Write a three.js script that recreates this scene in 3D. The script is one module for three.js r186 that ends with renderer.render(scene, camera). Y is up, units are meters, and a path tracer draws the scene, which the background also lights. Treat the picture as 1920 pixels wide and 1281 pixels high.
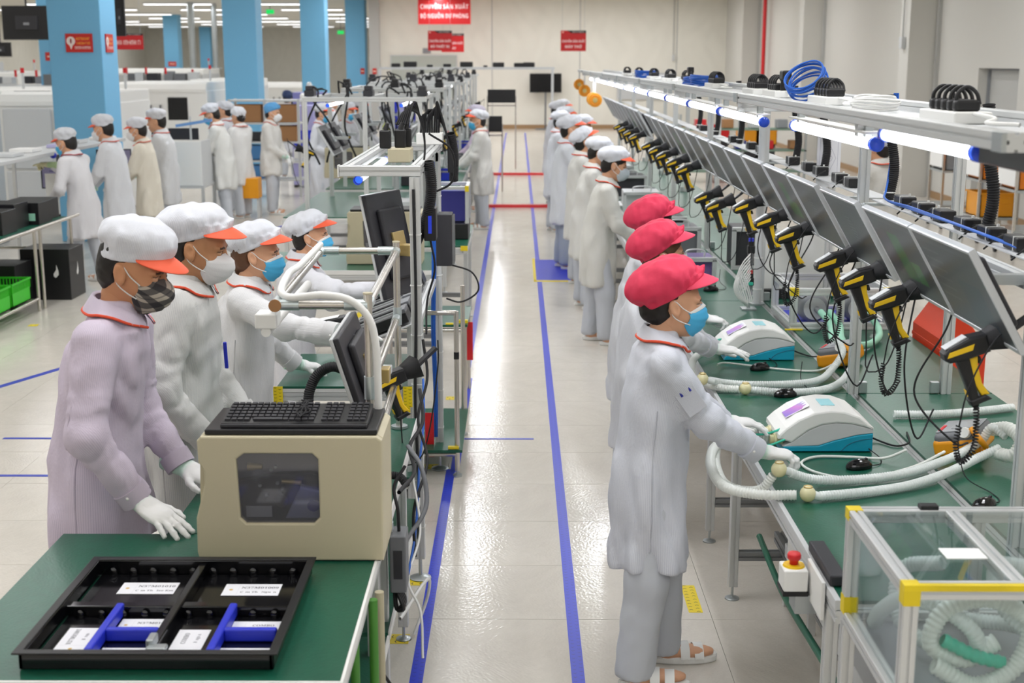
import * as THREE from 'three';
import { RoundedBoxGeometry } from 'three/addons/geometries/RoundedBoxGeometry.js';
import { mergeGeometries } from 'three/addons/utils/BufferGeometryUtils.js';
import { ImprovedNoise } from 'three/addons/math/ImprovedNoise.js';
import { RectAreaLightUniformsLib } from 'three/addons/lights/RectAreaLightUniformsLib.js';

// ---------- camera, light, exposure ----------
const scene = new THREE.Scene();
const renderer = new THREE.WebGLRenderer({ antialias: true });
renderer.toneMapping = THREE.LinearToneMapping;
renderer.toneMappingExposure = 1.28;
renderer.shadowMap.enabled = true;
RectAreaLightUniformsLib.init();
scene.background = new THREE.Color(0x8d9298);
const F = 2500, CAM_H = 2.3, PITCH = Math.atan(526.5 / F), YAW = Math.atan(11 / F);
const camera = new THREE.PerspectiveCamera(2 * Math.atan(640.5 / F) * 180 / Math.PI, 1920 / 1281, 0.1, 300);
camera.position.set(0, CAM_H, 0);
camera.rotation.set(-PITCH, YAW, 0, 'YXZ');
camera.focus = 5.6;
camera.userData.fStop = 4;
const CEIL = 4.35;
const LAMP_POWER = 15;          // ceiling fittings, radiance of each diffuser's area light
const TASK_POWER = 16;          // bench tubes
const LAMP_COLOR = 0xfbfcff;

// ---------- helpers ----------
const V = (x, y, z) => new THREE.Vector3(x, y, z);
const rng = (s) => () => { s |= 0; s = (s + 0x6d2b79f5) | 0; let t = Math.imul(s ^ (s >>> 15), 1 | s); t = (t + Math.imul(t ^ (t >>> 7), 61 | t)) ^ t; return ((t ^ (t >>> 14)) >>> 0) / 4294967296; };
const R = rng(11);
const rr = (a, b) => a + (b - a) * R();
const IN = new ImprovedNoise();
const noise = (x, y, z) => IN.noise(x + 31.7, y + 17.3, z + 57.1);
const clamp = THREE.MathUtils.clamp, lerp = THREE.MathUtils.lerp;
const sstep = (a, b, x) => { const t = clamp((x - a) / (b - a), 0, 1); return t * t * (3 - 2 * t); };
const taken = new Map();
const numbered = (n) => { const k = taken.get(n) || 0; taken.set(n, k + 1); return k ? n + '_' + String(k).padStart(3, '0') : n; };
function fin(g) {
  if (g.index) g = g.toNonIndexed();
  for (const k of Object.keys(g.attributes)) if (!['position', 'normal', 'uv'].includes(k)) g.deleteAttribute(k);
  if (!g.attributes.uv) g.setAttribute('uv', new THREE.BufferAttribute(new Float32Array(g.attributes.position.count * 2), 2));
  g.morphAttributes = {}; g.clearGroups();
  return g;
}
const merge = (l) => { l = l.flat(9).filter(Boolean); return l.length === 1 ? l[0] : mergeGeometries(l); };
const M4 = new THREE.Matrix4(), Q = new THREE.Quaternion(), UP = V(0, 1, 0);
function box(cx, cy, cz, sx, sy, sz, r = 0, seg = 2) {
  const g = r ? new RoundedBoxGeometry(sx, sy, sz, seg, Math.min(r, sx / 2.01, sy / 2.01, sz / 2.01)) : new THREE.BoxGeometry(sx, sy, sz);
  return fin(g).translate(cx, cy, cz);
}
const bx2 = (x0, x1, y0, y1, z0, z1, r = 0, seg = 2) => box((x0 + x1) / 2, (y0 + y1) / 2, (z0 + z1) / 2, Math.abs(x1 - x0), Math.abs(y1 - y0), Math.abs(z1 - z0), r, seg);
function along(g, a, b) {           // a geometry built along +y from 0 to its length, laid from a to b
  const d = b.clone().sub(a); Q.setFromUnitVectors(UP, d.clone().normalize());
  return g.applyMatrix4(M4.makeRotationFromQuaternion(Q)).translate(a.x, a.y, a.z);
}
function cyl(a, b, r, r2 = r, seg = 10) {
  const L = a.distanceTo(b); return along(fin(new THREE.CylinderGeometry(r2, r, L, seg)).translate(0, L / 2, 0), a, b);
}
const sph = (c, r, sx = 1, sy = 1, sz = 1, w = 14, h = 10) => fin(new THREE.SphereGeometry(r, w, h)).scale(sx, sy, sz).translate(c.x, c.y, c.z);
function tube(pts, r, seg = 0, rad = 6, closed = false) {
  const c = new THREE.CatmullRomCurve3(pts, closed, 'centripetal');
  return fin(new THREE.TubeGeometry(c, seg || pts.length * 5, r, rad, closed));
}
function ext(pts, depth, bevel = 0, holes = []) {       // outline in x,y extruded along +z, centred on z
  const s = new THREE.Shape(pts.map((p) => new THREE.Vector2(p[0], p[1])));
  for (const h of holes) s.holes.push(new THREE.Path(h.map((p) => new THREE.Vector2(p[0], p[1]))));
  return fin(new THREE.ExtrudeGeometry(s, { depth: depth - 2 * bevel, bevelEnabled: bevel > 0, bevelThickness: bevel, bevelSize: bevel, bevelOffset: -bevel, bevelSegments: 2, curveSegments: 6 })).translate(0, 0, -depth / 2 + bevel);
}
const lathe = (pts, seg = 20) => fin(new THREE.LatheGeometry(pts.map((p) => new THREE.Vector2(p[0], p[1])), seg));
const move = (g, x, y, z, ry = 0, rx = 0, rz = 0) => g.applyMatrix4(M4.makeRotationFromEuler(new THREE.Euler(rx, ry, rz, 'YXZ'))).translate(x, y, z);
// slotted aluminium bar between two points
function bar(a, b, w = 0.04, w2 = w) {
  const L = a.distanceTo(b), g = 0.1, q = [];
  for (let k = 0; k < 4; k++) {
    const c = Math.cos(k * Math.PI / 2), s = Math.sin(k * Math.PI / 2);
    for (const [x, y] of [[0.5, -0.44], [0.5, -g], [0.36, -g], [0.36, g], [0.5, g], [0.5, 0.44], [0.44, 0.5]]) q.push([(x * c - y * s) * w, (x * s + y * c) * w2]);
  }
  const e = ext(q, L).translate(0, 0, L / 2).rotateX(-Math.PI / 2);
  return along(e, a, b);
}
const slim = (a, b, w, w2 = w) => { const L = a.distanceTo(b); return along(box(0, L / 2, 0, w, L, w2), a, b); };
function helix(pts, r, turns, wire, per = 9) {          // coiled cord round a curve
  const c = new THREE.CatmullRomCurve3(pts, false, 'centripetal'), n = turns * per, out = [], fr = c.computeFrenetFrames(n);
  for (let i = 0; i <= n; i++) { const p = c.getPointAt(i / n), t = i / per * Math.PI * 2; out.push(p.addScaledVector(fr.normals[i], Math.cos(t) * r).addScaledVector(fr.binormals[i], Math.sin(t) * r)); }
  return fin(new THREE.TubeGeometry(new THREE.CatmullRomCurve3(out), n, wire, 5));
}
function hose(pts, r, pitch = 0.011, amp = 0.09, rad = 10) {   // corrugated hose: rings along a curve
  const c = new THREE.CatmullRomCurve3(pts, false, 'centripetal'), L = c.getLength(), n = Math.min(1200, Math.round(L / pitch * 4)), fr = c.computeFrenetFrames(n), pos = [], idx = [];
  for (let i = 0; i <= n; i++) {
    const p = c.getPointAt(i / n), q = r * (1 + amp * [-1, 0.3, 1, 0.3][i % 4]);
    for (let j = 0; j < rad; j++) { const t = j / rad * Math.PI * 2, k = p.clone().addScaledVector(fr.normals[i], Math.cos(t) * q).addScaledVector(fr.binormals[i], Math.sin(t) * q); pos.push(k.x, k.y, k.z); }
    if (i) for (let j = 0; j < rad; j++) { const a = (i - 1) * rad + j, b = (i - 1) * rad + (j + 1) % rad, d = i * rad + j, e = i * rad + (j + 1) % rad; idx.push(a, b, d, b, e, d); }
  }
  const g = new THREE.BufferGeometry(); g.setAttribute('position', new THREE.Float32BufferAttribute(pos, 3)); g.setIndex(idx); g.computeVertexNormals();
  return fin(g);
}
function uvM(g, s = 1) {            // uv in metres by the way each face points
  const p = g.attributes.position, n = g.attributes.normal, u = new Float32Array(p.count * 2);
  for (let i = 0; i < p.count; i++) {
    const ax = Math.abs(n.getX(i)), ay = Math.abs(n.getY(i)), az = Math.abs(n.getZ(i)), x = p.getX(i), y = p.getY(i), z = p.getZ(i);
    const [a, b] = ay >= ax && ay >= az ? [x, z] : ax >= az ? [z, y] : [x, y];
    u[i * 2] = a * s; u[i * 2 + 1] = b * s;
  }
  g.setAttribute('uv', new THREE.BufferAttribute(u, 2)); return g;
}
function tag(o, label, category, group, kind) { if (label) o.userData.label = label; if (category) o.userData.category = category; if (group) o.userData.group = group; if (kind) o.userData.kind = kind; return o; }
function part(name, geos, mat, parent) {
  const g = Array.isArray(geos) ? merge(geos) : geos, m = new THREE.Mesh(g, mat); m.name = name; m.castShadow = m.receiveShadow = true; parent.add(m); return m;
}
function thing(name, label, category, pos = [0, 0, 0], turn = 0, group) {
  const o = new THREE.Group(); o.name = numbered(name); scene.add(o); o.position.set(...pos); o.rotation.y = turn; return tag(o, label, category, group);
}
const each = (name, geos, mat, parent) => geos.flat().map((g) => part(name, g, mat, parent))[0];
const solo = (name, geos, mat, label, category, group) => tag(part(numbered(name), geos, mat, scene), label, category, group);
const struct = (name, geos, mat) => tag(part(numbered(name), geos, mat, scene), null, null, null, 'structure');
function copy(o, pos, turn = o.rotation.y, label, group) {
  const c = o.clone(); c.name = numbered(o.name.replace(/_\d\d\d$/, '')); scene.add(c); c.position.set(...pos); c.rotation.y = turn; c.userData = { ...o.userData };
  if (label) c.userData.label = label; if (group) c.userData.group = group; return c;
}
// ---------- textures and materials ----------
function canvasTex(w, h, draw, repeat) {
  const c = document.createElement('canvas'); c.width = w; c.height = h; draw(c.getContext('2d'), w, h);
  const t = new THREE.CanvasTexture(c); t.colorSpace = THREE.SRGBColorSpace; t.magFilter = THREE.LinearFilter;
  if (repeat) { t.wrapS = t.wrapT = THREE.RepeatWrapping; t.repeat.set(repeat[0], repeat[1]); }
  return t;
}
function noiseTex(n, f, rep, srgb = true) {             // f(x,y) 0..1 -> [r,g,b] 0..255
  const d = new Uint8Array(n * n * 4);
  for (let y = 0; y < n; y++) for (let x = 0; x < n; x++) { const c = f(x / n, y / n), i = (y * n + x) * 4; d[i] = c[0]; d[i + 1] = c[1]; d[i + 2] = c[2]; d[i + 3] = 255; }
  const t = new THREE.DataTexture(d, n, n); t.magFilter = THREE.LinearFilter; t.wrapS = t.wrapT = THREE.RepeatWrapping; t.repeat.set(rep, rep);
  if (srgb) t.colorSpace = THREE.SRGBColorSpace; t.needsUpdate = true; return t;
}
// tileable fractal noise on the unit square
const tn = (x, y, k, z = 0) => { const a = Math.cos(x * 6.2832), b = Math.sin(x * 6.2832), c = Math.cos(y * 6.2832), d = Math.sin(y * 6.2832); return noise(a * k + c * k * 0.7, b * k + d * k * 0.7, (c - a) * k * 0.5 + (d + b) * k * 0.4 + z); };
const S = (color, roughness = 0.6, metalness = 0, o = {}) => new THREE.MeshStandardMaterial({ color, roughness, metalness, ...o });
const P = (color, roughness, o) => new THREE.MeshPhysicalMaterial({ color, roughness, ...o });
const grain = (n, k, lo, hi, rep) => noiseTex(n, (x, y) => { const v = lo + (hi - lo) * clamp(0.5 + 0.55 * tn(x, y, k) + 0.25 * tn(x, y, k * 3.1, 9), 0, 1); return [v, v, v]; }, rep, false);
const fineBump = grain(256, 9, 0, 255, 2);
const floorMap = noiseTex(512, (x, y) => { const v = 0.5 * tn(x, y, 2) + 0.35 * tn(x, y, 9, 4) + (R() - 0.5) * 0.5; return [215 + v * 9, 209 + v * 9, 199 + v * 9]; }, 0.5);
const greenMap = noiseTex(256, (x, y) => { const v = 0.5 * tn(x, y, 3) + (R() - 0.5) * 0.8; return [21 + v * 5, 86 + v * 9, 66 + v * 8]; }, 1.6);
const wallMap = noiseTex(256, (x, y) => { const v = tn(x, y, 2) + (R() - 0.5) * 0.5; return [233 + v * 4, 230 + v * 4, 220 + v * 4]; }, 0.25);
const M = {
  floor: S(0xffffff, 0.15, 0, { map: floorMap, bumpMap: grain(256, 12, 0, 255, 1.2), bumpScale: 0.0006 }),
  joint: S(0xa39c90, 0.7),
  wall: S(0xffffff, 0.75, 0, { map: wallMap }), rightWall: S(0xcfcdc7, 0.75), wallGrey: S(0xb9b9b6, 0.6), ceiling: S(0xe6e3da, 0.85), base: S(0xa3835f, 0.5),
  pillarBlue: S(0x74b7df, 0.55, 0, { bumpMap: fineBump, bumpScale: 0.0008 }),
  alu: S(0xd2d4d4, 0.36, 0.4), aluDark: S(0x8e9092, 0.45, 0.6), steel: S(0xcfcac2, 0.24, 0.85), zinc: S(0xb9bfc1, 0.35, 0.8), joint2: S(0xc8d2d3, 0.3, 0.75),
  green: S(0xffffff, 0.32, 0, { map: greenMap, bumpMap: fineBump, bumpScale: 0.0003 }), edge: S(0xd9dad8, 0.45),
  black: S(0x131316, 0.42), blackGloss: S(0x0b0b0e, 0.12), rubber: S(0x18181b, 0.7), dark: S(0x2b2b30, 0.5), grey: S(0x6e7074, 0.5), midGrey: S(0x8f9296, 0.5), ltGrey: S(0xc9cbcc, 0.5),
  white: S(0xe9e9e6, 0.45), paper: S(0xf0f0ee, 0.8), beige: S(0xc6bda0, 0.5, 0, { bumpMap: grain(256, 30, 0, 255, 8), bumpScale: 0.0004 }), beigeDark: S(0x9c9478, 0.5),
  yellow: S(0xf0c419, 0.4), tapeYellow: S(0xe5cb16, 0.5), orange: S(0xe8821a, 0.45), amber: S(0xe79a12, 0.4), red: S(0xd21f26, 0.4), redOrange: S(0xd63a12, 0.5), blue: S(0x2433c4, 0.4), blueDeep: S(0x1b2794, 0.4), cableBlue: S(0x1d5fbf, 0.45),
  teal: S(0x139ab8, 0.35), mint: S(0x9cd8bd, 0.5), greenTube: S(0x35b79a, 0.4), lime: S(0x35c51e, 0.45), cardboard: S(0xa87b52, 0.8), brass: S(0xcbb47a, 0.35, 0.7),
  acrylic: P(0xf4f8f8, 0.03, { transmission: 1, thickness: 0, ior: 1.49 }), smoke: P(0xdcdce0, 0.06, { transmission: 0.92, thickness: 0, ior: 1.49 }), purplePane: P(0x5f5fc0, 0.1, { transmission: 0.6, thickness: 0, ior: 1.49 }),
  hose: P(0xf0f5f3, 0.25, { transmission: 0.3, thickness: 0, ior: 1.45 }), softHose: P(0xf2f5f0, 0.3, { transmission: 0.25, thickness: 0, ior: 1.45 }), valve: P(0xf2ecc0, 0.15, { transmission: 0.25, thickness: 0, ior: 1.45 }),
  glowTube: S(0xffffff, 0.4, 0, { emissive: 0xf4f8ff, emissiveIntensity: 3.2 }), panel: S(0xffffff, 0.4, 0, { emissive: LAMP_COLOR, emissiveIntensity: 2.5 }),
  capBlue: P(0x2f63d8, 0.2, { transmission: 0.4, thickness: 0 }),
};
// writing: a flat print on a plate
function print(w, h, draw, px = 512, rough = 0.5) {
  const t = canvasTex(px, Math.round(px * h / w), draw); return S(0xffffff, rough, 0, { map: t });
}

// ---------- the hall ----------
const XL = -24, XR = 7.1, ZB = -46.6, ZF = -88, ZN = 6, XW = -4.75;
const floor = new THREE.Group(); floor.name = 'floor'; floor.userData.kind = 'structure'; scene.add(floor);
part('subfloor', bx2(XL - 0.3, XR + 0.6, -0.3, -0.006, ZF - 0.3, ZN + 0.3), M.joint, floor);
{
  const T = 0.61, X0 = 0.82, D0 = 5.25, tiles = [], variants = [0, 1, 2, 3].map((k) => { const g = uvM(box(0, -0.003, 0, T - 0.0022, 0.006, T - 0.0022)); const u = g.attributes.uv; for (let i = 0; i < u.count; i++) u.setXY(i, u.getX(i) + k * 0.37, u.getY(i) + k * 0.61); return g; });
  for (let i = -15; i <= 10; i++) for (let j = -14; j <= 28; j++) {
    const x = X0 + (i + 0.5) * T, d = D0 + (j + 0.5) * T; if (x + T / 2 > XR) continue;
    const zc = d * 0.9785 + CAM_H * 0.206, u = 971 + F * x / zc, seen = d > 4.5 && u > -60 && u < 1980;
    tiles.push({ x, d, w: seen ? 1 / (zc * zc * zc) : 0 });
  }
  tiles.sort((a, b) => b.w - a.w);
  tiles.slice(0, 300).forEach((t, k) => { const m = part('tile', variants[(k * 7) % 4], M.floor, floor); m.position.set(t.x, 0, -t.d); });
  const rest = tiles.slice(300), im = new THREE.InstancedMesh(variants[0], M.floor, rest.length);
  rest.forEach((t, k) => im.setMatrixAt(k, M4.makeTranslation(t.x, 0, -t.d)));
  im.name = 'floor_tiles'; im.userData.kind = 'stuff'; im.castShadow = im.receiveShadow = true; floor.add(im);
  const x0 = X0 - 15 * T, x1 = X0 + 10 * T + 0.0, z1 = -(D0 - 14 * T), z0 = -(D0 + 29 * T);
  part('floor_sheet', [bx2(XL, XR, -0.006, 0, ZF, z0), bx2(XL, x0, -0.006, 0, z0, ZN), bx2(x1, XR, -0.006, 0, z0, ZN), bx2(x0, x1, -0.006, 0, z1, ZN)].map((g) => uvM(g)), M.floor, floor);
}
struct('ceiling', bx2(XL - 0.3, XR + 0.6, CEIL, CEIL + 0.2, ZF - 0.3, ZN + 0.3), M.ceiling);
struct('wall_back', uvM(bx2(XW, XR + 0.3, 0, CEIL, ZB - 0.3, ZB)), M.wall);
struct('wall_far', uvM(bx2(XL - 0.3, XW + 0.3, 0, CEIL, ZF - 0.3, ZF)), M.wall);
struct('wall_divider', uvM(bx2(XW, XW + 0.3, 0, CEIL, ZF, ZB - 0.3)), M.wall);
struct('wall_left', uvM(bx2(XL - 0.3, XL, 0, CEIL, ZF - 0.3, ZN + 0.3)), M.wall);
struct('wall_near', uvM(bx2(XL, XR, 0, CEIL, ZN, ZN + 0.3)), M.wall);
// right wall with a door recess
struct('wall_right', [bx2(XR, XR + 0.3, 0, CEIL, -19.3, ZN), bx2(XR, XR + 0.3, 0, CEIL, ZB, -21.0), bx2(XR, XR + 0.3, 2.19, CEIL, -21.0, -19.3), bx2(XR + 0.3, XR + 0.45, 0, CEIL, -21.4, -18.9)].map((g) => uvM(g)), M.rightWall);
{
  const d = new THREE.Group(); d.name = 'door_1'; d.userData.kind = 'structure'; scene.add(d); d.position.set(XR + 0.2, 0, -20.15);
  part('door_leaf', bx2(-0.02, 0.03, 0, 2.16, -0.8, 0.8, 0.004), M.wallGrey, d);
  each('door_frame', [bx2(-0.06, 0.04, 0, 2.19, -0.849, -0.8), bx2(-0.06, 0.04, 0, 2.19, 0.8, 0.849), bx2(-0.06, 0.04, 2.16, 2.19, -0.8, 0.8)], M.midGrey, d);
  part('handle', cyl(V(-0.06, 1.0, 0.65), V(-0.06, 1.0, 0.52), 0.012), M.zinc, d);
}
for (const d of [14.6, 23.1, 31.7, 40.2]) {
  struct('wall_pillar', uvM(bx2(XR - 0.5, XR, 0, CEIL, -d - 0.55, -d)), M.rightWall);
  struct('trim', bx2(XR - 0.06, XR - 0.001, 0, CEIL, -d + 0.02, -d + 0.1), M.wallGrey);
}
struct('baseboard_right', [bx2(XR - 0.012, XR, 0, 0.12, -23, -21.02), bx2(XR - 0.012, XR, 0, 0.12, -19.28, -14.7), bx2(XR - 0.012, XR, 0, 0.12, -31.6, -23.7), bx2(XR - 0.012, XR, 0, 0.12, -40.1, -32.3)], M.base);
struct('baseboard_back', bx2(XW, XR - 0.012, 0, 0.14, ZB, ZB + 0.012), M.base);
struct('trim_column', bx2(XW - 0.3, XW + 0.05, 0, CEIL, ZB - 0.05, ZB + 0.3), M.wallGrey);
for (const x of [-0.9, 2.1, 5.4]) struct('trim_seam', bx2(x, x + 0.03, 0.14, CEIL, ZB, ZB + 0.012), M.wallGrey);
tag(part('fire_pipe', [cyl(V(6.92, 0, -38.5), V(6.92, CEIL, -38.5), 0.055), cyl(V(6.92, 1.2, -38.5), V(6.92, 1.32, -38.5), 0.085)], M.red, scene), 'red fire pipe running up the right wall beside a pillar', 'pipe');
for (const [x, y, z, l] of [[XR - 0.54, 2.6, -23.35, 'the pillar past the door'], [XR - 0.03, 2.5, -41.4, 'the right wall beyond the red pipe'], [5.3, 2.4, ZB + 0.03, 'the back wall']]) {
  const e = thing('conduit_box', 'pale electrical box with a thin conduit fixed to ' + l, 'electrical box', [x, y, z], 0, 'conduit boxes on the walls');
  part('box', box(0, 0, 0, 0.08, 0.2, 0.16, 0.01), M.ltGrey, e); part('conduit', cyl(V(0, 0.1, 0), V(0, CEIL - y, 0), 0.015), M.wallGrey, e);
}
// blue columns
const pillarD = [17.2, 27.4, 37.2, 46.9];
pillarD.forEach((d) => struct('pillar_blue', bx2(-5.92, -5.25, 0, CEIL, -d - 0.67, -d, 0.015), M.pillarBlue));
for (const [x, d] of [[-16.1, 62], [-19.6, 84], [-11.6, 33], [-9.3, 76]]) struct('pillar_blue', bx2(x, x + 0.67, 0, CEIL, -d - 0.67, -d, 0.015), M.pillarBlue);
struct('pillar_grey', bx2(-7.15, -6.6, 0, CEIL, -17.2, -16.65, 0.01), M.ltGrey);
// ceiling fittings: body, diffuser and an area light just under it
function ceilingLight(x, d, turn) {
  const o = thing('ceiling_light', 'white ceiling batten light with a glowing diffuser', 'ceiling light', [x, CEIL, -d], turn, 'ceiling batten lights');
  part('housing', [bx2(-0.14, 0.14, -0.07, 0, -1.22, 1.22, 0.01)], M.white, o);
  part('diffuser', bx2(-0.12, 0.12, -0.085, -0.0705, -1.2, 1.2), M.panel, o);
  const l = new THREE.RectAreaLight(LAMP_COLOR, LAMP_POWER, 0.24, 2.4); l.name = 'ceiling_lamp'; l.position.y = -0.1; l.rotation.x = -Math.PI / 2; o.add(l);
  return o;
}
const lamp0 = ceilingLight(-0.67, -1.5, 0);
for (const x of [-4.45, -2.55, -0.67, 1.2, 3.1, 5.0]) for (let d = -1.5; d < 46; d += 6.4) if (!(x === -0.67 && d === -1.5)) copy(lamp0, [x, CEIL, -d], 0);
for (const x of [-8.2, -12.2, -16.4, -20.8]) for (let d = 6; d < 87; d += 5.4) copy(lamp0, [x, CEIL, -d], Math.PI / 2);
// floor tape
const tick = (col, mark) => canvasTex(64, 256, (c, w, h) => { c.fillStyle = col; c.fillRect(0, 0, w, h); c.strokeStyle = mark; c.lineWidth = 4; for (let y = 12; y < h; y += 42) for (const [x, o] of [[14, 0], [46, 21]]) { c.beginPath(); c.moveTo(x - 8, y + o); c.lineTo(x, y + o + 7); c.lineTo(x + 8, y + o); c.stroke(); } }, [1, 1]);
const tapeMat = S(0xffffff, 0.3, 0, { map: tick('#2a3fd0', '#1c2a9c') }), tapeYel = S(0xffffff, 0.4, 0, { map: tick('#ecd215', '#4a4210') }), tapePlain = S(0x2c3fb4, 0.35);
function tape(x0, z0, x1, z1, w, mat, label, group) {
  const L = Math.hypot(x1 - x0, z1 - z0), g = box(0, 0, 0, w, 0.0012, L), u = g.attributes.uv, p = g.attributes.position;
  for (let i = 0; i < u.count; i++) u.setXY(i, p.getX(i) / w + 0.5, p.getZ(i) / 0.2);
  g.rotateY(Math.atan2(x1 - x0, z1 - z0)).translate((x0 + x1) / 2, 0.0009, (z0 + z1) / 2);
  return solo('floor_tape', g, mat, label, 'floor tape', group);
}
tape(0.2315, -2.2, 0.2315, -44, 0.05, tapeMat, 'long blue ticked floor tape beside the green ventilator benches');
tape(-0.384, -2.2, -0.384, -7.35, 0.05, tapeMat, 'blue ticked floor tape passing the feet of the cable posts');
tape(-0.384, -9.6, -0.384, -44, 0.05, tapeMat, 'long blue ticked floor tape beside the far left benches');
tape(-0.36, -7.3, -0.36, -9.6, 0.05, tapeMat, 'short blue tape piece between the two longer left tapes');
for (const [d, l] of [[21.4, 'low red cable ramp across the aisle beside the standing row'], [27.6, 'low red cable ramp across the aisle nearer the back wall']]) solo('cable_ramp', ext([[-0.09, 0], [0.09, 0], [0.05, 0.04], [-0.05, 0.04]], 1.24, 0.003).rotateY(Math.PI / 2).translate(0.02, 0.002, -d), M.red, l, 'cable ramp');
tape(-3.2, -7.98, -1.9, -7.98, 0.035, tapePlain, 'thin blue line across the left floor, farther of the pair'); tape(-3.2, -7.22, -1.9, -7.22, 0.035, tapePlain, 'thin blue line across the left floor, nearer of the pair');
tape(-4.2, -8.2, -3.2, -10.6, 0.06, tapePlain, 'slanting blue line on the floor beside the basket rack');
tape(-2.2, -7.98, 0.1, -7.98, 0.03, tapePlain, 'thin blue line passing under the left benches');
tape(-3.9, -16.5, -3.2, -19.5, 0.06, tapePlain, 'blue line on the floor behind the keyed-cap workers');
solo('floor_mat_patch', bx2(0.2, 0.62, 0.0004, 0.0018, -15.6, -14.1), M.blue, 'blue floor patch with a yellow border beside the tape', 'floor marking');
solo('floor_mat_border', [bx2(0.17, 0.2, 0.0004, 0.0016, -15.7, -14.05), bx2(0.17, 0.62, 0.0004, 0.0016, -14.1, -14.0)], M.tapeYellow, 'yellow tape border round the blue floor patch', 'floor marking');
tape(0.76, -5.62, 0.76, -5.32, 0.06, tapeYel, 'small yellow ticked tape piece by the bench foot');
for (const [x, d, l] of [[-0.46, 5.66, 'yellow tape piece under the cable post foot'], [-0.48, 5.05, 'yellow tape piece under the hanging connector'], [-0.5, 7.4, 'yellow tape piece by the far post foot'], [-0.46, 9.0, 'yellow tape piece below the red cable tag'], [-4.3, 11.6, 'yellow tape piece beside the basket rack'], [-4.4, 10.9, 'curved yellow tape piece near the slanting blue line']]) tape(x - 0.04, -d, x + 0.04, -d, 0.09, tapeYel, l);
tape(-1.72, -10.6, -1.42, -12.4, 0.08, M.tapeYellow, 'yellow line on the floor beneath the beige machine table');

// ---------- distance fields and people ----------
function nets(lo, hi, cell, f) {
  const n = [0, 1, 2].map((k) => Math.max(4, Math.ceil((hi[k] - lo[k]) / cell) + 1)), [nx, ny, nz] = n, g = new Float32Array(nx * ny * nz), B = 4, sy = nx, sz = nx * ny;
  const half = cell * B * 0.5, lim = half * 1.7321 * 1.7 + cell;
  for (let bz = 0; bz < nz; bz += B) for (let by = 0; by < ny; by += B) for (let bx = 0; bx < nx; bx += B) {
    const d = f(lo[0] + bx * cell + half, lo[1] + by * cell + half, lo[2] + bz * cell + half), far = Math.abs(d) > lim;
    for (let z = bz; z < Math.min(bz + B, nz); z++) for (let y = by; y < Math.min(by + B, ny); y++) for (let x = bx; x < Math.min(bx + B, nx); x++)
      g[x + y * sy + z * sz] = far ? d : f(lo[0] + x * cell, lo[1] + y * cell, lo[2] + z * cell);
  }
  const at = new Int32Array(nx * ny * nz).fill(-1), pos = [], idx = [];
  const off = [0, 1, sy, sy + 1, sz, sz + 1, sz + sy, sz + sy + 1], ed = [[0, 1], [2, 3], [4, 5], [6, 7], [0, 2], [1, 3], [4, 6], [5, 7], [0, 4], [1, 5], [2, 6], [3, 7]];
  for (let z = 0; z < nz - 1; z++) for (let y = 0; y < ny - 1; y++) for (let x = 0; x < nx - 1; x++) {
    const i = x + y * sy + z * sz; let m = 0; for (let k = 0; k < 8; k++) if (g[i + off[k]] < 0) m |= 1 << k;
    if (m === 0 || m === 255) continue;
    let px = 0, py = 0, pz = 0, c = 0;
    for (const [a, b] of ed) { const A = (m >> a) & 1, Bb = (m >> b) & 1; if (A === Bb) continue; const va = g[i + off[a]], vb = g[i + off[b]], t = va / (va - vb); px += (a & 1) + t * ((b & 1) - (a & 1)); py += ((a >> 1) & 1) + t * (((b >> 1) & 1) - ((a >> 1) & 1)); pz += (a >> 2) + t * ((b >> 2) - (a >> 2)); c++; }
    at[i] = pos.length / 3; pos.push(lo[0] + (x + px / c) * cell, lo[1] + (y + py / c) * cell, lo[2] + (z + pz / c) * cell);
  }
  const quad = (a, b, c, d, flip) => { if (a < 0 || b < 0 || c < 0 || d < 0) return; flip ? idx.push(a, c, b, a, d, c) : idx.push(a, b, c, a, c, d); };
  for (let z = 1; z < nz - 1; z++) for (let y = 1; y < ny - 1; y++) for (let x = 1; x < nx - 1; x++) {
    const i = x + y * sy + z * sz, s = g[i] < 0;
    if (s !== g[i + 1] < 0) quad(at[i - sy - sz], at[i - sz], at[i], at[i - sy], !s);
    if (s !== g[i + sy] < 0) quad(at[i - 1 - sz], at[i - 1], at[i], at[i - sz], !s);
    if (s !== g[i + sz] < 0) quad(at[i - 1 - sy], at[i - sy], at[i], at[i - 1], !s);
  }
  const o = new THREE.BufferGeometry(); o.setAttribute('position', new THREE.Float32BufferAttribute(pos, 3)); o.setIndex(idx); o.computeVertexNormals();
  return o;
}
const smin = (a, b, k) => { const h = Math.max(k - Math.abs(a - b), 0) / k; return Math.min(a, b) - h * h * k * 0.25; };
const smax = (a, b, k) => -smin(-a, -b, k);
const dEll = (x, y, z, cx, cy, cz, rx, ry, rz) => { const a = (x - cx) / rx, b = (y - cy) / ry, c = (z - cz) / rz, k0 = Math.hypot(a, b, c), k1 = Math.hypot(a / rx, b / ry, c / rz); return k1 < 1e-6 ? -Math.min(rx, ry, rz) : k0 * (k0 - 1) / k1; };
const dCap = (x, y, z, a, b, r0, r1) => { const bx = b.x - a.x, by = b.y - a.y, bz = b.z - a.z, px = x - a.x, py = y - a.y, pz = z - a.z, h = clamp((px * bx + py * by + pz * bz) / (bx * bx + by * by + bz * bz), 0, 1); return Math.hypot(px - bx * h, py - by * h, pz - bz * h) - (r0 + (r1 - r0) * h); };
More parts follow.
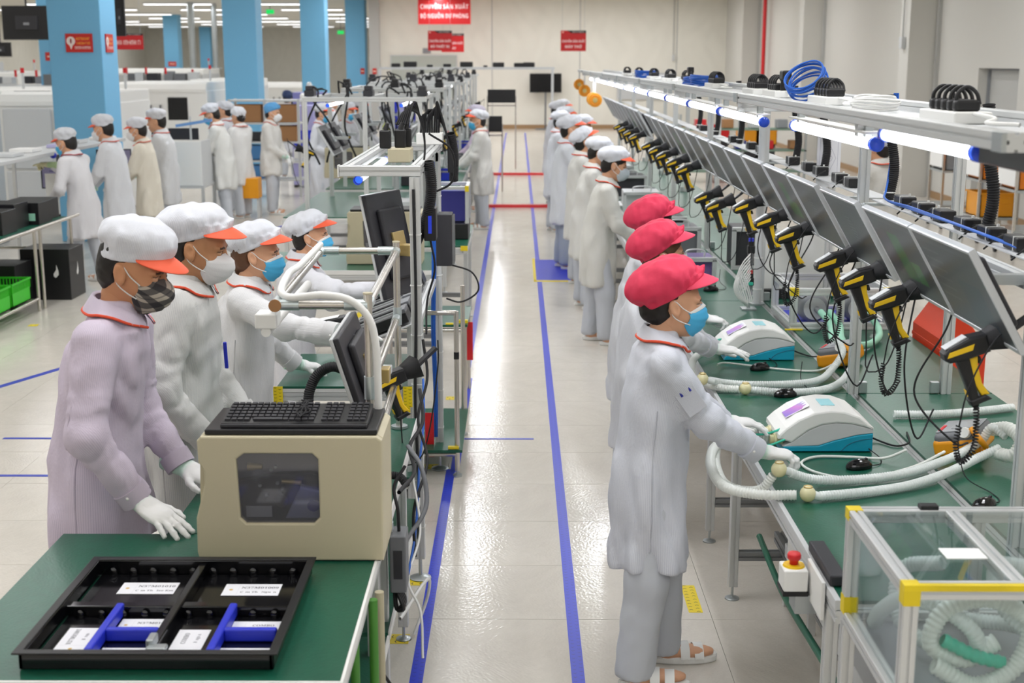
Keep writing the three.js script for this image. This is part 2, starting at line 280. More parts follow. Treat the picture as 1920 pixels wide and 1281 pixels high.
function paint(g, f) { const p = g.attributes.position, c = new Float32Array(p.count * 3), o = new THREE.Color(); for (let i = 0; i < p.count; i++) { f(p.getX(i), p.getY(i), p.getZ(i), o); c[i * 3] = o.r; c[i * 3 + 1] = o.g; c[i * 3 + 2] = o.b; } g.setAttribute('color', new THREE.BufferAttribute(c, 3)); return g; }
const memo = new Map(), once = (k, f) => { if (!memo.has(k)) memo.set(k, f()); return memo.get(k); };

// head in its own frame: +x the way the face looks, +y up, origin between the ears
function headField(w) {
  return (x, y, z) => {
    const az = Math.abs(z);
    let d = dEll(x, y, z, -0.012, 0.035, 0, 0.097, 0.093, 0.077 * w);
    d = smin(d, dEll(x, y, z, 0.028, -0.032, 0, 0.066, 0.085, 0.061 * w), 0.035);
    d = smin(d, dEll(x, y, z, 0.058, -0.093, 0, 0.03, 0.024, 0.032), 0.03);
    d = smin(d, dEll(x, y, az, 0.052, -0.035, 0.042, 0.03, 0.028, 0.022), 0.02);
    d = smin(d, dEll(x, y, az, 0.078, 0.024, 0.028, 0.016, 0.011, 0.028), 0.014);
    d = smax(d, -dEll(x, y, az, 0.099, 0.004, 0.033, 0.016, 0.013, 0.021), 0.012);
    d = smin(d, dEll(x, y, az, 0.078, 0.004, 0.032, 0.0135, 0.0125, 0.0135), 0.003);
    d = smin(d, dCap(x, y, z, V(0.088, 0.012, 0), V(0.111, -0.026, 0), 0.007, 0.011), 0.012);
    d = smin(d, dEll(x, y, az, 0.1, -0.03, 0.011, 0.011, 0.008, 0.009), 0.006);
    d = smin(d, dEll(x, y, z, 0.092, -0.062, 0, 0.012, 0.011, 0.026), 0.012);
    // ears
    const ex = x + 0.012 + (y + 0.004) * 0.25, e = smax(dEll(ex, y, az, 0, -0.004, 0.079 * w, 0.02, 0.033, 0.012), -dEll(ex, y, az, 0.004, -0.002, 0.091 * w, 0.011, 0.02, 0.008), 0.005);
    d = smin(d, e, 0.006);
    d = smin(d, dCap(x, y, z, V(-0.022, -0.035, 0), V(-0.03, -0.09, 0), 0.056 * w, 0.05 * w), 0.03);
    return d;
  };
}
const headGeo = (cell, w, brow) => once('head' + cell + w, () => paint(nets([-0.14, -0.24, -0.115], [0.14, 0.15, 0.115], cell, headField(w)), (x, y, z, c) => {
  const az = Math.abs(z); c.setRGB(1, 1, 1);
  const t = 0.5 + 0.5 * noise(x * 30, y * 30, z * 30); c.setRGB(0.97 + 0.05 * t, 0.96 + 0.05 * t, 0.95 + 0.05 * t);
  const er = Math.hypot((y - 0.004) / 0.0075, (az - 0.032) / 0.0145);
  if (x > 0.075 && er < 1) Math.hypot(y - 0.004, az - 0.031) < 0.0062 ? c.setRGB(0.03, 0.02, 0.02) : c.setRGB(1.2, 1.4, 1.7);
  else if (x > 0.07 && y > 0.006 && er < 1.35) c.setRGB(0.08, 0.06, 0.06);
  const by = 0.027 - Math.abs(az - 0.03) * 0.16; if (x > 0.06 && az > 0.01 && az < 0.053 && Math.abs(y - by) < 0.0042) c.setRGB(0.1, 0.08, 0.08);
  if (x > 0.08 && Math.abs(y + 0.062) < 0.012 && az < 0.026) c.setRGB(1, 0.6, 0.6);
}));
const hairGeo = (cell, style) => once('hair' + cell + style, () => {
  const f = (x, y, z) => {
    const az = Math.abs(z);
    let d = dEll(x, y, z, -0.014, 0.035, 0, 0.105, 0.1, 0.085);
    d = smin(d, dEll(x, y, z, -0.055, -0.02, 0, 0.056, 0.07, 0.068), 0.03);
    const edge = style === 'fringe' ? 0.075 : 0.052;
    d = smax(d, -Math.max(-(x - edge + sstep(0.03, 0.08, az) * 0.052), y - (style === 'fringe' ? 0.032 : 0.07) - sstep(0.03, 0.07, az) * -0.01), 0.008);          // face
    d = smax(d, -dEll(x, y, az, -0.008, -0.012, 0.085, 0.03, 0.042, 0.03), 0.008);  // ear
    d = smax(d, -0.075 - y + (x + 0.06) * 0.9, 0.01);
    if (style === 'tail') { d = smin(d, dCap(x, y, z, V(-0.09, -0.01, 0), V(-0.085, -0.115, 0.01), 0.035, 0.012), 0.02); }
    if (style === 'bun') d = smin(d, dEll(x, y, z, -0.1, -0.02, 0, 0.035, 0.045, 0.05), 0.02);
    return d + 0.0025 * noise(x * 25, y * 60, z * 60);
  };
  return nets([-0.15, -0.16, -0.11], [0.12, 0.16, 0.11], cell, f);
});
// cap crown, in the head's frame
function capGeo(cell, style) {
  return once('cap' + cell + style, () => {
    const P0 = style === 'mob' ? { c: [-0.052, 0.088, 0], r: [0.142, 0.086, 0.115], t: 0.42, base: 0.044, sl: 0.62, fold: 0.0045 } : style === 'tall' ? { c: [-0.014, 0.1, 0], r: [0.121, 0.066, 0.1], t: 0.08, base: 0.038, sl: 0.2, fold: 0.002 } : style === 'net' ? { c: [-0.02, 0.075, 0], r: [0.118, 0.085, 0.1], t: 0.2, base: 0.03, sl: 0.5, fold: 0.004 } : { c: [-0.042, 0.09, 0], r: [0.131, 0.066, 0.104], t: 0.3, base: 0.042, sl: 0.45, fold: 0.0035 };
    const ct = Math.cos(P0.t), st = Math.sin(P0.t);
    const capG = nets([-0.24, -0.1, -0.15], [0.15, 0.22, 0.15], cell, (x, y, z) => {
      const dx = x - P0.c[0], dy = y - P0.c[1], lx = dx * ct + dy * st, ly = -dx * st + dy * ct;
      const plane = P0.base + P0.sl * x - y;                 // below this the head shows
      let d = dEll(lx, ly, z, 0, 0, 0, P0.r[0], P0.r[1], P0.r[2]);
      const band = Math.max(dEll(x, 0, z, -0.008, 0, 0, 0.107, 1, 0.089), y - P0.base - P0.sl * x - 0.038);
      d = smin(d, band, 0.02);
      const a = Math.atan2(z, x + 0.01), near = sstep(0.09, 0.01, -plane);
      d += P0.fold * Math.sin(a * 17 + noise(x * 9, y * 9, z * 9) * 4) * near * sstep(0.0, 0.03, -plane) + P0.fold * 2.6 * noise(x * 15, y * 12, z * 15) + 0.006 * noise(x * 30, y * 20, z * 28);
      d = Math.min(d, Math.max(dEll(x, 0, z, -0.008, 0, 0, 0.1085, 1, 0.0905), y - P0.base - P0.sl * x - 0.024));
      return smax(d, plane, 0.006) * 0.8;
    });
    const p = capG.attributes.position, u = new Float32Array(p.count * 2); for (let i = 0; i < p.count; i++) { u[i * 2] = Math.atan2(p.getZ(i), p.getX(i) + 0.01) * 0.11; u[i * 2 + 1] = p.getY(i); } capG.setAttribute('uv', new THREE.BufferAttribute(u, 2)); return capG;
  });
}
function grid(nu, nv, f, thick = 0.002, closeU = false) {   // a sheet with thickness from f(u,v)
  const pos = [], uv = [], idx = [], W = nv + 1;
  for (let i = 0; i <= nu; i++) for (let j = 0; j <= nv; j++) { const p = f(i / nu, j / nv); pos.push(p.x, p.y, p.z); uv.push(i / nu, j / nv); }
  for (let i = 0; i < nu; i++) for (let j = 0; j < nv; j++) { const a = i * W + j, b = a + 1, c = a + W, d = c + 1; idx.push(a, c, b, b, c, d); }
  const g = new THREE.BufferGeometry(); g.setAttribute('position', new THREE.Float32BufferAttribute(pos, 3)); g.setAttribute('uv', new THREE.Float32BufferAttribute(uv, 2)); g.setIndex(idx); g.computeVertexNormals();
  const n = g.attributes.normal, N = pos.length / 3, p2 = [...pos], u2 = [...uv, ...uv], i2 = [...idx];
  for (let k = 0; k < N; k++) p2.push(pos[k * 3] - n.getX(k) * thick, pos[k * 3 + 1] - n.getY(k) * thick, pos[k * 3 + 2] - n.getZ(k) * thick);
  for (let k = 0; k < idx.length; k += 3) i2.push(idx[k] + N, idx[k + 2] + N, idx[k + 1] + N);
  const rim = (a, b) => i2.push(a, b, a + N, b, b + N, a + N);
  for (let j = 0; j < nv; j++) { rim(j, j + 1); rim(nu * W + j + 1, nu * W + j); } for (let i = 0; i < nu; i++) { rim((i + 1) * W, i * W); rim(i * W + nv, (i + 1) * W + nv); }
  const o = new THREE.BufferGeometry(); o.setAttribute('position', new THREE.Float32BufferAttribute(p2, 3)); o.setAttribute('uv', new THREE.Float32BufferAttribute(u2, 2)); o.setIndex(i2); o.computeVertexNormals();
  return o;
}
const visorGeo = (style) => once('visor' + style, () => {
  const sl = style === 'mob' ? 0.62 : style === 'tall' ? 0.2 : 0.45, base = style === 'mob' ? 0.044 : style === 'tall' ? 0.038 : 0.042, len = style === 'mob' ? 0.056 : 0.058;
  return grid(22, 6, (u, v) => { const a = (u - 0.5) * 2.5, c = Math.cos(a), s = Math.sin(a), l = len * Math.pow(Math.max(0, Math.cos(a * 1.22)), 0.6) * v, x = -0.008 + 0.1085 * c + l * (0.35 + 0.65 * c), z = 0.0905 * s + l * 0.5 * s; return V(x, base + sl * (-0.008 + 0.1085 * c) + 0.01 - l * (0.42 - sl * 0.3) - l * v * 0.12, z); }, -0.003);
});
const maskGeo = (style) => once('mask' + style, () => {
  const key = (t, a) => { const i = Math.min(a.length - 2, Math.floor(t * (a.length - 1))), f = t * (a.length - 1) - i; return lerp(a[i], a[i + 1], f * f * (3 - 2 * f)); };
  return grid(20, 16, (u, t) => {
    const s = u * 2 - 1, al = s * 1.18, cloth = style !== 'surgical', big = cloth ? 1.02 : 1;
    let ax = key(t, [0.094, 0.121, 0.124, 0.116, 0.102, 0.072]) * big, az = key(t, [0.066, 0.072, 0.072, 0.07, 0.066, 0.056]);
    if (cloth) ax += 0.012 * Math.exp(-Math.pow(s / 0.45, 2)) * Math.sin(t * Math.PI);
    const y0 = lerp(0.006, -0.018, s * s), y1 = lerp(-0.118, -0.07, s * s * s * s), y = lerp(y0, y1, t);
    const pl = cloth ? 0 : 0.0022 * Math.sin(t * 6.283 * 3.2) * (1 - s * s * 0.6);
    return V(0.008 + (ax + pl) * Math.cos(al) - 0.006, y, (az + 0.006) * Math.sin(al));
  }, 0.002);
});
const loopGeos = [-1, 1].map((k) => merge([tube([V(0.052, -0.022, 0.07 * k), V(0.02, -0.003, 0.079 * k), V(-0.014, 0.024, 0.083 * k), V(-0.024, 0.005, 0.082 * k)], 0.0022, 14, 5), tube([V(0.05, -0.066, 0.066 * k), V(0.018, -0.054, 0.076 * k), V(-0.012, -0.036, 0.082 * k), V(-0.026, -0.01, 0.082 * k)], 0.0022, 14, 5)]));
// gloved hand: wrist at the origin, fingers along +x, back of the hand +y, thumb towards -z (mirror for the other hand)
const handGeo = (pose, mirror, cell) => once('hand' + pose + mirror + cell, () => {
  const [curl, spread] = { flat: [0.13, 0.17], rest: [0.42, 0.08], grip: [0.85, 0.03], point: [0.2, 0.05] }[pose], caps = [];
  const chain = (p, yaw, c, lens, r0, r1) => { let a = -0.05; p = p.clone(); lens.forEach((L, k) => { a -= c * [0.55, 1.0, 0.7][k]; const q = p.clone().add(V(Math.cos(a) * Math.cos(yaw) * L, Math.sin(a) * L, Math.cos(a) * Math.sin(yaw) * L)); caps.push([p, q, lerp(r0, r1, k / 3), lerp(r0, r1, (k + 1) / 3)]); p = q; }); };
  const cu = (k) => (pose === 'point' && k > 0 ? 1.0 : curl * (0.85 + 0.12 * k));
  chain(V(0.088, 0.001, -0.029), -spread, cu(0), [0.036, 0.024, 0.02], 0.0098, 0.0078); chain(V(0.093, 0.003, -0.0095), -spread * 0.25, cu(1), [0.04, 0.027, 0.021], 0.0099, 0.008); chain(V(0.09, 0.002, 0.0105), spread * 0.45, cu(2), [0.037, 0.025, 0.02], 0.0096, 0.0077); chain(V(0.081, 0, 0.029), spread * 1.1, cu(3), [0.029, 0.019, 0.017], 0.0086, 0.007);
  const th = pose === 'grip' ? [V(0.022, -0.006, -0.03), V(0.05, -0.024, -0.042), V(0.078, -0.036, -0.028), V(0.094, -0.038, -0.014)] : [V(0.022, -0.004, -0.03), V(0.05, -0.01, -0.056), V(0.076, -0.013, -0.068), V(0.096, -0.016, -0.07)];
  for (let k = 0; k < 3; k++) caps.push([th[k], th[k + 1], [0.0145, 0.0115, 0.0098][k], [0.0115, 0.0098, 0.0082][k]]);
  const m = mirror ? -1 : 1;
  const g = nets([-0.1, -0.11, -0.11], [0.2, 0.045, 0.11], cell, (x, y, z0) => {
    const z = z0 * m; let d = dEll(x, y, z, 0.05, 0, 0, 0.058, 0.019, 0.044);
    d = smin(d, dEll(x, y, z, 0.078, 0.001, 0, 0.024, 0.014, 0.042), 0.014);
    d = smin(d, dEll(x, y, z, 0.03, -0.006, -0.022, 0.034, 0.017, 0.021), 0.014);
    d = smin(d, dCap(x, y, z, V(-0.085, 0.002, 0), V(0.015, 0, 0), 0.036, 0.027), 0.02);
    for (let k = 0; k < caps.length; k++) d = smin(d, dCap(x, y, z, caps[k][0], caps[k][1], caps[k][2], caps[k][3]), 0.0055);
    return smax(d, -0.085 - x, 0.004) + (x < 0.01 ? 0.0009 * Math.sin(x * 900) : 0.0012 * noise(x * 60, y * 60, z * 60));
  });
  return paint(g, (x, y, z, c) => { const t = sstep(-0.005, 0.022, x + 0.004 * noise(x * 80, y * 80, z * 80)); c.setRGB(lerp(0.56, 0.86, t), lerp(0.78, 0.86, t), lerp(0.66, 0.85, t)); });
});
const shoeGeo = once('shoe', () => { const o = []; for (let k = 0; k <= 20; k++) { const a = k / 20 * Math.PI * 2; o.push([0.07 + 0.135 * Math.cos(a) * (1 + 0.02 * Math.cos(a)), (0.042 + 0.008 * Math.cos(a)) * Math.sin(a)]); } return ext(o, 0.032, 0.008).rotateX(-Math.PI / 2).translate(0, 0.016, 0); });
const strapGeo = once('strap', () => merge([0.13, 0.075].map((x) => grid(10, 3, (u, v) => { const a = u * Math.PI; return V(x - 0.02 + v * 0.036, 0.026 + 0.047 * Math.sin(a) * (1.1 - (x - 0.075) * 3), 0.049 * Math.cos(a)); }, 0.003)).map(fin)));
const footField = (x, y, z) => smin(smin(dEll(x, y, z, 0.09, 0.045, 0, 0.1, 0.026, 0.038), dEll(x, y, z, 0.01, 0.055, 0, 0.05, 0.035, 0.032), 0.03), dCap(x, y, z, V(0, 0.06, 0), V(-0.01, 0.2, 0), 0.036, 0.04), 0.03);
const footGeo = once('foot', () => nets([-0.08, 0.0, -0.07], [0.22, 0.2, 0.07], 0.009, footField));
const stripeTex = (() => { const t = canvasTex(64, 8, (c, w, h) => { c.fillStyle = '#fff'; c.fillRect(0, 0, w, h); c.fillStyle = '#e2e2e9'; for (let k = 0; k < 4; k++) c.fillRect(k * 16, 0, 3, h); }, [1, 1]); t.repeat.set(46, 46); return t; })();
const coatMats = {}, coatMat = (c) => coatMats[c] || (coatMats[c] = S(c, 0.85, 0, { map: stripeTex, bumpMap: fineBump, bumpScale: 0.0006 }));
const flat = {}, cloth = (c, r = 0.85) => flat[c + r] || (flat[c + r] = S(c, r, 0, { bumpMap: fineBump, bumpScale: 0.0005 }));
const skinMats = {}, skinMat = (c) => skinMats[c] || (skinMats[c] = P(c, 0.55, { vertexColors: true }));
const gloveMats = { mint: S(0xffffff, 0.8, 0, { vertexColors: true }), cream: S(0xf2ecc2, 0.8, 0, { vertexColors: true }) };
const plaidMat = S(0xffffff, 0.8, 0, { map: canvasTex(256, 256, (c, w) => { c.fillStyle = '#b7ada0'; c.fillRect(0, 0, w, w); c.translate(w / 2, w / 2); c.rotate(0.75); c.translate(-w, -w); for (let k = 0; k < 6; k++) { c.fillStyle = 'rgba(30,30,36,0.62)'; c.fillRect(k * 86, 0, 38, w * 2); c.fillRect(0, k * 86, w * 2, 38); c.fillStyle = 'rgba(30,30,36,0.35)'; c.fillRect(k * 86 + 58, 0, 8, w * 2); } }) });
const maskMats = { blue: S(0x4fb6e6, 0.75), white: cloth(0xe9e9ea), plaid: plaidMat, grey: cloth(0xc9d3da) };
const hairMats = { black: S(0x17120f, 0.55), brown: S(0x5c3a22, 0.55), dark: S(0x241a15, 0.55) };
const PIPING = S(0xe2502f, 0.7);

/* person: local frame +x the way the body faces, +z the person's right side, feet on y = 0.
   o: pos [x, d], face (turn about y), H, lean, male, coat, cap, visor, mask, hair, skin, head:[yaw, pitch], hands:[{p, dir, pose}] right then left, in local metres, feet, hem, fine */
function person(o) {
  const H = o.H || 1.58, s = H / 1.6, near = !!o.fine, cell = near ? 0.0125 : 0.024, hc = near ? 0.0042 : 0.009;
  const g = thing('person', o.label, 'person', [o.pos[0], o.y || 0, -o.pos[1]], o.face || 0, o.group);
  const lean = o.lean || 0, py = 0.56 * H, wide = (o.wide || 1) * (o.male ? 1.06 : 1), hem = (o.hem || 0.3) * H, seed = o.seed || g.id;
  const cx = (y) => lean * Math.max(0, y - py) * (0.75 + 0.35 * (y - py)) + (o.back || 0);
  const ky = [0.28, 0.42, 0.53, 0.62, 0.7, 0.765, 0.81, 0.838, 0.862, 0.88].map((k) => k * H), ka = [0.152, 0.148, 0.142, 0.132, 0.131, 0.122, 0.1, 0.079, 0.062, 0.058], kb = [0.215, 0.205, 0.192, 0.178, 0.184, 0.19, 0.176, 0.14, 0.082, 0.066];
  const at = (k, y) => { if (y <= ky[0]) return k[0]; for (let i = 1; i < ky.length; i++) if (y <= ky[i]) { const t = (y - ky[i - 1]) / (ky[i] - ky[i - 1]); return lerp(k[i - 1], k[i], t * t * (3 - 2 * t)); } return k[k.length - 1]; };
  const shY = 0.805 * H, arms = [1, -1].map((side, i) => {
    const Sh = V(cx(shY) + 0.005, shY, side * 0.168 * s * wide), h = (o.hands || [])[i] || { p: [0.2, 0.5 * H, side * 0.2], dir: [1, -0.6, 0], pose: 'rest' };
    let W = V(...h.p), L1 = 0.285 * s, L2 = 0.255 * s, v = W.clone().sub(Sh), L = v.length();
    if (L > (L1 + L2) * 0.985) { W = Sh.clone().addScaledVector(v, (L1 + L2) * 0.985 / L); v = W.clone().sub(Sh); L = v.length(); }
    const a = (L1 * L1 - L2 * L2 + L * L) / (2 * L), hh = Math.sqrt(Math.max(0, L1 * L1 - a * a)), n = v.clone().normalize(), pole = V(-0.75, -0.55, side * (h.out ?? 0.5)); pole.addScaledVector(n, -pole.dot(n)).normalize();
    return { Sh, E: Sh.clone().addScaledVector(n, a).addScaledVector(pole, hh), W, h, side };
  });
  const coatF = (x, y, z) => {
    const c = cx(y), a = at(ka, y) * s * wide, b = at(kb, y) * s * wide, q = Math.hypot((x - c) / a, z / b);
    let d = (q - 1) * Math.min(a, b) * (0.92);
    const low = sstep(py + 0.1, hem, y), ang = Math.atan2(z, x - c);
    d += low * 0.011 * Math.sin(ang * 7 + seed * 1.7 + noise(x * 3, y * 2, z * 3) * 3) * 0.9 + 0.02 * noise(x * 6 + seed, y * 2.2 - x * 4, z * 6) + 0.028 * (0.26 - Math.abs(noise(x * 7 + y * 3, y * 2.4 + x * 8, z * 7 + seed))) + 0.004 * noise(x * 22, y * 10 + x * 9, z * 22);
    d = smax(d, hem + 0.012 * Math.sin(ang * 3 + seed) - y, 0.012); d = smax(d, y - 0.872 * H, 0.01);
    for (const A of arms) {
      const u = dCap(x, y, z, A.Sh, A.E, 0.068 * s * wide, 0.06 * s), w = dCap(x, y, z, A.E, A.W, 0.06 * s, 0.047 * s), e = Math.hypot(x - A.E.x, y - A.E.y, z - A.E.z), fold = sstep(0.2, 0.02, e);
      let m = smin(u, w, 0.03) + 0.006 * fold * Math.sin((e + noise(x * 8, y * 8, z * 8) * 0.03) * 170) + 0.009 * noise(x * 10 + seed, y * 9, z * 10) + 0.016 * (0.24 - Math.abs(noise(x * 13, y * 10, z * 13 + seed)));
      const dx = A.W.x - A.E.x, dy = A.W.y - A.E.y, dz = A.W.z - A.E.z, l = Math.hypot(dx, dy, dz);
      m = smax(m, ((x - A.W.x) * dx + (y - A.W.y) * dy + (z - A.W.z) * dz) / l, 0.006);
      d = smin(d, m, 0.03);
    }
    return d;
  };
  const ps = [...arms.flatMap((A) => [A.Sh, A.E, A.W]), V(cx(0.87 * H), 0.87 * H, 0), V(o.back || 0, hem, 0)], lo = [-0.26, hem - 0.05, -0.33], hi = [0.26, 0.9 * H, 0.33];
  for (const p of ps) ['x', 'y', 'z'].forEach((k, i) => { lo[i] = Math.min(lo[i], p[k] - 0.11); hi[i] = Math.max(hi[i], p[k] + 0.11); });
  const coat = nets(lo, hi, cell, coatF);
  { const p = coat.attributes.position, u = new Float32Array(p.count * 2); for (let i = 0; i < p.count; i++) { const x = p.getX(i), y = p.getY(i), z = p.getZ(i); let th = Math.atan2(x - cx(y), z); if (th < -2.4) th += 6.2832; 
      let uu = th * 0.17, best = (Math.hypot((x - cx(y)) / (at(ka, y) * s), z / (at(kb, y) * s)) - 1) * 0.1;
      for (const A of arms) for (const [a, b] of [[A.Sh, A.E], [A.E, A.W]]) { const q = dCap(x, y, z, a, b, 0.062 * s, 0.055 * s); if (q < best) { best = q; const ax = b.clone().sub(a).normalize(), v = V(x, y, z).sub(a), n1 = V(0, 0, A.side); n1.addScaledVector(ax, -n1.dot(ax)).normalize(); const n2 = V().crossVectors(ax, n1); uu = Math.atan2(v.dot(n2), v.dot(n1)) * 0.06; } }
      u[i * 2] = uu; u[i * 2 + 1] = y; } coat.setAttribute('uv', new THREE.BufferAttribute(u, 2)); }
  const coatMesh = part('coat', coat, coatMat(o.coat || 0xd9dbe0), g);
  // collar with orange piping, front left open
  const ny = 0.855 * H, nxc = cx(ny), cs = s * (o.male ? 1.05 : 1), cp = (u, v) => { const a = 0.32 + u * (6.2832 - 0.64), r = (0.066 + [0, 0.006, 0.022, 0.038][Math.round(v * 3)]) * cs, y = [0.016, 0.022, -0.002, -0.026][Math.round(v * 3)] * cs, fr = Math.cos(a); return V(nxc + 0.006 + r * fr * 0.98, ny + y - 0.03 * Math.max(0, fr) + 0.014 * Math.max(0, -fr) - lean * 0.05 * fr, r * Math.sin(a) * 1.08); };
  const cq = (u, v) => { const p = cp(u, v), a = 0.32 + u * 5.643, dx = Math.cos(a), dz = Math.sin(a); if (v > 0.5) for (let k = 0; k < 14 && coatF(p.x, p.y, p.z) < 0.006; k++) { p.x += dx * 0.0025; p.z += dz * 0.0025; p.y += 0.0022; } return p; };
  const col = part('collar', grid(28, 3, cq, -0.003), coatMat(o.coat || 0xd9dbe0), coatMesh);
  part('piping', tube(Array.from({ length: 17 }, (_, k) => cq(k / 16, 1).add(V(0, 0.003, 0))), near ? 0.0048 : 0.0055, 40, 6), o.piping || PIPING, col);
  if (near) {
    for (const A of arms) { const t = A.W.clone().sub(A.E).normalize(), c0 = A.W.clone().addScaledVector(t, -0.05), c1 = A.W.clone().addScaledVector(t, 0.004); part('cuff', cyl(c0, c1, 0.052 * s, 0.0505 * s, 20), coatMat(o.coat || 0xd9dbe0), coatMesh); part('snap', sph(A.W.clone().addScaledVector(t, -0.025).add(V(0, 0.0, A.side * 0.051 * s)), 0.006), M.white, coatMesh); }
  }
  if (near) for (const sd of [1, -1]) { const pts = []; for (let k = 0; k <= 16; k++) { const y = lerp(hem + 0.03, 0.7 * H, k / 16); let z = sd * 0.34; while (Math.abs(z) > 0.05 && coatF(cx(y) - 0.01, y, z) > 0.0005) z -= sd * 0.003; pts.push(V(cx(y) - 0.01, y, z)); } part('side_seam', tube(pts, 0.0028, 50, 5), coatMat(o.coat || 0xd9dbe0), coatMesh); }
  if (o.pocket) { const A = arms[0], c = A.Sh.clone().lerp(A.E, 0.55), ax = A.E.clone().sub(A.Sh).normalize(), ang = Math.atan2(ax.x, -ax.y); const m = part('sleeve_pocket', box(0, 0, 0, 0.075, 0.1, 0.004, 0.0015).rotateZ(ang), coatMat(o.coat || 0xd9dbe0), coatMesh); let z = A.Sh.z + 0.02; while (coatF(c.x, c.y, z) < 0.001 && z < 0.5) z += 0.003; m.position.set(c.x, c.y, z + 0.002); if (o.pocket > 1) for (const k of [-0.015, 0.02]) part('pen', cyl(V(k, 0.03, 0.003), V(k, 0.066, 0.003), 0.0045), M.blueDeep, m).rotation.z = ang; }
  // trousers and feet
  const feet = o.feet || [[0.03, 0.11], [-0.03, -0.11]], legs = feet.map(([fx, fz]) => [V(o.back || 0, 0.5 * H, fz * 0.66), V(lerp(o.back || 0, fx, 0.55) + 0.012, 0.27 * H, fz * 0.95), V(fx - 0.01, 0.05, fz)]);
  if (!o.noLegs) {
    const tr = nets([-0.36, 0.02, -0.34], [0.36, 0.52 * H, 0.34], cell, (x, y, z) => { let d = 9; for (const [a, b, c] of legs) d = Math.min(d, smin(dCap(x, y, z, a, b, 0.088 * s * wide, 0.082 * s), dCap(x, y, z, b, c, 0.082 * s, 0.073 * s), 0.03)); d += 0.008 * noise(x * 9 + seed, y * 6, z * 9) + 0.005 * noise(x * 20, y * 16, z * 20 + seed); return smax(smax(d, 0.045 - y, 0.008), y - 0.5 * H, 0.01); });
    part('trousers', tr, cloth(o.trousers || 0xc2c6cd), g);
    feet.forEach(([fx, fz], k) => { const sh = part('shoe', shoeGeo, M.white, g); sh.position.set(fx - 0.005, 0, fz); sh.rotation.y = (k ? 0.08 : -0.08); const st = part('strap', strapGeo, M.white, sh); });
  }
  // head
  const hg = new THREE.Object3D(), hy = 0.928 * H, [yw, pt] = o.head || [0, 0];
  hg.position.set(cx(hy) + 0.035 * s + lean * 0.02, hy - (lean > 0.2 ? lean * 0.04 : 0), 0); hg.rotation.set(0, yw, pt, 'YZX'); hg.scale.setScalar(s * (o.male ? 1.03 : 1)); hg.updateMatrix();
  const put = (m) => { m.applyMatrix4(hg.matrix); return m; };
  const skin = headGeo(hc, o.male ? 1.06 : 1).clone().applyMatrix4(hg.matrix), neckA = V(-0.028, -0.055, 0).applyMatrix4(hg.matrix), neckB = V(cx(ny) - 0.008, ny - 0.05, 0), mid = neckA.clone().lerp(neckB, 0.5),
    neck = paint(nets([Math.min(neckA.x, neckB.x) - 0.09, neckB.y - 0.09, -0.09], [Math.max(neckA.x, neckB.x) + 0.09, neckA.y + 0.08, 0.09], near ? 0.006 : 0.01, (x, y, z) => dCap(x, y, z, neckA, neckB, 0.054 * s, 0.057 * s)), (x, y, z, c) => c.setRGB(0.98, 0.97, 0.96)), feetSkin = o.noLegs ? [] : feet.map(([fx, fz]) => paint(footGeo.clone(), (x, y, z, c) => c.setRGB(1, 1, 1)).translate(fx, 0, fz));
  const strip = (q) => { q = q.toNonIndexed(); q.deleteAttribute('uv'); return q; };
  part('body', mergeGeometries([skin, neck, ...feetSkin].map(strip)), skinMat(o.skin || 0xd9a583), g);
  put(part('hair', hairGeo(hc, o.style || 'short'), hairMats[o.hair || 'black'], g));
  const capM = o.cap === 'mob' || o.cap === 'net' ? cloth(o.capColor || 0xd9dbe1, 0.7) : coatMat(o.capColor || 0xd9dbe1), cap = put(part('cap', capGeo(near ? 0.005 : 0.01, o.cap || 'soft'), capM, g));
  if (o.cap !== 'net') part('visor', visorGeo(o.cap || 'soft'), o.visor || S(0xf0603c, 0.6), cap);
  if (o.mask) { const mk = put(part('mask', maskGeo(o.mask === 'blue' ? 'surgical' : 'cloth'), maskMats[o.mask], g)); for (const lg of loopGeos) part('ear_loop', lg, M.white, mk); if (o.mask === 'blue') part('nose_band', grid(16, 2, (u, v) => { const sg = u * 2 - 1, al = sg * 1.1; return V(0.004 + (0.0975 + v * 0.012) * Math.cos(al), lerp(0.007, -0.017, sg * sg) - v * 0.01, 0.0735 * Math.sin(al)); }, -0.002), M.white, mk); }
  for (const A of arms) {
    const h = A.h, m = part('glove', handGeo(h.pose || 'rest', A.side < 0, near ? 0.0042 : 0.0065), gloveMats[o.gloves || 'mint'], g);
    const x = V(...(h.dir || A.W.clone().sub(A.E).toArray())).normalize(), up = h.up ? V(...h.up) : V(0, 1, 0), z = V().crossVectors(x, up).normalize(), y = V().crossVectors(z, x);
    m.quaternion.setFromRotationMatrix(M4.makeBasis(x, y, z)); m.position.copy(A.W).addScaledVector(x, h.slide ?? 0.03); m.scale.setScalar(s * (o.male ? 1.08 : 1));
  }
  g.userData.arms = undefined; delete g.userData.arms;
  return g;
}

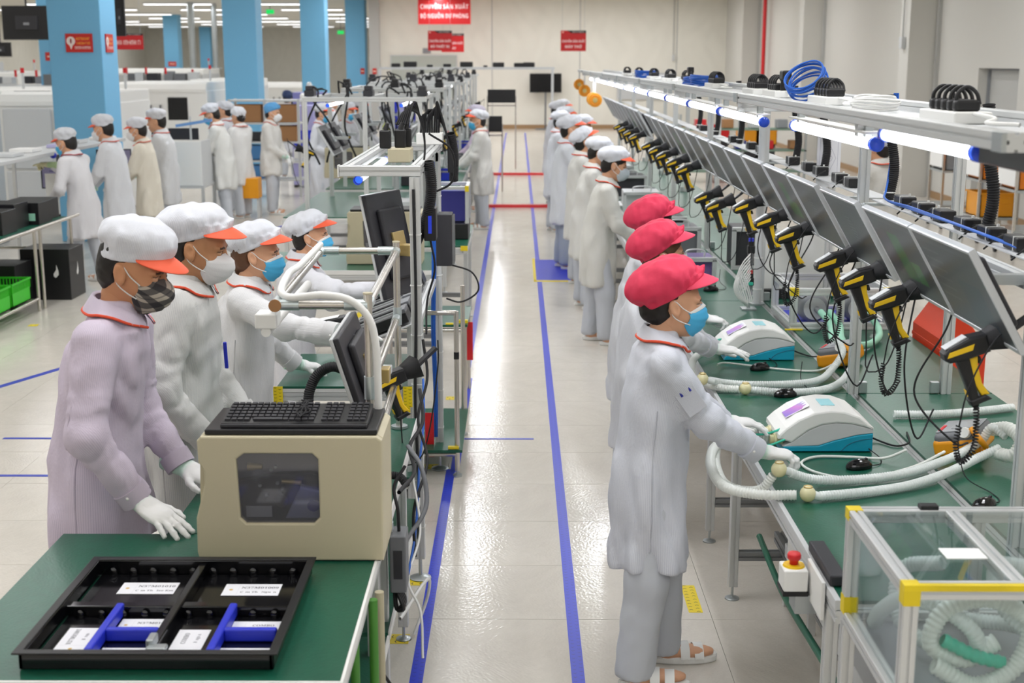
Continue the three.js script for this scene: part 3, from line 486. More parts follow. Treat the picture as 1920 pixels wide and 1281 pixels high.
// ---------- right line: benches, uprights, canopy ----------
const BH = 0.78;
function bench(name, label, group, x0, x1, d0, d1, o = {}) {
  const g = thing(name, label, 'workbench', [(x0 + x1) / 2, 0, -(d0 + d1) / 2], 0, group), w = (x1 - x0) / 2, l = (d1 - d0) / 2, h = o.h || BH;
  part('tabletop', uvM(bx2(-w + 0.018, w - 0.002, h - 0.012, h, -l + 0.001, l - 0.001, 0.002, 1)), M.green, g);
  part('board', bx2(-w + 0.018, w - 0.002, h - 0.03, h - 0.0125, -l + 0.001, l - 0.001), M.edge, g);
  for (const s of [-1, 1]) part('frame_rail', bar(V(s * (w - 0.022), h - 0.052, -l), V(s * (w - 0.022), h - 0.052, l), 0.04), M.alu, g);
  for (const s of [-1, 1]) part('cross_rail', bar(V(-w + 0.045, h - 0.052, s * (l - 0.022)), V(w - 0.045, h - 0.052, s * (l - 0.022)), 0.04), M.alu, g);
  for (const [sx, z] of [[-1, l - 0.13], [1, l - 0.13], [-1, o.leg || -l + 0.55], [1, o.leg || -l + 0.55]]) {
    const lg = part('leg', bar(V(sx * (w - 0.022), 0.06, z), V(sx * (w - 0.022), h - 0.073, z), 0.04), M.alu, g);
    part('levelling_foot', [cyl(V(sx * (w - 0.022), 0.008, z), V(sx * (w - 0.022), 0.06, z), 0.006), lathe([[0, 0], [0.032, 0], [0.03, 0.006], [0.012, 0.012], [0, 0.012]], 16).translate(sx * (w - 0.022), 0, z)], M.zinc, lg);
  }
  for (const z of [l - 0.13, o.leg || -l + 0.55]) part('foot_rail', bar(V(-w + 0.043, 0.2, z), V(w - 0.043, 0.2, z), 0.04), M.aluDark, g);
  if (o.edge !== 0) part('edge_strip', bx2(-w - 0.001, -w + 0.017, h - 0.03, h + 0.001, -l, l, 0.002, 1), M.ltGrey, g);
  return g;
}
const seams = [3.6, 6.05, 8.5, 10.95, 13.4, 15.85, 18.3, 20.75];
for (let k = 0; k < 7; k++) {
  const near = ['with two white ventilators and looping hoses', 'where two pink-capped workers rest their hands', 'beside the black instrument cases', 'in front of the wall sign row', 'beyond the gap in the monitors', 'next to the amber fans', 'at the back wall end'][k];
  bench('workbench', 'green-topped aluminium bench ' + near, 'ventilator benches', 0.915, 1.55, seams[k] + 0.003, seams[k + 1] - 0.003, k ? {} : { leg: -0.65 });
  bench('rear_workbench', 'rear green bench behind the monitor posts, bench ' + ['one', 'two', 'three', 'four', 'five', 'six', 'seven'][k] + ' from the clear hose box', 'rear benches', 1.575, 2.22, seams[k] + 0.003, seams[k + 1] - 0.003, { edge: 0 });
}
[4.05, ...seams.slice(1)].forEach((d, k) => {
  const x = k ? 1.5625 : 1.595, g = thing('upright_frame', 'slotted upright with a top crossbeam ' + (k ? 'at bench joint ' + ['', 'one', 'two', 'three', 'four', 'five', 'six', 'seven'][k] + ' from the clear hose box' : 'on the rear bench beside the hose bundle'), 'upright', [x, BH, -d], 0, 'monitor uprights');
  part('post', bar(V(0, 0.001, 0), V(0, 1.298, 0), 0.045), M.alu, g); part('post', bar(V(0.43, 0.001, 0), V(0.43, 1.298, 0), 0.045), M.alu, g);
  part('crossbeam', bar(V(-0.58, 1.3185, 0), V(0.46, 1.3185, 0), 0.04), M.alu, g);
  each('bracket', [box(0.045, 0.03, 0, 0.04, 0.055, 0.03, 0.004), box(0.38, 0.03, 0, 0.04, 0.055, 0.03, 0.004)], M.zinc, g);
});
for (let k = 0; k < 8; k++) {                       // canopy bays of rails with a cable tray on top
  const d0 = k ? seams[k] : 2.7, d1 = k === 7 ? 22.4 : seams[k + 1] || 22.4, l = (d1 - d0) / 2 - 0.002, g = thing('canopy_bay', 'aluminium canopy rails and pale cable tray over bench bay ' + ['one', 'two', 'three', 'four', 'five', 'six', 'seven', 'eight'][k] + ' from the clear hose box', 'canopy', [0, 2.119, -(d0 + d1) / 2], 0, 'canopy bays');
  for (const x of [1.0, 1.42]) part('rail', bar(V(x, 0.02, -l), V(x, 0.02, l), 0.04), M.alu, g);
  part('tray', [bx2(1.15, 1.4, 0.0, 0.004, -l, l), bx2(1.15, 1.154, 0.004, 0.02, -l, l), bx2(1.396, 1.4, 0.004, 0.02, -l, l)], M.ltGrey, g);
  part('joint_plate', bx2(0.97, 0.98, 0.0, 0.04, l - 0.06, l), M.zinc, g);
}
// bench tubes
function tubeLamp(d0, label, lit, yy, L = 1.18) {
  const g = thing('tube_lamp', label, 'tube lamp', [1.045, yy, -d0 - L / 2], 0, 'bench tube lamps');
  part('tube', cyl(V(0, 0, -L / 2 + 0.02), V(0, 0, L / 2 - 0.02), 0.019, 0.019, 14), M.glowTube, g);
  for (const s of [-1, 1]) { part('end_cap', [cyl(V(0, 0, s * (L / 2 - 0.022)), V(0, 0, s * (L / 2)), 0.0225, 0.0225, 14), sph(V(0, 0, s * L / 2), 0.0215, 1, 1, 0.5)], M.capBlue, g); part('clip', [bx2(-0.012, 0.012, 0.015, 2.118 - yy, s * (L / 2 - 0.11) - 0.015, s * (L / 2 - 0.11) + 0.015, 0.002, 1)], M.zinc, g); }
  part('reflector', bx2(-0.03, 0.03, 0.028, 0.034, -L / 2 + 0.03, L / 2 - 0.03), M.white, g);
  if (lit) { const a = new THREE.RectAreaLight(0xf4f8ff, TASK_POWER, 0.04, L - 0.1); a.name = 'bench_lamp'; a.position.y = -0.024; a.rotation.x = -Math.PI / 2; g.add(a); }
  return g;
}
['one', 'two', 'three', 'four', 'five', 'six', 'seven', 'eight', 'nine', 'ten', 'eleven', 'twelve', 'thirteen'].forEach((n, k) => tubeLamp(k ? 2.66 + k * 1.26 + (k > 1 ? 0.55 : 0) : 3.04, 'glowing tube lamp with blue end caps, tube ' + n + ' from the black end panel', 1, [2.096, 2.062][k] || 2.045, k ? 1.18 : 0.8));
{
  const g = thing('lamp_end_panel', 'black gloss panel with a pale reflection hanging at the canopy end', 'panel', [1.05, 2.146, -2.85]);
  part('panel', bx2(-0.02, 0.02, -0.07, 0.0, -0.16, 0.16, 0.004), M.blackGloss, g); part('hanger', bx2(-0.04, -0.01, -0.03, -0.01, -0.02, 0.02), M.zinc, g);
}
// monitors
const screenMats = [0, 1, 2].map((v) => P(0xffffff, 0.3, { map: canvasTex(512, 288, (c, w, h) => {
  c.fillStyle = '#4b4f52'; c.fillRect(0, 0, w, h); c.fillStyle = '#565a5d'; c.fillRect(0, 0, w, 26); c.fillStyle = '#3f4346'; c.fillRect(0, h - 18, w, 18);
  if (v === 0) { c.fillStyle = '#3d4a52'; c.fillRect(250, 120, 180, 150); c.fillStyle = '#5c5f63'; for (let k = 0; k < 6; k++) c.fillRect(30, 50 + k * 30, 150, 8); }
  if (v === 1) { c.fillStyle = '#3f6b45'; c.fillRect(170, 60, 120, 170); c.fillStyle = '#595560'; c.fillRect(40, 60, 100, 170); c.fillStyle = '#4f7a52'; c.fillRect(300, 150, 90, 80); }
  if (v === 2) { c.fillStyle = '#43484c'; c.fillRect(200, 70, 110, 130); c.fillStyle = '#5f6366'; for (let k = 0; k < 8; k++) c.fillRect(210, 80 + k * 14, 60 + (k * 37) % 30, 5); }
}) }));
const BEZEL = S(0xc4c7ca, 0.35, 0.3);
function monitor(v) {                               // faces -x, leaning its top forward
  const W = 0.572, Hh = 0.335, g = thing('monitor', 'dark tilted monitor', 'monitor', [0, 0, 0]), t = new THREE.Matrix4().makeRotationZ(0.524), A = (q) => q.applyMatrix4(t);
  part('bezel', A(ext([[-W / 2, -Hh / 2], [W / 2, -Hh / 2], [W / 2, Hh / 2], [-W / 2, Hh / 2]], 0.022, 0.003, [[[-W / 2 + 0.011, -Hh / 2 + 0.016], [-W / 2 + 0.011, Hh / 2 - 0.011], [W / 2 - 0.011, Hh / 2 - 0.011], [W / 2 - 0.011, -Hh / 2 + 0.016]]]).rotateY(-Math.PI / 2)), BEZEL, g);
  const sc = new THREE.PlaneGeometry(W - 0.02, Hh - 0.024).rotateY(-Math.PI / 2).translate(-0.008, 0.0025, 0); part('screen', A(fin(sc)), screenMats[v], g);
  part('back_shell', A(merge([bx2(-0.006, 0.012, -Hh / 2 + 0.004, Hh / 2 - 0.004, -W / 2 + 0.004, W / 2 - 0.004), bx2(0.011, 0.045, -0.12, 0.11, -0.2, 0.2, 0.012)])), M.dark, g);
  each('bracket', [A(bx2(0.04, 0.056, -0.05, 0.05, -0.05, 0.05)), slim(V(0.04, 0.02, 0), V(0.2, 0.02, 0), 0.03, 0.04)], M.zinc, g);
  return g;
}
const monKinds = [monitor(0), monitor(1), monitor(2)], monD = [3.905, 4.49, 5.17, 5.85, 6.46, 7.1, 7.75];
for (let d = 8.4; d < 20; d += 0.65) if (d < 13.3 || d > 14.1) monD.push(d);
const monV = [0, 1, 2, 2, 1, 0, 2], ord = ['first', 'second', 'third', 'fourth', 'fifth', 'sixth', 'seventh', 'eighth', 'ninth', 'tenth', 'eleventh', 'twelfth', 'thirteenth', 'fourteenth', 'fifteenth', 'sixteenth', 'seventeenth', 'eighteenth', 'nineteenth', 'twentieth', 'twenty-first', 'twenty-second', 'twenty-third', 'twenty-fourth', 'twenty-fifth'], used = [0, 0, 0];
monD.forEach((d, k) => {
  const v = k < 7 ? monV[k] : (k * 2) % 3 === 1 && k % 2 ? 1 : k % 2 ? 2 : 0, lab = (v === 1 ? 'tilted monitor with a green block on screen, ' : 'tilted monitor with a dark screen, ') + ord[k] + ' along from the clear hose box', o = monKinds[v], p = [1.3225, 1.648, -d];
  if (!used[v]++) { o.position.set(...p); tag(o, lab, 'monitor', 'monitors over the right benches'); } else copy(o, p, 0, lab, 'monitors over the right benches');
});
// rail that carries the monitors, with a cable shelf
for (let k = 0; k < 7; k++) {
  const l = (seams[k + 1] - seams[k]) / 2 - 0.03, g = thing('monitor_rail', 'aluminium rail and cable shelf behind the monitors, bay ' + ord[k] + ' from the clear hose box', 'rail', [1.51, 1.66, -(seams[k] + seams[k + 1]) / 2], 0, 'monitor rails');
  part('rail', bar(V(0, 0, -l), V(0, 0, l), 0.04), M.alu, g); part('shelf', bx2(0.085, 0.19, 0.025, 0.03, -l, l), M.ltGrey, g); each('shelf_arm', [bx2(0.02, 0.19, 0.012, 0.0245, -l + 0.1, -l + 0.13), bx2(0.02, 0.19, 0.012, 0.0245, l - 0.13, l - 0.1)], M.zinc, g);
}
// power bricks tied on the shelf
function brick() {
  const g = thing('power_brick', 'black power brick', 'power adapter', [0, 0, 0]);
  part('case', box(0, 0.024, 0, 0.062, 0.046, 0.13, 0.006), M.black, g); part('cable_tie', [box(0, 0.0245, 0.03, 0.0645, 0.0485, 0.005), box(0.01, 0.053, 0.03, 0.008, 0.01, 0.008)], M.white, g);
  part('cord', tube([V(0, 0.024, 0.062), V(0.004, 0.03, 0.1), V(-0.03, 0.015, 0.12), V(-0.06, -0.02, 0.1)], 0.0035, 14, 5), M.rubber, g); return g;
}
const brick0 = brick(), brickD = [4.36, 4.62, 4.88, 5.16, 5.42, 5.68, 6.6, 6.85, 7.3, 7.6, 8.05, 9.1, 9.5, 10.3, 11.4, 12.0];
brickD.forEach((d, k) => { const p = [1.647, 1.6915, -d], l = 'black power brick strapped on the cable shelf, ' + ord[k] + ' from the hose box end'; if (!k) { brick0.position.set(...p); tag(brick0, l, 'power adapter', 'power bricks on the shelf'); } else copy(brick0, p, k % 3 ? 0 : Math.PI, l, 'power bricks on the shelf'); });
solo('cable_bundle', [0, 1, 2].map((k) => tube([V(1.62 + k * 0.006, 1.706, -4.3), V(1.585 + k * 0.004, 1.72, -4.8), V(1.59, 1.712 + k * 0.004, -5.4), V(1.58, 1.72, -5.75), V(1.64, 1.75, -5.95), V(1.67 + k * 0.008, 1.95, -6.0), V(1.67 + k * 0.008, 2.16, -6.02)], 0.0045, 50, 6)), M.cableBlue, 'blue network cables running along the cable shelf then up', 'cables');
for (const [d, l] of [[4.72, 'black corrugated conduit rising from the shelf near the hose box'], [5.98, 'black corrugated conduit beside the blue cables'], [7.3, 'black corrugated conduit by the diagram sheet'], [8.05, 'bent black corrugated conduit beside the clamp'], [9.2, 'black corrugated conduit above the ninth monitor'], [10.1, 'black corrugated conduit above the green screen'], [11.3, 'slim black conduit over the third bench'], [12.4, 'slim black conduit beyond the third bench']]) {
  const g = thing('cable_conduit', l, 'conduit', [1.66, 1.692, -d], 0, 'black conduits'); part('pipe', hose([V(0, 0, 0), V(0.015, 0.14, 0.01), V(-0.005, 0.3, -0.01), V(-0.02, 0.46, 0)], 0.021, 0.009, 0.1, 12), M.rubber, g); part('tie', lathe([[0.023, 0], [0.026, 0], [0.026, 0.006], [0.023, 0.006]], 16).translate(0.002, 0.03, 0), M.white, g); part('tie', lathe([[0.023, 0], [0.026, 0], [0.026, 0.006], [0.023, 0.006]], 16).translate(0, 0.38, 0), M.white, g);
}
// scanners
function scanner(coil) {
  const g = thing('barcode_scanner', 'scanner', 'scanner', [0, 0, 0]), t = new THREE.Matrix4().makeRotationZ(0.36), A = (q) => q.applyMatrix4(t), T = 0.058;
  part('shell', A(merge([ext([[-0.062, 0.048], [-0.05, 0.036], [0.0, 0.03], [0.07, 0.03], [0.074, 0.085], [0.02, 0.092], [-0.04, 0.082], [-0.06, 0.068]], T, 0.008), ext([[-0.03, 0.036], [0.01, 0.036], [0.004, -0.06], [0.0, -0.1], [-0.026, -0.1], [-0.024, -0.05]], 0.036, 0.008), ext([[-0.03, -0.092], [0.02, -0.088], [0.036, -0.108], [-0.026, -0.112]], 0.04, 0.006)])), M.black, g);
  part('grip', A(ext([[0.008, 0.034], [0.034, 0.03], [0.026, 0.0], [0.022, -0.055], [0.034, -0.094], [0.01, -0.09], [0.0, -0.05], [0.002, 0.0]], 0.03, 0.006)), M.yellow, g);
  for (const s of [-1, 1]) part('side_strip', A(ext([[-0.055, 0.055], [0.02, 0.054], [0.03, 0.07], [-0.045, 0.069]], 0.004, 0.001).translate(0, 0, s * (T / 2 + 0.0005))), M.yellow, g);
  part('top_label', A(ext([[-0.052, 0.0785], [0.018, 0.0925], [0.016, 0.0955], [-0.053, 0.0815]], 0.04, 0.001)), M.ltGrey, g);
  part('tag', A(box(-0.028, -0.07, 0, 0.002, 0.02, 0.018)), M.yellow, g); part('trigger', A(box(0.036, 0.012, 0, 0.012, 0.022, 0.016, 0.004)), M.black, g);
  part('cup', A(fin(new THREE.CylinderGeometry(0.056, 0.034, 0.07, 4, 1)).rotateY(Math.PI / 4).rotateZ(-Math.PI / 2).translate(0.1, 0.06, 0)), M.rubber, g);
  part('cup_arm', slim(V(0.1, 0.1, 0), V(0.19, 0.17, 0), 0.012, 0.03), M.dark, g);
  if (coil) part('coiled_cord', [helix([V(0.03, -0.11, 0), V(0.035, -0.16, 0.0), V(0.02, -0.24, 0.03), V(-0.02, -0.27, 0.05), V(-0.04, -0.22, 0.06), V(-0.035, -0.16, 0.06)], 0.0075, 34, 0.0026, 7), tube([V(-0.035, -0.16, 0.06), V(-0.02, -0.05, 0.07), V(0.06, 0.1, 0.05), V(0.2, 0.2, 0.02)], 0.0026, 20, 5), cyl(V(0.028, -0.095, 0), V(0.03, -0.125, 0), 0.008, 0.005)], M.rubber, g);
  else part('cord', tube([V(0.03, -0.1, 0), V(0.035, -0.2, 0), V(0.04, -0.3, 0.02), V(0.1, -0.28, 0.03), V(0.19, 0.1, 0.02), V(0.2, 0.2, 0.0)], 0.003, 26, 5), M.rubber, g);
  return g;
}
const scA = scanner(true), scB = scanner(false);
[3.77, 4.58, 5.02, 5.46, 6.32, 6.9, 7.6, 8.55, 9.1, 10.2, 10.9, 11.7, 12.4, 13.1, 14.6, 15.4, 16.2, 17.0].forEach((d, k) => {
  const c = [0, 1, 3, 4].includes(k), p = [k > 6 ? 1.28 : 1.305, k === 7 || k === 8 ? 1.33 : 1.43, -d], l = 'yellow-black scanner gun ' + (c ? 'with coiled cord ' : '') + 'under the monitors, ' + ord[k] + ' from the clear hose box', o = c ? scA : scB;
  if (k === 0 || k === 2) { o.position.set(...p); tag(o, l, 'scanner', 'scanner guns on the right line'); } else copy(o, p, 0, l, 'scanner guns on the right line');
});
// adapters on the canopy
function strip(n, cable) {
  const g = thing('power_strip', 'x', 'power strip', [0, 0, 0]); part('socket_block', box(0, 0.017, 0, 0.11, 0.034, 0.34, 0.006), M.white, g);
  for (let k = 0; k < n; k++) { const z = -0.12 + k * 0.055; part('plug', [box(0, 0.05, z, 0.075, 0.034, 0.036, 0.01), tube([V(-0.03, 0.06, z), V(-0.026, 0.085, z), V(0, 0.104, z), V(0.028, 0.085, z), V(0.034, 0.055, z + 0.012)], 0.006, 16, 6)], M.black, g); }
  if (cable) part('adapter', [box(0.0, 0.108, 0.14, 0.045, 0.045, 0.09, 0.008), tube([V(0.0, 0.1, 0.185), V(0.0, 0.06, 0.21), V(0.02, 0.02, 0.2)], 0.005, 10, 5), cyl(V(0, 0.034, 0.11), V(0, 0.09, 0.12), 0.018)], M.black, g);
  part('white_lead', tube([V(0.0, 0.03, 0.17), V(0.03, 0.02, 0.26), V(-0.02, 0.012, 0.34), V(0.04, 0.01, 0.42)], 0.006, 16, 6), M.white, g); return g;
}
const stA = strip(5, false), stB = strip(4, true);
[[1.29, 4.0], [1.29, 5.62], [1.3, 6.75], [1.28, 7.25], [1.3, 8.9], [1.3, 10.4], [1.3, 11.6], [1.3, 13.0], [1.3, 14.6], [1.3, 16.2]].forEach(([x, d], k) => { const o = k === 2 || k === 5 ? stB : stA, p = [x, 2.1235, -d], l = 'white power strip with arched black plugs on the canopy, ' + ord[k] + ' from the hose box end'; if (k === 0 || k === 2) { o.position.set(...p); tag(o, l, 'power strip', 'power strips on the canopy'); } else copy(o, p, 0, l, 'power strips on the canopy'); });
function coil(name, x, y, d, r, n, mat, label, tilt = 0) {
  const l = []; for (let k = 0; k < n; k++) { const q = r * (0.86 + 0.2 * R()), pts = []; for (let j = 0; j < 14; j++) { const a = j / 14 * Math.PI * 2; pts.push(V(Math.cos(a) * q, 0.008 + k * 0.009 + 0.004 * Math.sin(a * 2 + k), Math.sin(a) * q * 1.1)); } l.push(tube(pts, 0.0042, 40, 5, true)); }
  const o = solo(name, l, mat, label, 'cable coil'); o.position.set(x, y, -d); o.rotation.set(tilt, 0, tilt); return o;
}
coil('cable_coil', 1.27, 2.18, 5.9, 0.085, 9, M.cableBlue, 'coil of blue network cable beside the second power strip', 0.5); coil('cable_coil', 1.27, 2.13, 9.25, 0.1, 8, M.cableBlue, 'blue network cable coil lying beyond the fifth power strip'); coil('cable_coil', 1.28, 2.13, 9.75, 0.1, 6, M.cableBlue, 'smaller loose blue cable coil next to the larger one'); coil('cable_coil', 1.25, 2.124, 4.75, 0.08, 6, M.white, 'white lead coiled flat on the canopy tray'); coil('cable_coil', 1.28, 2.13, 13.6, 0.11, 8, M.cableBlue, 'far blue cable coil over the fourth bench');
// ventilators
function ventilator(label, x, d) {
  const g = thing('ventilator', label, 'ventilator', [x, BH, -d], 0, 'ventilators on test'), W = 0.27;
  const bot = [[-0.178, 0.004], [0.185, 0.004], [0.185, 0.078], [0.12, 0.07], [0.03, 0.047], [-0.03, 0.027], [-0.075, 0.026], [-0.165, 0.026]];
  const mid = [[-0.17, 0.024], [-0.03, 0.0275], [0.03, 0.0475], [0.12, 0.0705], [0.185, 0.0785], [0.185, 0.094], [0.15, 0.104], [0.1, 0.116], [0.04, 0.12], [-0.02, 0.112], [-0.07, 0.09], [-0.11, 0.06], [-0.13, 0.045]];
  const top = [[-0.19, 0.055], [-0.135, 0.04], [-0.11, 0.06], [-0.07, 0.0905], [-0.02, 0.1125], [0.04, 0.1205], [0.1, 0.1165], [0.15, 0.1045], [0.185, 0.0945], [0.187, 0.1], [0.13, 0.147], [0.07, 0.168], [0.01, 0.172], [-0.05, 0.163], [-0.11, 0.137], [-0.16, 0.1], [-0.188, 0.073]];
  part('base_shell', ext(bot, W, 0.004), M.teal, g); part('side_shell', ext(mid, W - 0.004, 0.004), M.ltGrey, g); part('top_shell', ext(top, W + 0.002, 0.008), M.white, g);
  const slope = (s, y0) => new THREE.Matrix4().makeRotationZ(s), scr = print(0.12, 0.08, (c, w, h) => { const q = c.createLinearGradient(0, h, w, 0); q.addColorStop(0, '#6a55c8'); q.addColorStop(0.6, '#c063c4'); q.addColorStop(1, '#7fb8d8'); c.fillStyle = '#e9e8ec'; c.fillRect(0, 0, w, h); c.fillStyle = q; c.beginPath(); c.moveTo(0, h * 0.15); c.lineTo(w * 0.7, h * 0.1); for (let k = 0; k < 6; k++) { c.lineTo(w * (0.95 - (k % 2) * 0.18), h * (0.12 + k * 0.13)); } c.lineTo(w * 0.7, h * 0.92); c.lineTo(0, h * 0.92); c.fill(); }, 256, 0.3);
  part('screen', fin(new THREE.PlaneGeometry(0.105, 0.1)).rotateX(-Math.PI / 2).rotateZ(0.5).translate(-0.099, 0.1452, 0.0), scr, g);
  part('top_window', box(0, 0, 0, 0.055, 0.003, 0.1, 0.001).rotateZ(0.0).translate(0.02, 0.1722, 0.0), S(0x9fe0ea, 0.3), g);
  part('groove', tube([V(0.06, 0.006, W / 2), V(0.09, 0.034, W / 2), V(0.14, 0.052, W / 2), V(0.184, 0.058, W / 2)], 0.0018, 16, 5), S(0x0a5f78, 0.5), g);
  for (const z of [0.09, -0.03]) part('outlet_port', [cyl(V(-0.165, 0.042, z), V(-0.215, 0.042, z), 0.02, 0.018, 16), cyl(V(-0.19, 0.042, z), V(-0.2, 0.042, z), 0.024, 0.024, 16)], M.valve, g);
  each('rubber_foot', [box(-0.12, 0.002, 0.1, 0.03, 0.004, 0.03), box(0.15, 0.002, 0.1, 0.03, 0.004, 0.03), box(-0.12, 0.002, -0.1, 0.03, 0.004, 0.03), box(0.15, 0.002, -0.1, 0.03, 0.004, 0.03)], M.rubber, g);
  part('power_cord', tube([V(0.185, 0.03, -0.05), V(0.24, 0.01, -0.02), V(0.3, 0.006, 0.06), V(0.36, 0.006, 0.02), V(0.4, 0.006, -0.14)], 0.004, 24, 5), M.rubber, g);
  return g;
}
ventilator('white and teal ventilator beside the wrist of the pink-capped worker in front', 1.22, 5.22);
ventilator('white and teal ventilator under the gloved hands of the middle pink-capped worker', 1.245, 6.87);
// breathing hoses, valves and small leads
const hz = (name, pts, r, label, mat = M.hose, pitch = 0.011) => solo(name, hose(pts.map((p) => V(p[0], p[1], -p[2])), r, pitch, 0.1, 10), mat, label, 'hose', 'breathing hoses');
const ball = (x, y, d, label) => { const g = thing('valve', label, 'valve', [x, y, -d]); part('globe', [sph(V(0, 0, 0), 0.029)], M.valve, g); part('neck', [cyl(V(0.02, -0.004, 0), V(0.055, -0.012, 0.005), 0.016, 0.014, 12)], M.hose, g); part('ring', fin(new THREE.TorusGeometry(0.014, 0.003, 6, 16)).rotateX(Math.PI / 2).translate(0, 0.026, 0), M.brass, g); return g; };
ball(0.94, 0.862, 4.6, 'amber valve globe held in the front worker\'s glove'); ball(1.02, 0.81, 4.48, 'amber valve globe lying at the bench edge'); ball(0.86, 0.85, 6.04, 'amber valve globe hanging over the bench edge by the second worker'); ball(1.058, 0.81, 6.02, 'amber valve globe resting on the bench between the workers');
hz('breathing_hose', [[0.975, 0.853, 4.59], [1.06, 0.82, 4.62], [1.2, 0.803, 4.66], [1.4, 0.803, 4.72], [1.58, 0.81, 4.84], [1.72, 0.83, 4.94], [1.79, 0.87, 4.96], [1.82, 0.92, 4.95], [1.86, 0.9, 4.9]], 0.0165, 'ribbed clear hose from the held valve across the front bench');
hz('breathing_hose', [[1.06, 0.803, 4.475], [1.2, 0.8, 4.52], [1.4, 0.8, 4.6], [1.6, 0.81, 4.74], [1.75, 0.83, 4.86], [1.83, 0.86, 4.88]], 0.0165, 'ribbed clear hose from the valve at the bench edge');
hz('breathing_hose', [[1.0, 0.823, 5.14], [0.93, 0.83, 5.16], [0.86, 0.835, 5.1], [0.76, 0.84, 4.95], [0.72, 0.82, 4.75], [0.75, 0.8, 4.58], [0.86, 0.8, 4.5], [0.98, 0.806, 4.478]], 0.018, 'clear hose looping off the bench edge back to the front ventilator', M.softHose);
hz('breathing_hose', [[1.0, 0.823, 5.25], [0.92, 0.83, 5.28], [0.83, 0.835, 5.16], [0.76, 0.8, 4.92], [0.78, 0.76, 4.72], [0.88, 0.78, 4.62], [0.92, 0.84, 4.6]], 0.0165, 'clear hose hanging below the front worker\'s sleeve', M.softHose);
hz('breathing_hose', [[0.89, 0.845, 6.04], [1.0, 0.81, 6.12], [1.2, 0.8, 6.14], [1.42, 0.802, 6.2], [1.53, 0.82, 6.35], [1.6, 0.9, 6.42], [1.58, 0.95, 6.5]], 0.0165, 'ribbed clear hose of the second ventilator, farther one');
hz('breathing_hose', [[1.09, 0.803, 6.02], [1.25, 0.798, 6.0], [1.42, 0.8, 6.04], [1.53, 0.81, 6.15], [1.62, 0.86, 6.28]], 0.0165, 'ribbed clear hose of the second ventilator, nearer one');
hz('breathing_hose', [[1.024, 0.823, 6.8], [0.93, 0.82, 6.7], [0.87, 0.81, 6.5], [0.86, 0.8, 6.25], [0.95, 0.805, 6.05], [1.03, 0.806, 6.02]], 0.017, 'smooth clear hose between the second ventilator and its valve', M.softHose);
hz('breathing_hose', [[1.63, 0.8, 5.6], [1.8, 0.8, 5.6], [2.0, 0.8, 5.65], [2.19, 0.8, 5.72]], 0.0165, 'ribbed hose lying across the rear bench, farther'); hz('breathing_hose', [[1.86, 0.8, 5.4], [2.0, 0.8, 5.36], [2.19, 0.8, 5.34]], 0.0165, 'ribbed hose lying on the rear bench behind the front tester'); hz('breathing_hose', [[1.88, 0.8, 4.84], [2.0, 0.8, 4.86], [2.19, 0.8, 4.92]], 0.0165, 'ribbed hose end on the rear bench beside the upright');
const lead = (pts, r, mat, label, cat = 'lead') => solo(cat === 'cable' ? 'cable' : 'lead', tube(pts.map((p) => V(p[0], p[1], -p[2])), r, pts.length * 9, 6), mat, label, cat, 'bench leads');
lead([[1.5, 0.832, 4.95], [1.42, 0.796, 4.96], [1.3, 0.788, 5.0], [1.16, 0.788, 5.0], [1.09, 0.788, 4.92], [1.12, 0.788, 4.8], [1.25, 0.79, 4.72], [1.5, 0.8, 4.84], [1.63, 0.84, 4.9]], 0.0055, M.softHose, 'thin clear pressure line curling past the front mouse'); lead([[1.09, 0.79, 4.92], [1.03, 0.795, 4.87], [0.97, 0.815, 4.82]], 0.005, M.softHose, 'short clear line from the glove to the brass joint');
lead([[1.09, 0.86, 5.2], [1.05, 0.862, 5.14], [0.98, 0.852, 5.1], [0.9, 0.84, 5.14]], 0.005, M.greenTube, 'green pressure tube rising over the front ventilator port'); lead([[1.05, 0.84, 5.06], [0.98, 0.835, 5.0], [0.9, 0.83, 4.98]], 0.005, M.greenTube, 'green pressure tube beside the gloved wrist'); lead([[1.12, 0.86, 6.9], [1.05, 0.865, 6.86], [0.98, 0.84, 6.8]], 0.005, M.greenTube, 'green pressure tube on the second ventilator');
lead([[1.6, 0.83, 6.5], [1.5, 0.79, 6.48], [1.35, 0.788, 6.5], [1.18, 0.79, 6.58], [1.05, 0.8, 6.6], [1.0, 0.81, 6.52]], 0.0055, M.softHose, 'clear pressure line passing the second mouse');
[[1.3, 4.876, 0.35, 'black mouse lying beside the pressure line on the front bench'], [1.237, 5.985, 0.2, 'black mouse behind the front ventilator'], [1.216, 6.53, 0.4, 'black mouse under the worker\'s glove'], [1.302, 8.875, 0.3, 'black mouse alone on the second bench'], [1.62, 4.42, 0.6, 'black mouse half hidden beside the clear box']].forEach(([x, d, t, l], k) => {
  const g = thing('mouse', l, 'mouse', [x, BH, -d], t, 'bench mice'); part('shell', (() => { const q = fin(new THREE.SphereGeometry(1, 20, 14)), p = q.attributes.position; for (let i = 0; i < p.count; i++) if (p.getY(i) < -0.25) p.setY(i, -0.25); q.scale(0.056, 0.03, 0.031).translate(0, 0.0085, 0); q.computeVertexNormals(); return q; })(), M.blackGloss, g);
  part('wheel', cyl(V(0.03, 0.034, -0.004), V(0.03, 0.034, 0.004), 0.006), M.dark, g); part('cord', tube([V(0.054, 0.006, 0), V(0.1, 0.004, -0.01), V(0.15, 0.004, -0.08), V(0.16, 0.03, -0.2), V(0.19, 0.1, -0.26)], 0.0022, 20, 5), M.rubber, g);
});
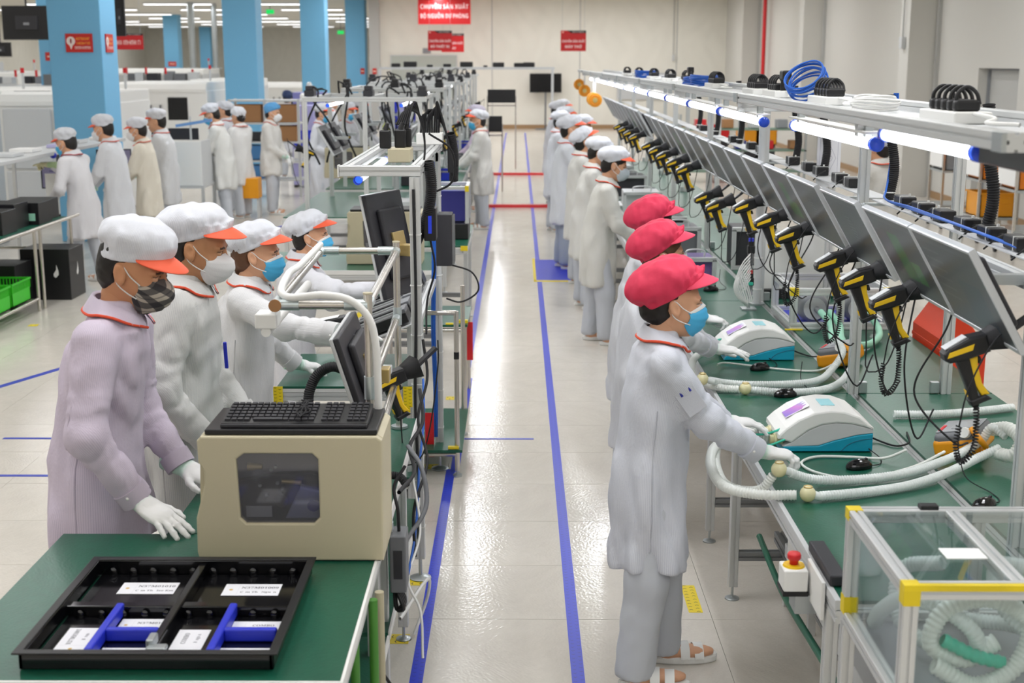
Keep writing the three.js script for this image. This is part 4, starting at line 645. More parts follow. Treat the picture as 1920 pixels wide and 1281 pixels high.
function tester(label, x, d, t) {
  const g = thing('flow_tester', label, 'tester', [x, BH, -d], t, 'handheld testers');
  part('body', box(0, 0.075, 0, 0.17, 0.06, 0.24, 0.02).rotateZ(0.22), M.grey, g); part('boot', [box(0, 0.045, 0, 0.185, 0.075, 0.25, 0.022).rotateZ(0.22)], M.amber, g);
  part('faceplate', box(0, 0.107, 0, 0.155, 0.004, 0.2, 0.002).rotateZ(0.22), M.midGrey, g); part('screen_film', box(0.02, 0.1105, 0.0, 0.09, 0.002, 0.12).rotateZ(0.22), P(0xb4b8bc, 0.1, {}), g);
  for (let k = 0; k < 4; k++) part('key', box(-0.064, 0.1095, 0.075 - k * 0.024, 0.014, 0.006, 0.016, 0.002).rotateZ(0.22), M.red, g);
  part('strap', tube([V(0.04, 0.13, 0.12), V(0.08, 0.1, 0.15), V(0.1, 0.06, 0.12), V(0.09, 0.03, 0.13)], 0.012, 16, 8), M.amber, g); part('port', cyl(V(0.02, 0.11, 0.12), V(0.02, 0.12, 0.16), 0.022, 0.02, 14), M.white, g);
  return g;
}
tester('amber and grey handheld tester with red keys beside the near upright', 1.78, 5.1, -0.55); tester('amber and grey handheld tester behind the second post', 1.66, 6.66, -0.5);
hz('coupling_hose', [[1.83, 0.905, 4.98], [1.87, 0.93, 4.9], [1.89, 0.9, 4.83], [1.86, 0.85, 4.82], [1.82, 0.84, 4.88]], 0.024, 'pale loop of wide hose plugged into the near tester', M.softHose, 0.014);
// test-lung frame with drums and mint tubes
{
  const g = thing('lung_frame', 'aluminium frame with yellow corner tape holding two grey lung drums', 'frame', [1.86, BH, -7.85]), X = 0.27, Z = 0.28, Y = 0.24;
  for (const [x, z] of [[-X, -Z], [X, -Z], [-X, Z], [X, Z], [0, Z]]) part('post', bar(V(x, 0.04, z), V(x, Y - 0.04, z), 0.04), M.alu, g);
  for (const y of [0.02, Y - 0.02]) { for (const z of [-Z, Z]) part('rail', bar(V(-X - 0.02, y, z), V(X + 0.02, y, z), 0.04), M.alu, g); for (const x of [-X, X]) part('rail', bar(V(x, y, -Z + 0.02), V(x, y, Z - 0.02), 0.04), M.alu, g); }
  part('floor_pad', bx2(-X + 0.02, X - 0.02, 0.0, 0.012, -Z + 0.02, Z - 0.02), M.blue, g);
  for (const x of [-0.13, 0.13]) { const dr = part('lung_drum', lathe([[0, -0.11], [0.06, -0.11], [0.088, -0.09], [0.09, 0.05], [0.08, 0.09], [0.05, 0.1], [0, 0.1]], 24).rotateX(Math.PI / 2).translate(x, 0.105, 0.1), M.midGrey, g); part('disc', cyl(V(x, 0.105, 0.2), V(x, 0.105, 0.206), 0.065, 0.065, 24), M.ltGrey, dr); part('port', cyl(V(x + 0.01, 0.105, 0.206), V(x + 0.02, 0.1, 0.25), 0.018, 0.016, 12), M.midGrey, dr); }
  each('corner_tape', [box(-X, Y - 0.02, Z, 0.046, 0.044, 0.046)], M.tapeYellow, g); part('corner_tape', box(X, Y - 0.02, Z, 0.046, 0.044, 0.046), M.tapeYellow, g); part('corner_tape', box(-X, 0.004, Z + 0.03, 0.1, 0.005, 0.02), M.tapeYellow, g);
}
for (const [x, e, l] of [[1.75, 1.64, 'mint tube curving from the left lung drum to the tester'], [2.01, 1.74, 'mint tube curving from the right lung drum to the tester'], [1.8, 1.7, 'short mint tube beside the post']]) solo('mint_tube', tube([V(x, 0.88, -7.58), V(x + 0.02, 0.84, -7.42), V(x - 0.02, 0.815, -7.2), V((x + e) / 2, 0.81, -7.0), V(e, 0.85, -6.82)], 0.019, 30, 10), M.mint, l, 'tube');
// red-orange wedge bin beside the rear bench
{ const g = thing('wedge_bin', 'red-orange wedge-shaped bin beyond the rear bench', 'bin', [2.32, 0, -7.15]); part('shell', [ext([[-0.09, 0.02], [0.16, 0.02], [0.16, 0.8], [0.02, 1.02], [-0.09, 0.86]], 0.5, 0.01)], M.redOrange, g); part('lid_edge', bx2(-0.092, 0.162, 0.79, 0.81, -0.252, 0.252, 0.003), M.redOrange, g); part('plinth', bx2(-0.07, 0.14, 0, 0.03, -0.22, 0.22), M.black, g); }
// white sheet board, tall round conduit post and air fittings
{ const g = thing('display_board', 'plain white panel with a black foot standing on the rear bench', 'panel', [1.82, BH, -8.62]); part('sheet', bx2(-0.22, 0.24, 0.06, 0.44, -0.006, 0.006, 0.003), M.white, g); part('foot', bx2(-0.23, 0.1, 0.0, 0.06, -0.04, 0.04, 0.005), M.black, g); part('rest', bx2(0.1, 0.25, 0, 0.06, -0.03, 0.03, 0.01), M.green, g); }
{ const g = thing('conduit_post', 'round pale conduit post with white cable ties', 'post', [1.52, BH, -8.36]); part('pipe', cyl(V(0, 0, 0), V(0, 1.3, 0), 0.026, 0.026, 16), M.ltGrey, g); for (const y of [0.1, 0.3, 0.5, 0.72]) part('tie', cyl(V(0, y, 0), V(0, y + 0.006, 0), 0.029, 0.029, 14), M.white, g); part('base_flange', cyl(V(0, 0, 0), V(0, 0.012, 0), 0.05, 0.05, 16), M.zinc, g); }
{ const g = thing('air_regulator', 'air regulators with a tangle of white tubes beside the conduit post', 'regulator', [1.44, BH, -8.2]);
  each('stand', [slim(V(0, 0, 0), V(0, 0.42, 0), 0.02), box(0, 0.005, 0, 0.09, 0.01, 0.09)], M.zinc, g);
  for (const y of [0.12, 0.32]) { const r = part('regulator', [box(0, y + 0.06, 0.02, 0.045, 0.05, 0.045, 0.006), cyl(V(0, y + 0.085, 0.02), V(0, y + 0.11, 0.02), 0.02)], M.black, g); part('bowl', lathe([[0, -0.05], [0.012, -0.045], [0.02, -0.02], [0.02, 0.035], [0, 0.035]], 14).translate(0, y, 0.02), M.smoke, r); part('knob', cyl(V(0, y + 0.11, 0.02), V(0, y + 0.13, 0.02), 0.017), y > 0.2 ? M.blue : M.red, r); }
  for (let k = 0; k < 9; k++) part('air_tube', tube([V(0.0, 0.36 - k * 0.02, 0.04), V(-0.06, 0.3 - k * 0.022, 0.08), V(-0.11 + 0.006 * k, 0.16 + 0.012 * k, 0.1), V(-0.09 + k * 0.012, 0.1 - k * 0.006, 0.09), V(-0.02, 0.03 + k * 0.004, 0.07 + k * 0.004)], 0.0045, 24, 5), M.white, g);
  part('fitting', box(0.0, 0.17, 0.05, 0.03, 0.02, 0.02, 0.004), M.greenTube, g); }
{ const g = thing('diagram_sheet', 'white paper sheet with a faint diamond diagram hung from the canopy', 'paper', [1.7, 1.76, -7.35]); part('paper', fin(new THREE.PlaneGeometry(0.13, 0.28)), S(0xffffff, 0.8, 0, { map: canvasTex(128, 276, (c, w, h) => { c.fillStyle = '#e8e8ee'; c.fillRect(0, 0, w, h); c.strokeStyle = '#b5b5c4'; c.lineWidth = 2; c.strokeRect(16, 14, w - 32, h - 60); c.beginPath(); c.moveTo(w / 2, 40); c.lineTo(w - 26, 120); c.lineTo(w / 2, 200); c.lineTo(26, 120); c.closePath(); c.stroke(); c.beginPath(); c.arc(w / 2, 120, 18, 0, 7); c.stroke(); }), side: THREE.DoubleSide }), g); part('clip_bar', [bx2(-0.068, 0.068, 0.138, 0.15, -0.004, 0.004), cyl(V(0, 0.15, 0), V(0, 0.385, 0), 0.0025)], M.ltGrey, g); }
// clear box of hoses standing at the bench end
{
  const g = thing('clear_box', 'clear-panelled aluminium box with yellow edge tape full of coiled hoses', 'box', [0.915, BH, -3.455]), W = 0.66, D = 0.53, Y = 0.33, w = 0.036;
  for (const [x, z] of [[0, 0], [W, 0], [0, D], [W, D]]) part('post', bar(V(x, w, z), V(x, Y - w, z), w), M.alu, g);
  for (const y of [w / 2, Y - w / 2]) { for (const z of [0, D]) part('rail', bar(V(-w / 2, y, z), V(W + w / 2, y, z), w), M.alu, g); for (const x of [0, W]) part('rail', bar(V(x, y, w / 2), V(x, y, D - w / 2), w), M.alu, g); }
  part('rail', bar(V(0.26, Y - w / 2, w / 2), V(0.26, Y - w / 2, D - w / 2), w), M.alu, g); part('post', bar(V(0.34, w, 0), V(0.34, Y - w, 0), 0.03), M.alu, g);
  part('pane', bx2(0.018, W - 0.018, Y - 0.006, Y - 0.003, 0.018, D - 0.018), M.acrylic, g); part('pane', bx2(0.018, W - 0.018, w, Y - w, D - 0.003, D), M.acrylic, g); part('pane', bx2(-0.002, 0.001, w, Y - w, 0.018, D - 0.018), M.acrylic, g); part('pane', bx2(0.018, W - 0.018, w, Y - w, -0.002, 0.001), M.acrylic, g);
  part('bottom_sheet', bx2(0.01, W - 0.01, 0.002, 0.01, 0.01, D - 0.01), M.aluDark, g);
  part('edge_tape', bx2(-0.02, W + 0.02, Y - 0.013, Y + 0.0015, D + 0.004, D + 0.0195), tapeYel, g); part('edge_tape', bx2(-0.0195, 0.0195, Y - 0.05, Y + 0.0014, D - 0.018, D + 0.0194), M.tapeYellow, g); part('edge_tape', bx2(-0.0193, 0.0193, Y - 0.03, Y + 0.001, -0.0193, 0.0193), M.tapeYellow, g); part('edge_tape', bx2(-0.0193, 0.0193, 0.03, 0.08, -0.0193, 0.0193), M.tapeYellow, g);
  part('latch', box(0.2, Y + 0.005, 0, 0.05, 0.014, 0.03, 0.003), M.black, g);
  each('stand_leg', [bar(V(0, -BH, 0), V(0, -0.002, 0), w), bar(V(W, -BH, 0), V(W, -0.002, 0), w), bar(V(0, -BH, D), V(0, -0.002, D), w), bar(V(W, -BH, D), V(W, -0.002, D), w)], M.alu, g);
}
const inBox = (pts) => pts.map(([x, y, z]) => [0.9 + x, BH + y, 3.46 - z]);
hz('coiled_hose', inBox([[0.06, 0.04, 0.1], [0.05, 0.12, 0.2], [0.07, 0.2, 0.32], [0.13, 0.22, 0.42], [0.2, 0.17, 0.46], [0.22, 0.08, 0.4], [0.17, 0.05, 0.28], [0.1, 0.09, 0.18], [0.12, 0.2, 0.12], [0.2, 0.25, 0.2]]), 0.019, 'ribbed hose coiled against the left pane inside the clear box'); hz('coiled_hose', inBox([[0.1, 0.1, 0.48], [0.2, 0.05, 0.49], [0.3, 0.1, 0.48], [0.33, 0.2, 0.46], [0.24, 0.25, 0.44], [0.13, 0.22, 0.44], [0.1, 0.14, 0.45], [0.18, 0.1, 0.45], [0.26, 0.14, 0.44]]), 0.021, 'wide pale hose looped behind the front pane of the clear box', M.softHose, 0.013); hz('coiled_hose', inBox([[0.3, 0.05, 0.1], [0.42, 0.07, 0.2], [0.48, 0.06, 0.38], [0.4, 0.12, 0.46], [0.3, 0.2, 0.38], [0.34, 0.24, 0.2], [0.46, 0.2, 0.1]]), 0.019, 'ribbed hose lying at the right inside the clear box'); hz('coiled_hose', inBox([[0.12, 0.16, 0.47], [0.2, 0.12, 0.475], [0.27, 0.1, 0.47]]), 0.016, 'green connector hose inside the clear box', M.greenTube, 0.02);
solo('paper_card', box(0, 0, 0, 0.1, 0.002, 0.07), M.paper, 'blank white card lying on top of the clear box', 'card').position.set(1.1, BH + 0.3285, -3.12);
// emergency stop and end block
{ const g = thing('emergency_stop', 'cream emergency stop box with a red mushroom button on a yellow disc', 'button', [0.855, 0.7, -3.9]); part('case', box(0, 0.035, 0, 0.075, 0.07, 0.09, 0.006), M.white, g); part('case_base', box(0, -0.006, 0, 0.078, 0.014, 0.092), M.black, g); part('disc', cyl(V(0, 0.07, 0), V(0, 0.076, 0), 0.034, 0.032, 20), M.yellow, g); part('button', lathe([[0, 0.115], [0.018, 0.113], [0.0215, 0.106], [0.021, 0.095], [0.014, 0.088], [0.013, 0.074], [0, 0.074]], 20), M.red, g); each('bracket', [box(0.035, -0.04, 0, 0.07, 0.06, 0.09)], M.zinc, g); }
{ const g = thing('end_block', 'black padded end block on the front bench corner', 'bench end', [0.945, BH + 0.0015, -3.85]); part('pad', box(0, 0.018, 0, 0.05, 0.034, 0.3, 0.006), M.dark, g); part('side_plate', bx2(-0.046, -0.034, -0.11, 0.01, -0.06, 0.14, 0.003), M.white, g); }
solo('green_hose', tube([V(1.07, 0.24, -5.6), V(1.06, 0.22, -5.0), V(1.08, 0.23, -4.2), V(1.06, 0.22, -3.2)], 0.014, 40, 8), S(0x1f6b52, 0.4), 'dark green hose clipped along the lower rail under the front bench', 'hose');
{ const g = thing('lower_rail', 'aluminium conveyor rail with side plates under the front bench', 'rail', [1.1, 0.24, -4.5]); each('rail', [bar(V(0.06, 0, -1.1), V(0.06, 0, 1.2), 0.05), bar(V(0.3, 0, -1.1), V(0.3, 0, 1.2), 0.05)], M.aluDark, g); part('side_plate', bx2(-0.006, 0.006, 0.06, 0.36, -0.62, -0.3, 0.002), M.white, g); part('side_plate', bx2(0.01, 0.13, 0.1, 0.3, -0.29, -0.2, 0.004), M.dark, g); each('support', [slim(V(0.06, -0.24, -0.9), V(0.06, -0.02, -0.9), 0.03), slim(V(0.3, -0.24, 0.9), V(0.3, -0.02, 0.9), 0.03), slim(V(0.06, -0.24, 0.9), V(0.06, -0.02, 0.9), 0.03), slim(V(0.3, -0.24, -0.9), V(0.3, -0.02, -0.9), 0.03)], M.alu, g); }
{ const g = thing('under_cabinet', 'pale sloping cable duct with control box under the front bench', 'duct', [1.2, 0, -4.2]); part('duct', bx2(-0.1, 0.1, 0.3, 0.36, -1.0, 0.7, 0.004), M.ltGrey, g); part('control_box', box(0.02, 0.52, 0.35, 0.14, 0.12, 0.18, 0.006), M.black, g); part('indicator', sph(V(-0.055, 0.5, 0.37), 0.008), S(0xff2020, 0.3, 0, { emissive: 0xff1010, emissiveIntensity: 1 }), g); each('strut', [slim(V(0, 0, 0.6), V(0, 0.3, 0.6), 0.03), slim(V(0, 0, -0.9), V(0, 0.3, -0.9), 0.03)], M.alu, g); part('box_bracket', bx2(-0.02, 0.06, 0.36, 0.46, 0.3, 0.4), M.zinc, g); }
// black leads hanging below the monitors
[[1.34, 4.3, 0.5], [1.36, 4.75, 0.62], [1.36, 5.2, 0.55], [1.38, 5.7, 0.66], [1.36, 5.95, 0.5], [1.38, 6.55, 0.6], [1.4, 7.2, 0.5], [1.4, 7.9, 0.5]].forEach(([x, d, l], k) => lead([[x + 0.1, 1.6, d], [x + 0.08, 1.45, d + 0.02], [x + 0.05 * Math.sin(k), 1.2, d + 0.08 * Math.cos(k * 2)], [x + 0.12, 1.55 - l, d + 0.1 * Math.sin(k * 3)], [x + 0.2, 1.02, d + 0.1]], 0.0036, M.rubber, 'thin black lead dangling behind the ' + ord[k] + ' gap between scanner guns', 'cable'));
// instrument cases and frames farther down the right line
function testBox(x, d, w, h, l, label, body, frame) {
  const g = thing('instrument_case', label, 'instrument', [x, BH, -d], 0, 'instruments on the far right benches'); part('case', box(0, h / 2 + 0.01, 0, w, h, l, 0.008), body, g); each('foot', [box(-w / 3, 0.005, l / 3, 0.03, 0.01, 0.03), box(w / 3, 0.005, l / 3, 0.03, 0.01, 0.03), box(-w / 3, 0.005, -l / 3, 0.03, 0.01, 0.03), box(w / 3, 0.005, -l / 3, 0.03, 0.01, 0.03)], M.rubber, g);
  part('handle', tube([V(-w / 4, h + 0.01, l / 3), V(-w / 4, h + 0.05, l / 3), V(w / 4, h + 0.05, l / 3), V(w / 4, h + 0.01, l / 3)], 0.007, 18, 6), M.alu, g); if (frame) each('front_frame', [bar(V(-w / 2, 0.03, l / 2 + 0.03), V(-w / 2, h, l / 2 + 0.03), 0.03), bar(V(w / 2, 0.03, l / 2 + 0.03), V(w / 2, h, l / 2 + 0.03), 0.03), bar(V(-w / 2 - 0.015, h, l / 2 + 0.03), V(w / 2 + 0.015, h, l / 2 + 0.03), 0.03), bar(V(-w / 2 - 0.015, 0.015, l / 2 + 0.03), V(w / 2 + 0.015, 0.015, l / 2 + 0.03), 0.03)], M.alu, g); else part('slot', box(0, h * 0.6, l / 2 + 0.001, w * 0.6, 0.03, 0.004), M.dark, g); return g;
}
testBox(1.25, 11.6, 0.36, 0.2, 0.4, 'black instrument case with a handle in an aluminium frame', M.black, true); testBox(1.24, 12.3, 0.34, 0.1, 0.4, 'flat black instrument case under a scanner gun', M.black, false); testBox(1.24, 10.35, 0.3, 0.26, 0.3, 'grey instrument case in a taped aluminium frame', M.grey, true); testBox(1.75, 10.0, 0.3, 0.3, 0.3, 'dark instrument case on the rear bench in a frame', M.dark, true); testBox(1.25, 13.6, 0.36, 0.22, 0.4, 'pale instrument case past the monitor gap', M.ltGrey, true); testBox(1.25, 15.2, 0.36, 0.25, 0.4, 'dark instrument case on the fifth bench', M.dark, true); testBox(1.25, 17.0, 0.36, 0.22, 0.4, 'pale instrument case on the sixth bench', M.ltGrey, true); testBox(1.25, 9.4, 0.25, 0.16, 0.25, 'small purple-fronted instrument case near the far pink cap', S(0x6a5a8c, 0.5), true);
// amber ionizing fans over the far benches
[[1.0, 1.8, 18.0], [1.0, 1.8, 17.6], [1.0, 1.86, 20.4], [1.0, 1.92, 22.2]].forEach(([x, y, d], k) => { const g = thing('ionizer_fan', 'round amber bench fan on a bracket, fan ' + ['facing the walkway', 'beside the facing one', 'farther along the canopy', 'at the canopy end'][k], 'fan', [x, y, -d], 0, 'amber fans'); part('housing', [cyl(V(0, 0, -0.05), V(0, 0, 0.05), 0.09, 0.09, 20)], M.amber, g); part('grille', fin(new THREE.TorusGeometry(0.06, 0.006, 6, 20)).translate(0, 0, 0.052), M.orange, g); part('hub', cyl(V(0, 0, 0.05), V(0, 0, 0.058), 0.03, 0.03, 14), M.brass, g); part('bracket', slim(V(0, 0.08, 0), V(0, 2.12 - y, 0), 0.02), M.alu, g); });

// ---------- left line ----------
{ const g = bench('workbench', 'green-topped bench carrying the black parts tray and the large beige machine', 'left benches', -1.51, -0.44, 3.08, 4.15, { edge: 0, leg: -0.4 }); each('edge_strip', [bx2(0.532, 0.54, BH - 0.03, BH + 0.002, -0.535, 0.535), bx2(-0.535, 0.54, BH - 0.03, BH + 0.002, 0.53, 0.538)], M.white, g); part('lower_shelf', uvM(bx2(-0.2, 0.54, 0.4, 0.42, -0.53, 0.53)), M.green, g); part('shelf_edge', bx2(0.541, 0.548, 0.395, 0.425, -0.53, 0.53), M.white, g); }
{ const g = bench('workbench', 'green bench where two workers with covered mouths rest their hands', 'left benches', -1.17, -0.44, 4.156, 5.6, { edge: 0 }); part('edge_strip', bx2(0.365, 0.372, BH - 0.03, BH + 0.002, -0.72, 0.72), M.white, g); part('lower_shelf', uvM(bx2(-0.3, 0.37, 0.4, 0.42, -0.7, 0.7)), M.green, g); part('shelf_edge', bx2(0.371, 0.378, 0.395, 0.425, -0.7, 0.7), M.white, g); }
{ const g = bench('workbench', 'green bench with yellow corner tape in front of the two visored women', 'left benches', -1.167, -0.5, 6.175, 6.9, { edge: 0, leg: -0.25 }); for (const x of [-0.31, 0.31]) each('corner_tape', [box(x, BH - 0.05, 0.368, 0.045, 0.1, 0.006), box(x, BH - 0.11, 0.366, 0.02, 0.06, 0.006)], tapeYel, g); part('lower_shelf', uvM(bx2(-0.3, 0.33, 0.3, 0.32, -0.34, 0.34)), M.green, g); }
// steel pipe cart and low table by the walkway
{ const g = thing('pipe_cart', 'steel pipe cart with a low green shelf beside the walkway', 'cart', [-0.56, 0, -7.68]); for (const [x, z] of [[-0.23, 0.46], [0.22, 0.46], [-0.23, -0.4], [0.22, -0.4]]) { const l = part('post', [cyl(V(x, 0.035, z), V(x, 0.95, z), 0.014, 0.014, 12)], M.steel, g); each('foot', [cyl(V(x, 0, z), V(x, 0.012, z), 0.026, 0.026, 14), cyl(V(x, 0.01, z), V(x, 0.04, z), 0.008)], M.zinc, l); } part('shelf', uvM(bx2(-0.25, 0.25, 0.15, 0.165, -0.42, 0.5)), M.green, g); each('shelf_rail', [cyl(V(-0.23, 0.13, 0.46), V(0.22, 0.13, 0.46), 0.014), cyl(V(-0.23, 0.13, -0.4), V(0.22, 0.13, -0.4), 0.014)], M.steel, g); each('top_rail', [cyl(V(-0.23, 0.94, 0.46), V(-0.23, 0.94, -0.4), 0.014), cyl(V(-0.23, 0.94, 0.46), V(0.22, 0.94, 0.46), 0.014)], M.steel, g); part('tape_band', cyl(V(0.22, 0.68, 0.46), V(0.22, 0.72, 0.46), 0.0155), M.black, g); part('end_tape', box(0.2, 0.175, 0.48, 0.06, 0.012, 0.03), M.tapeYellow, g); }
{ const g = thing('low_table', 'low green steel-pipe table with yellow tape scraps past the cart', 'table', [-0.6, 0, -8.95]); part('top', uvM(bx2(-0.27, 0.27, 0.585, 0.6, -0.35, 0.35)), M.green, g); for (const [x, z] of [[-0.25, 0.33], [0.25, 0.33], [-0.25, -0.33], [0.25, -0.33]]) part('leg', cyl(V(x, 0, z), V(x, 0.6, z), 0.014, 0.014, 12), M.steel, g); each('apron', [cyl(V(-0.25, 0.56, 0.33), V(0.25, 0.56, 0.33), 0.014), cyl(V(0.25, 0.56, -0.33), V(0.25, 0.56, 0.33), 0.014)], M.steel, g); each('tape_scrap', [box(0.24, 0.61, 0.28, 0.06, 0.02, 0.03), box(0.15, 0.604, 0.33, 0.05, 0.008, 0.03)], M.tapeYellow, g); }
// black vacuum-formed tray with cards and blue dividers
{
  const g = thing('parts_tray', 'black glossy compartment tray on the near green bench', 'tray', [-0.945, BH, -3.47]), X = 0.325, Z = 0.325, W = (a, b, c, d, e, f) => bx2(a, b, c, d, e, f, 0.004, 1);
  part('floor', bx2(-X + 0.02, X - 0.02, 0.002, 0.007, -Z + 0.02, Z - 0.02), M.blackGloss, g);
  const rim = ext([[-X - 0.012, -Z - 0.012], [X + 0.012, -Z - 0.012], [X + 0.012, Z + 0.012], [-X - 0.012, Z + 0.012]], 0.006, 0.002, [[[-X + 0.012, -Z + 0.012], [-X + 0.012, Z - 0.012], [X - 0.012, Z - 0.012], [X - 0.012, -Z + 0.012]]]).rotateX(-Math.PI / 2).translate(0, 0.05, 0); part('rim', rim, M.black, g);
  part('wall', [W(-X, -X + 0.014, 0.002, 0.05, -Z, Z), W(X - 0.014, X, 0.002, 0.05, -Z, Z), W(-X, X, 0.002, 0.05, -Z, -Z + 0.014), W(-X, X, 0.002, 0.05, Z - 0.014, Z)], M.blackGloss, g);
  part('divider', W(-0.012, 0.012, 0.006, 0.042, -Z + 0.01, Z - 0.01), M.blackGloss, g); part('divider', W(-X + 0.01, -0.01, 0.006, 0.036, -0.035, 0.0), M.blackGloss, g); part('divider', W(0.01, X - 0.01, 0.006, 0.036, -0.035, 0.0), M.blackGloss, g);
  for (let k = 0; k < 10; k++) { const x = -0.27 + k * 0.06; part('dimple', sph(V(x, 0.012, -Z + 0.022), 0.014, 1, 1.3, 0.6), M.blackGloss, g); part('dimple', sph(V(x, 0.012, 0.008), 0.012, 1, 1.3, 0.6), M.blackGloss, g); }
}
const card = (x, d, w, l, turn, lines, label) => {
  const m = S(0xffffff, 0.5, 0, { map: canvasTex(256, Math.round(256 * l / w), (c, W, Hh) => { c.fillStyle = '#e9e9ee'; c.fillRect(0, 0, W, Hh); c.strokeStyle = '#c9c9d2'; c.beginPath(); c.moveTo(W * 0.26, 8); c.lineTo(W * 0.26, Hh - 8); c.stroke(); c.fillStyle = '#c9a24a'; c.beginPath(); c.arc(W * 0.13, Hh * 0.5, 9, 0, 7); c.fill(); c.fillStyle = '#3a3a44'; c.textAlign = 'center'; lines.forEach((t, k) => { c.font = (k ? 'bold 22px' : 'bold 30px') + ' serif'; c.fillText(t, W * 0.63, Hh * (0.4 + k * 0.36), W * 0.68); }); }) });
  const g = box(0, 0, 0, w, 0.001, l), o = solo('part_card', g, m, label, 'card', 'cards in the black tray'); o.position.set(x, BH + 0.0085, -d); o.rotation.y = turn;
};
card(-1.08, 3.665, 0.165, 0.085, 0.0, ['N37M01010', 'Cụm Thở Iso Km'], 'white card reading N37M01010 in the rear left tray pocket'); card(-0.775, 3.655, 0.165, 0.085, 0, ['N37M01009', 'Cụm Thở Nguồn'], 'white card reading N37M01009 in the rear right tray pocket'); card(-1.175, 3.31, 0.15, 0.085, Math.PI / 2, ['N37M01001', 'Bộ van'], 'white card standing sideways left of the blue divider'); card(-1.02, 3.405, 0.14, 0.08, 0, ['N37M0100', 'Bộ Iso Khí'], 'white card behind the left blue crossbar'); card(-1.02, 3.225, 0.14, 0.07, 0, ['N38M0100', ''], 'white card reading N38M0100 before the left crossbar'); card(-0.873, 3.3, 0.15, 0.085, Math.PI / 2, ['COMBO', 'Bộ nguồn'], 'sideways white card reading COMBO by the tray middle'); card(-0.712, 3.39, 0.135, 0.08, 0, ['COMBO', 'BO BAX NGUON'], 'white card reading COMBO behind the right crossbar'); card(-0.712, 3.225, 0.135, 0.07, 0, ['', ''], 'blank white card before the right blue crossbar');
for (const [x, l] of [[-1.105, 'left'], [-0.79, 'right']]) { const g = thing('tray_divider', 'blue plastic T-shaped divider in the ' + l + ' half of the black tray', 'divider', [x, BH + 0.0075, -3.33]); part('long_bar', box(0, 0.018, 0, 0.022, 0.036, 0.3, 0.006), M.blue, g); part('cross_bar', box(0.08, 0.018, 0.02, 0.14, 0.036, 0.022, 0.006), M.blue, g); }
solo('foil_scrap', [box(-0.945, BH + 0.05, -3.21, 0.02, 0.03, 0.05, 0.004), box(-0.925, BH + 0.046, -3.18, 0.05, 0.012, 0.03, 0.004)], M.zinc, 'crumpled silver foil piece at the tray middle edge', 'foil');
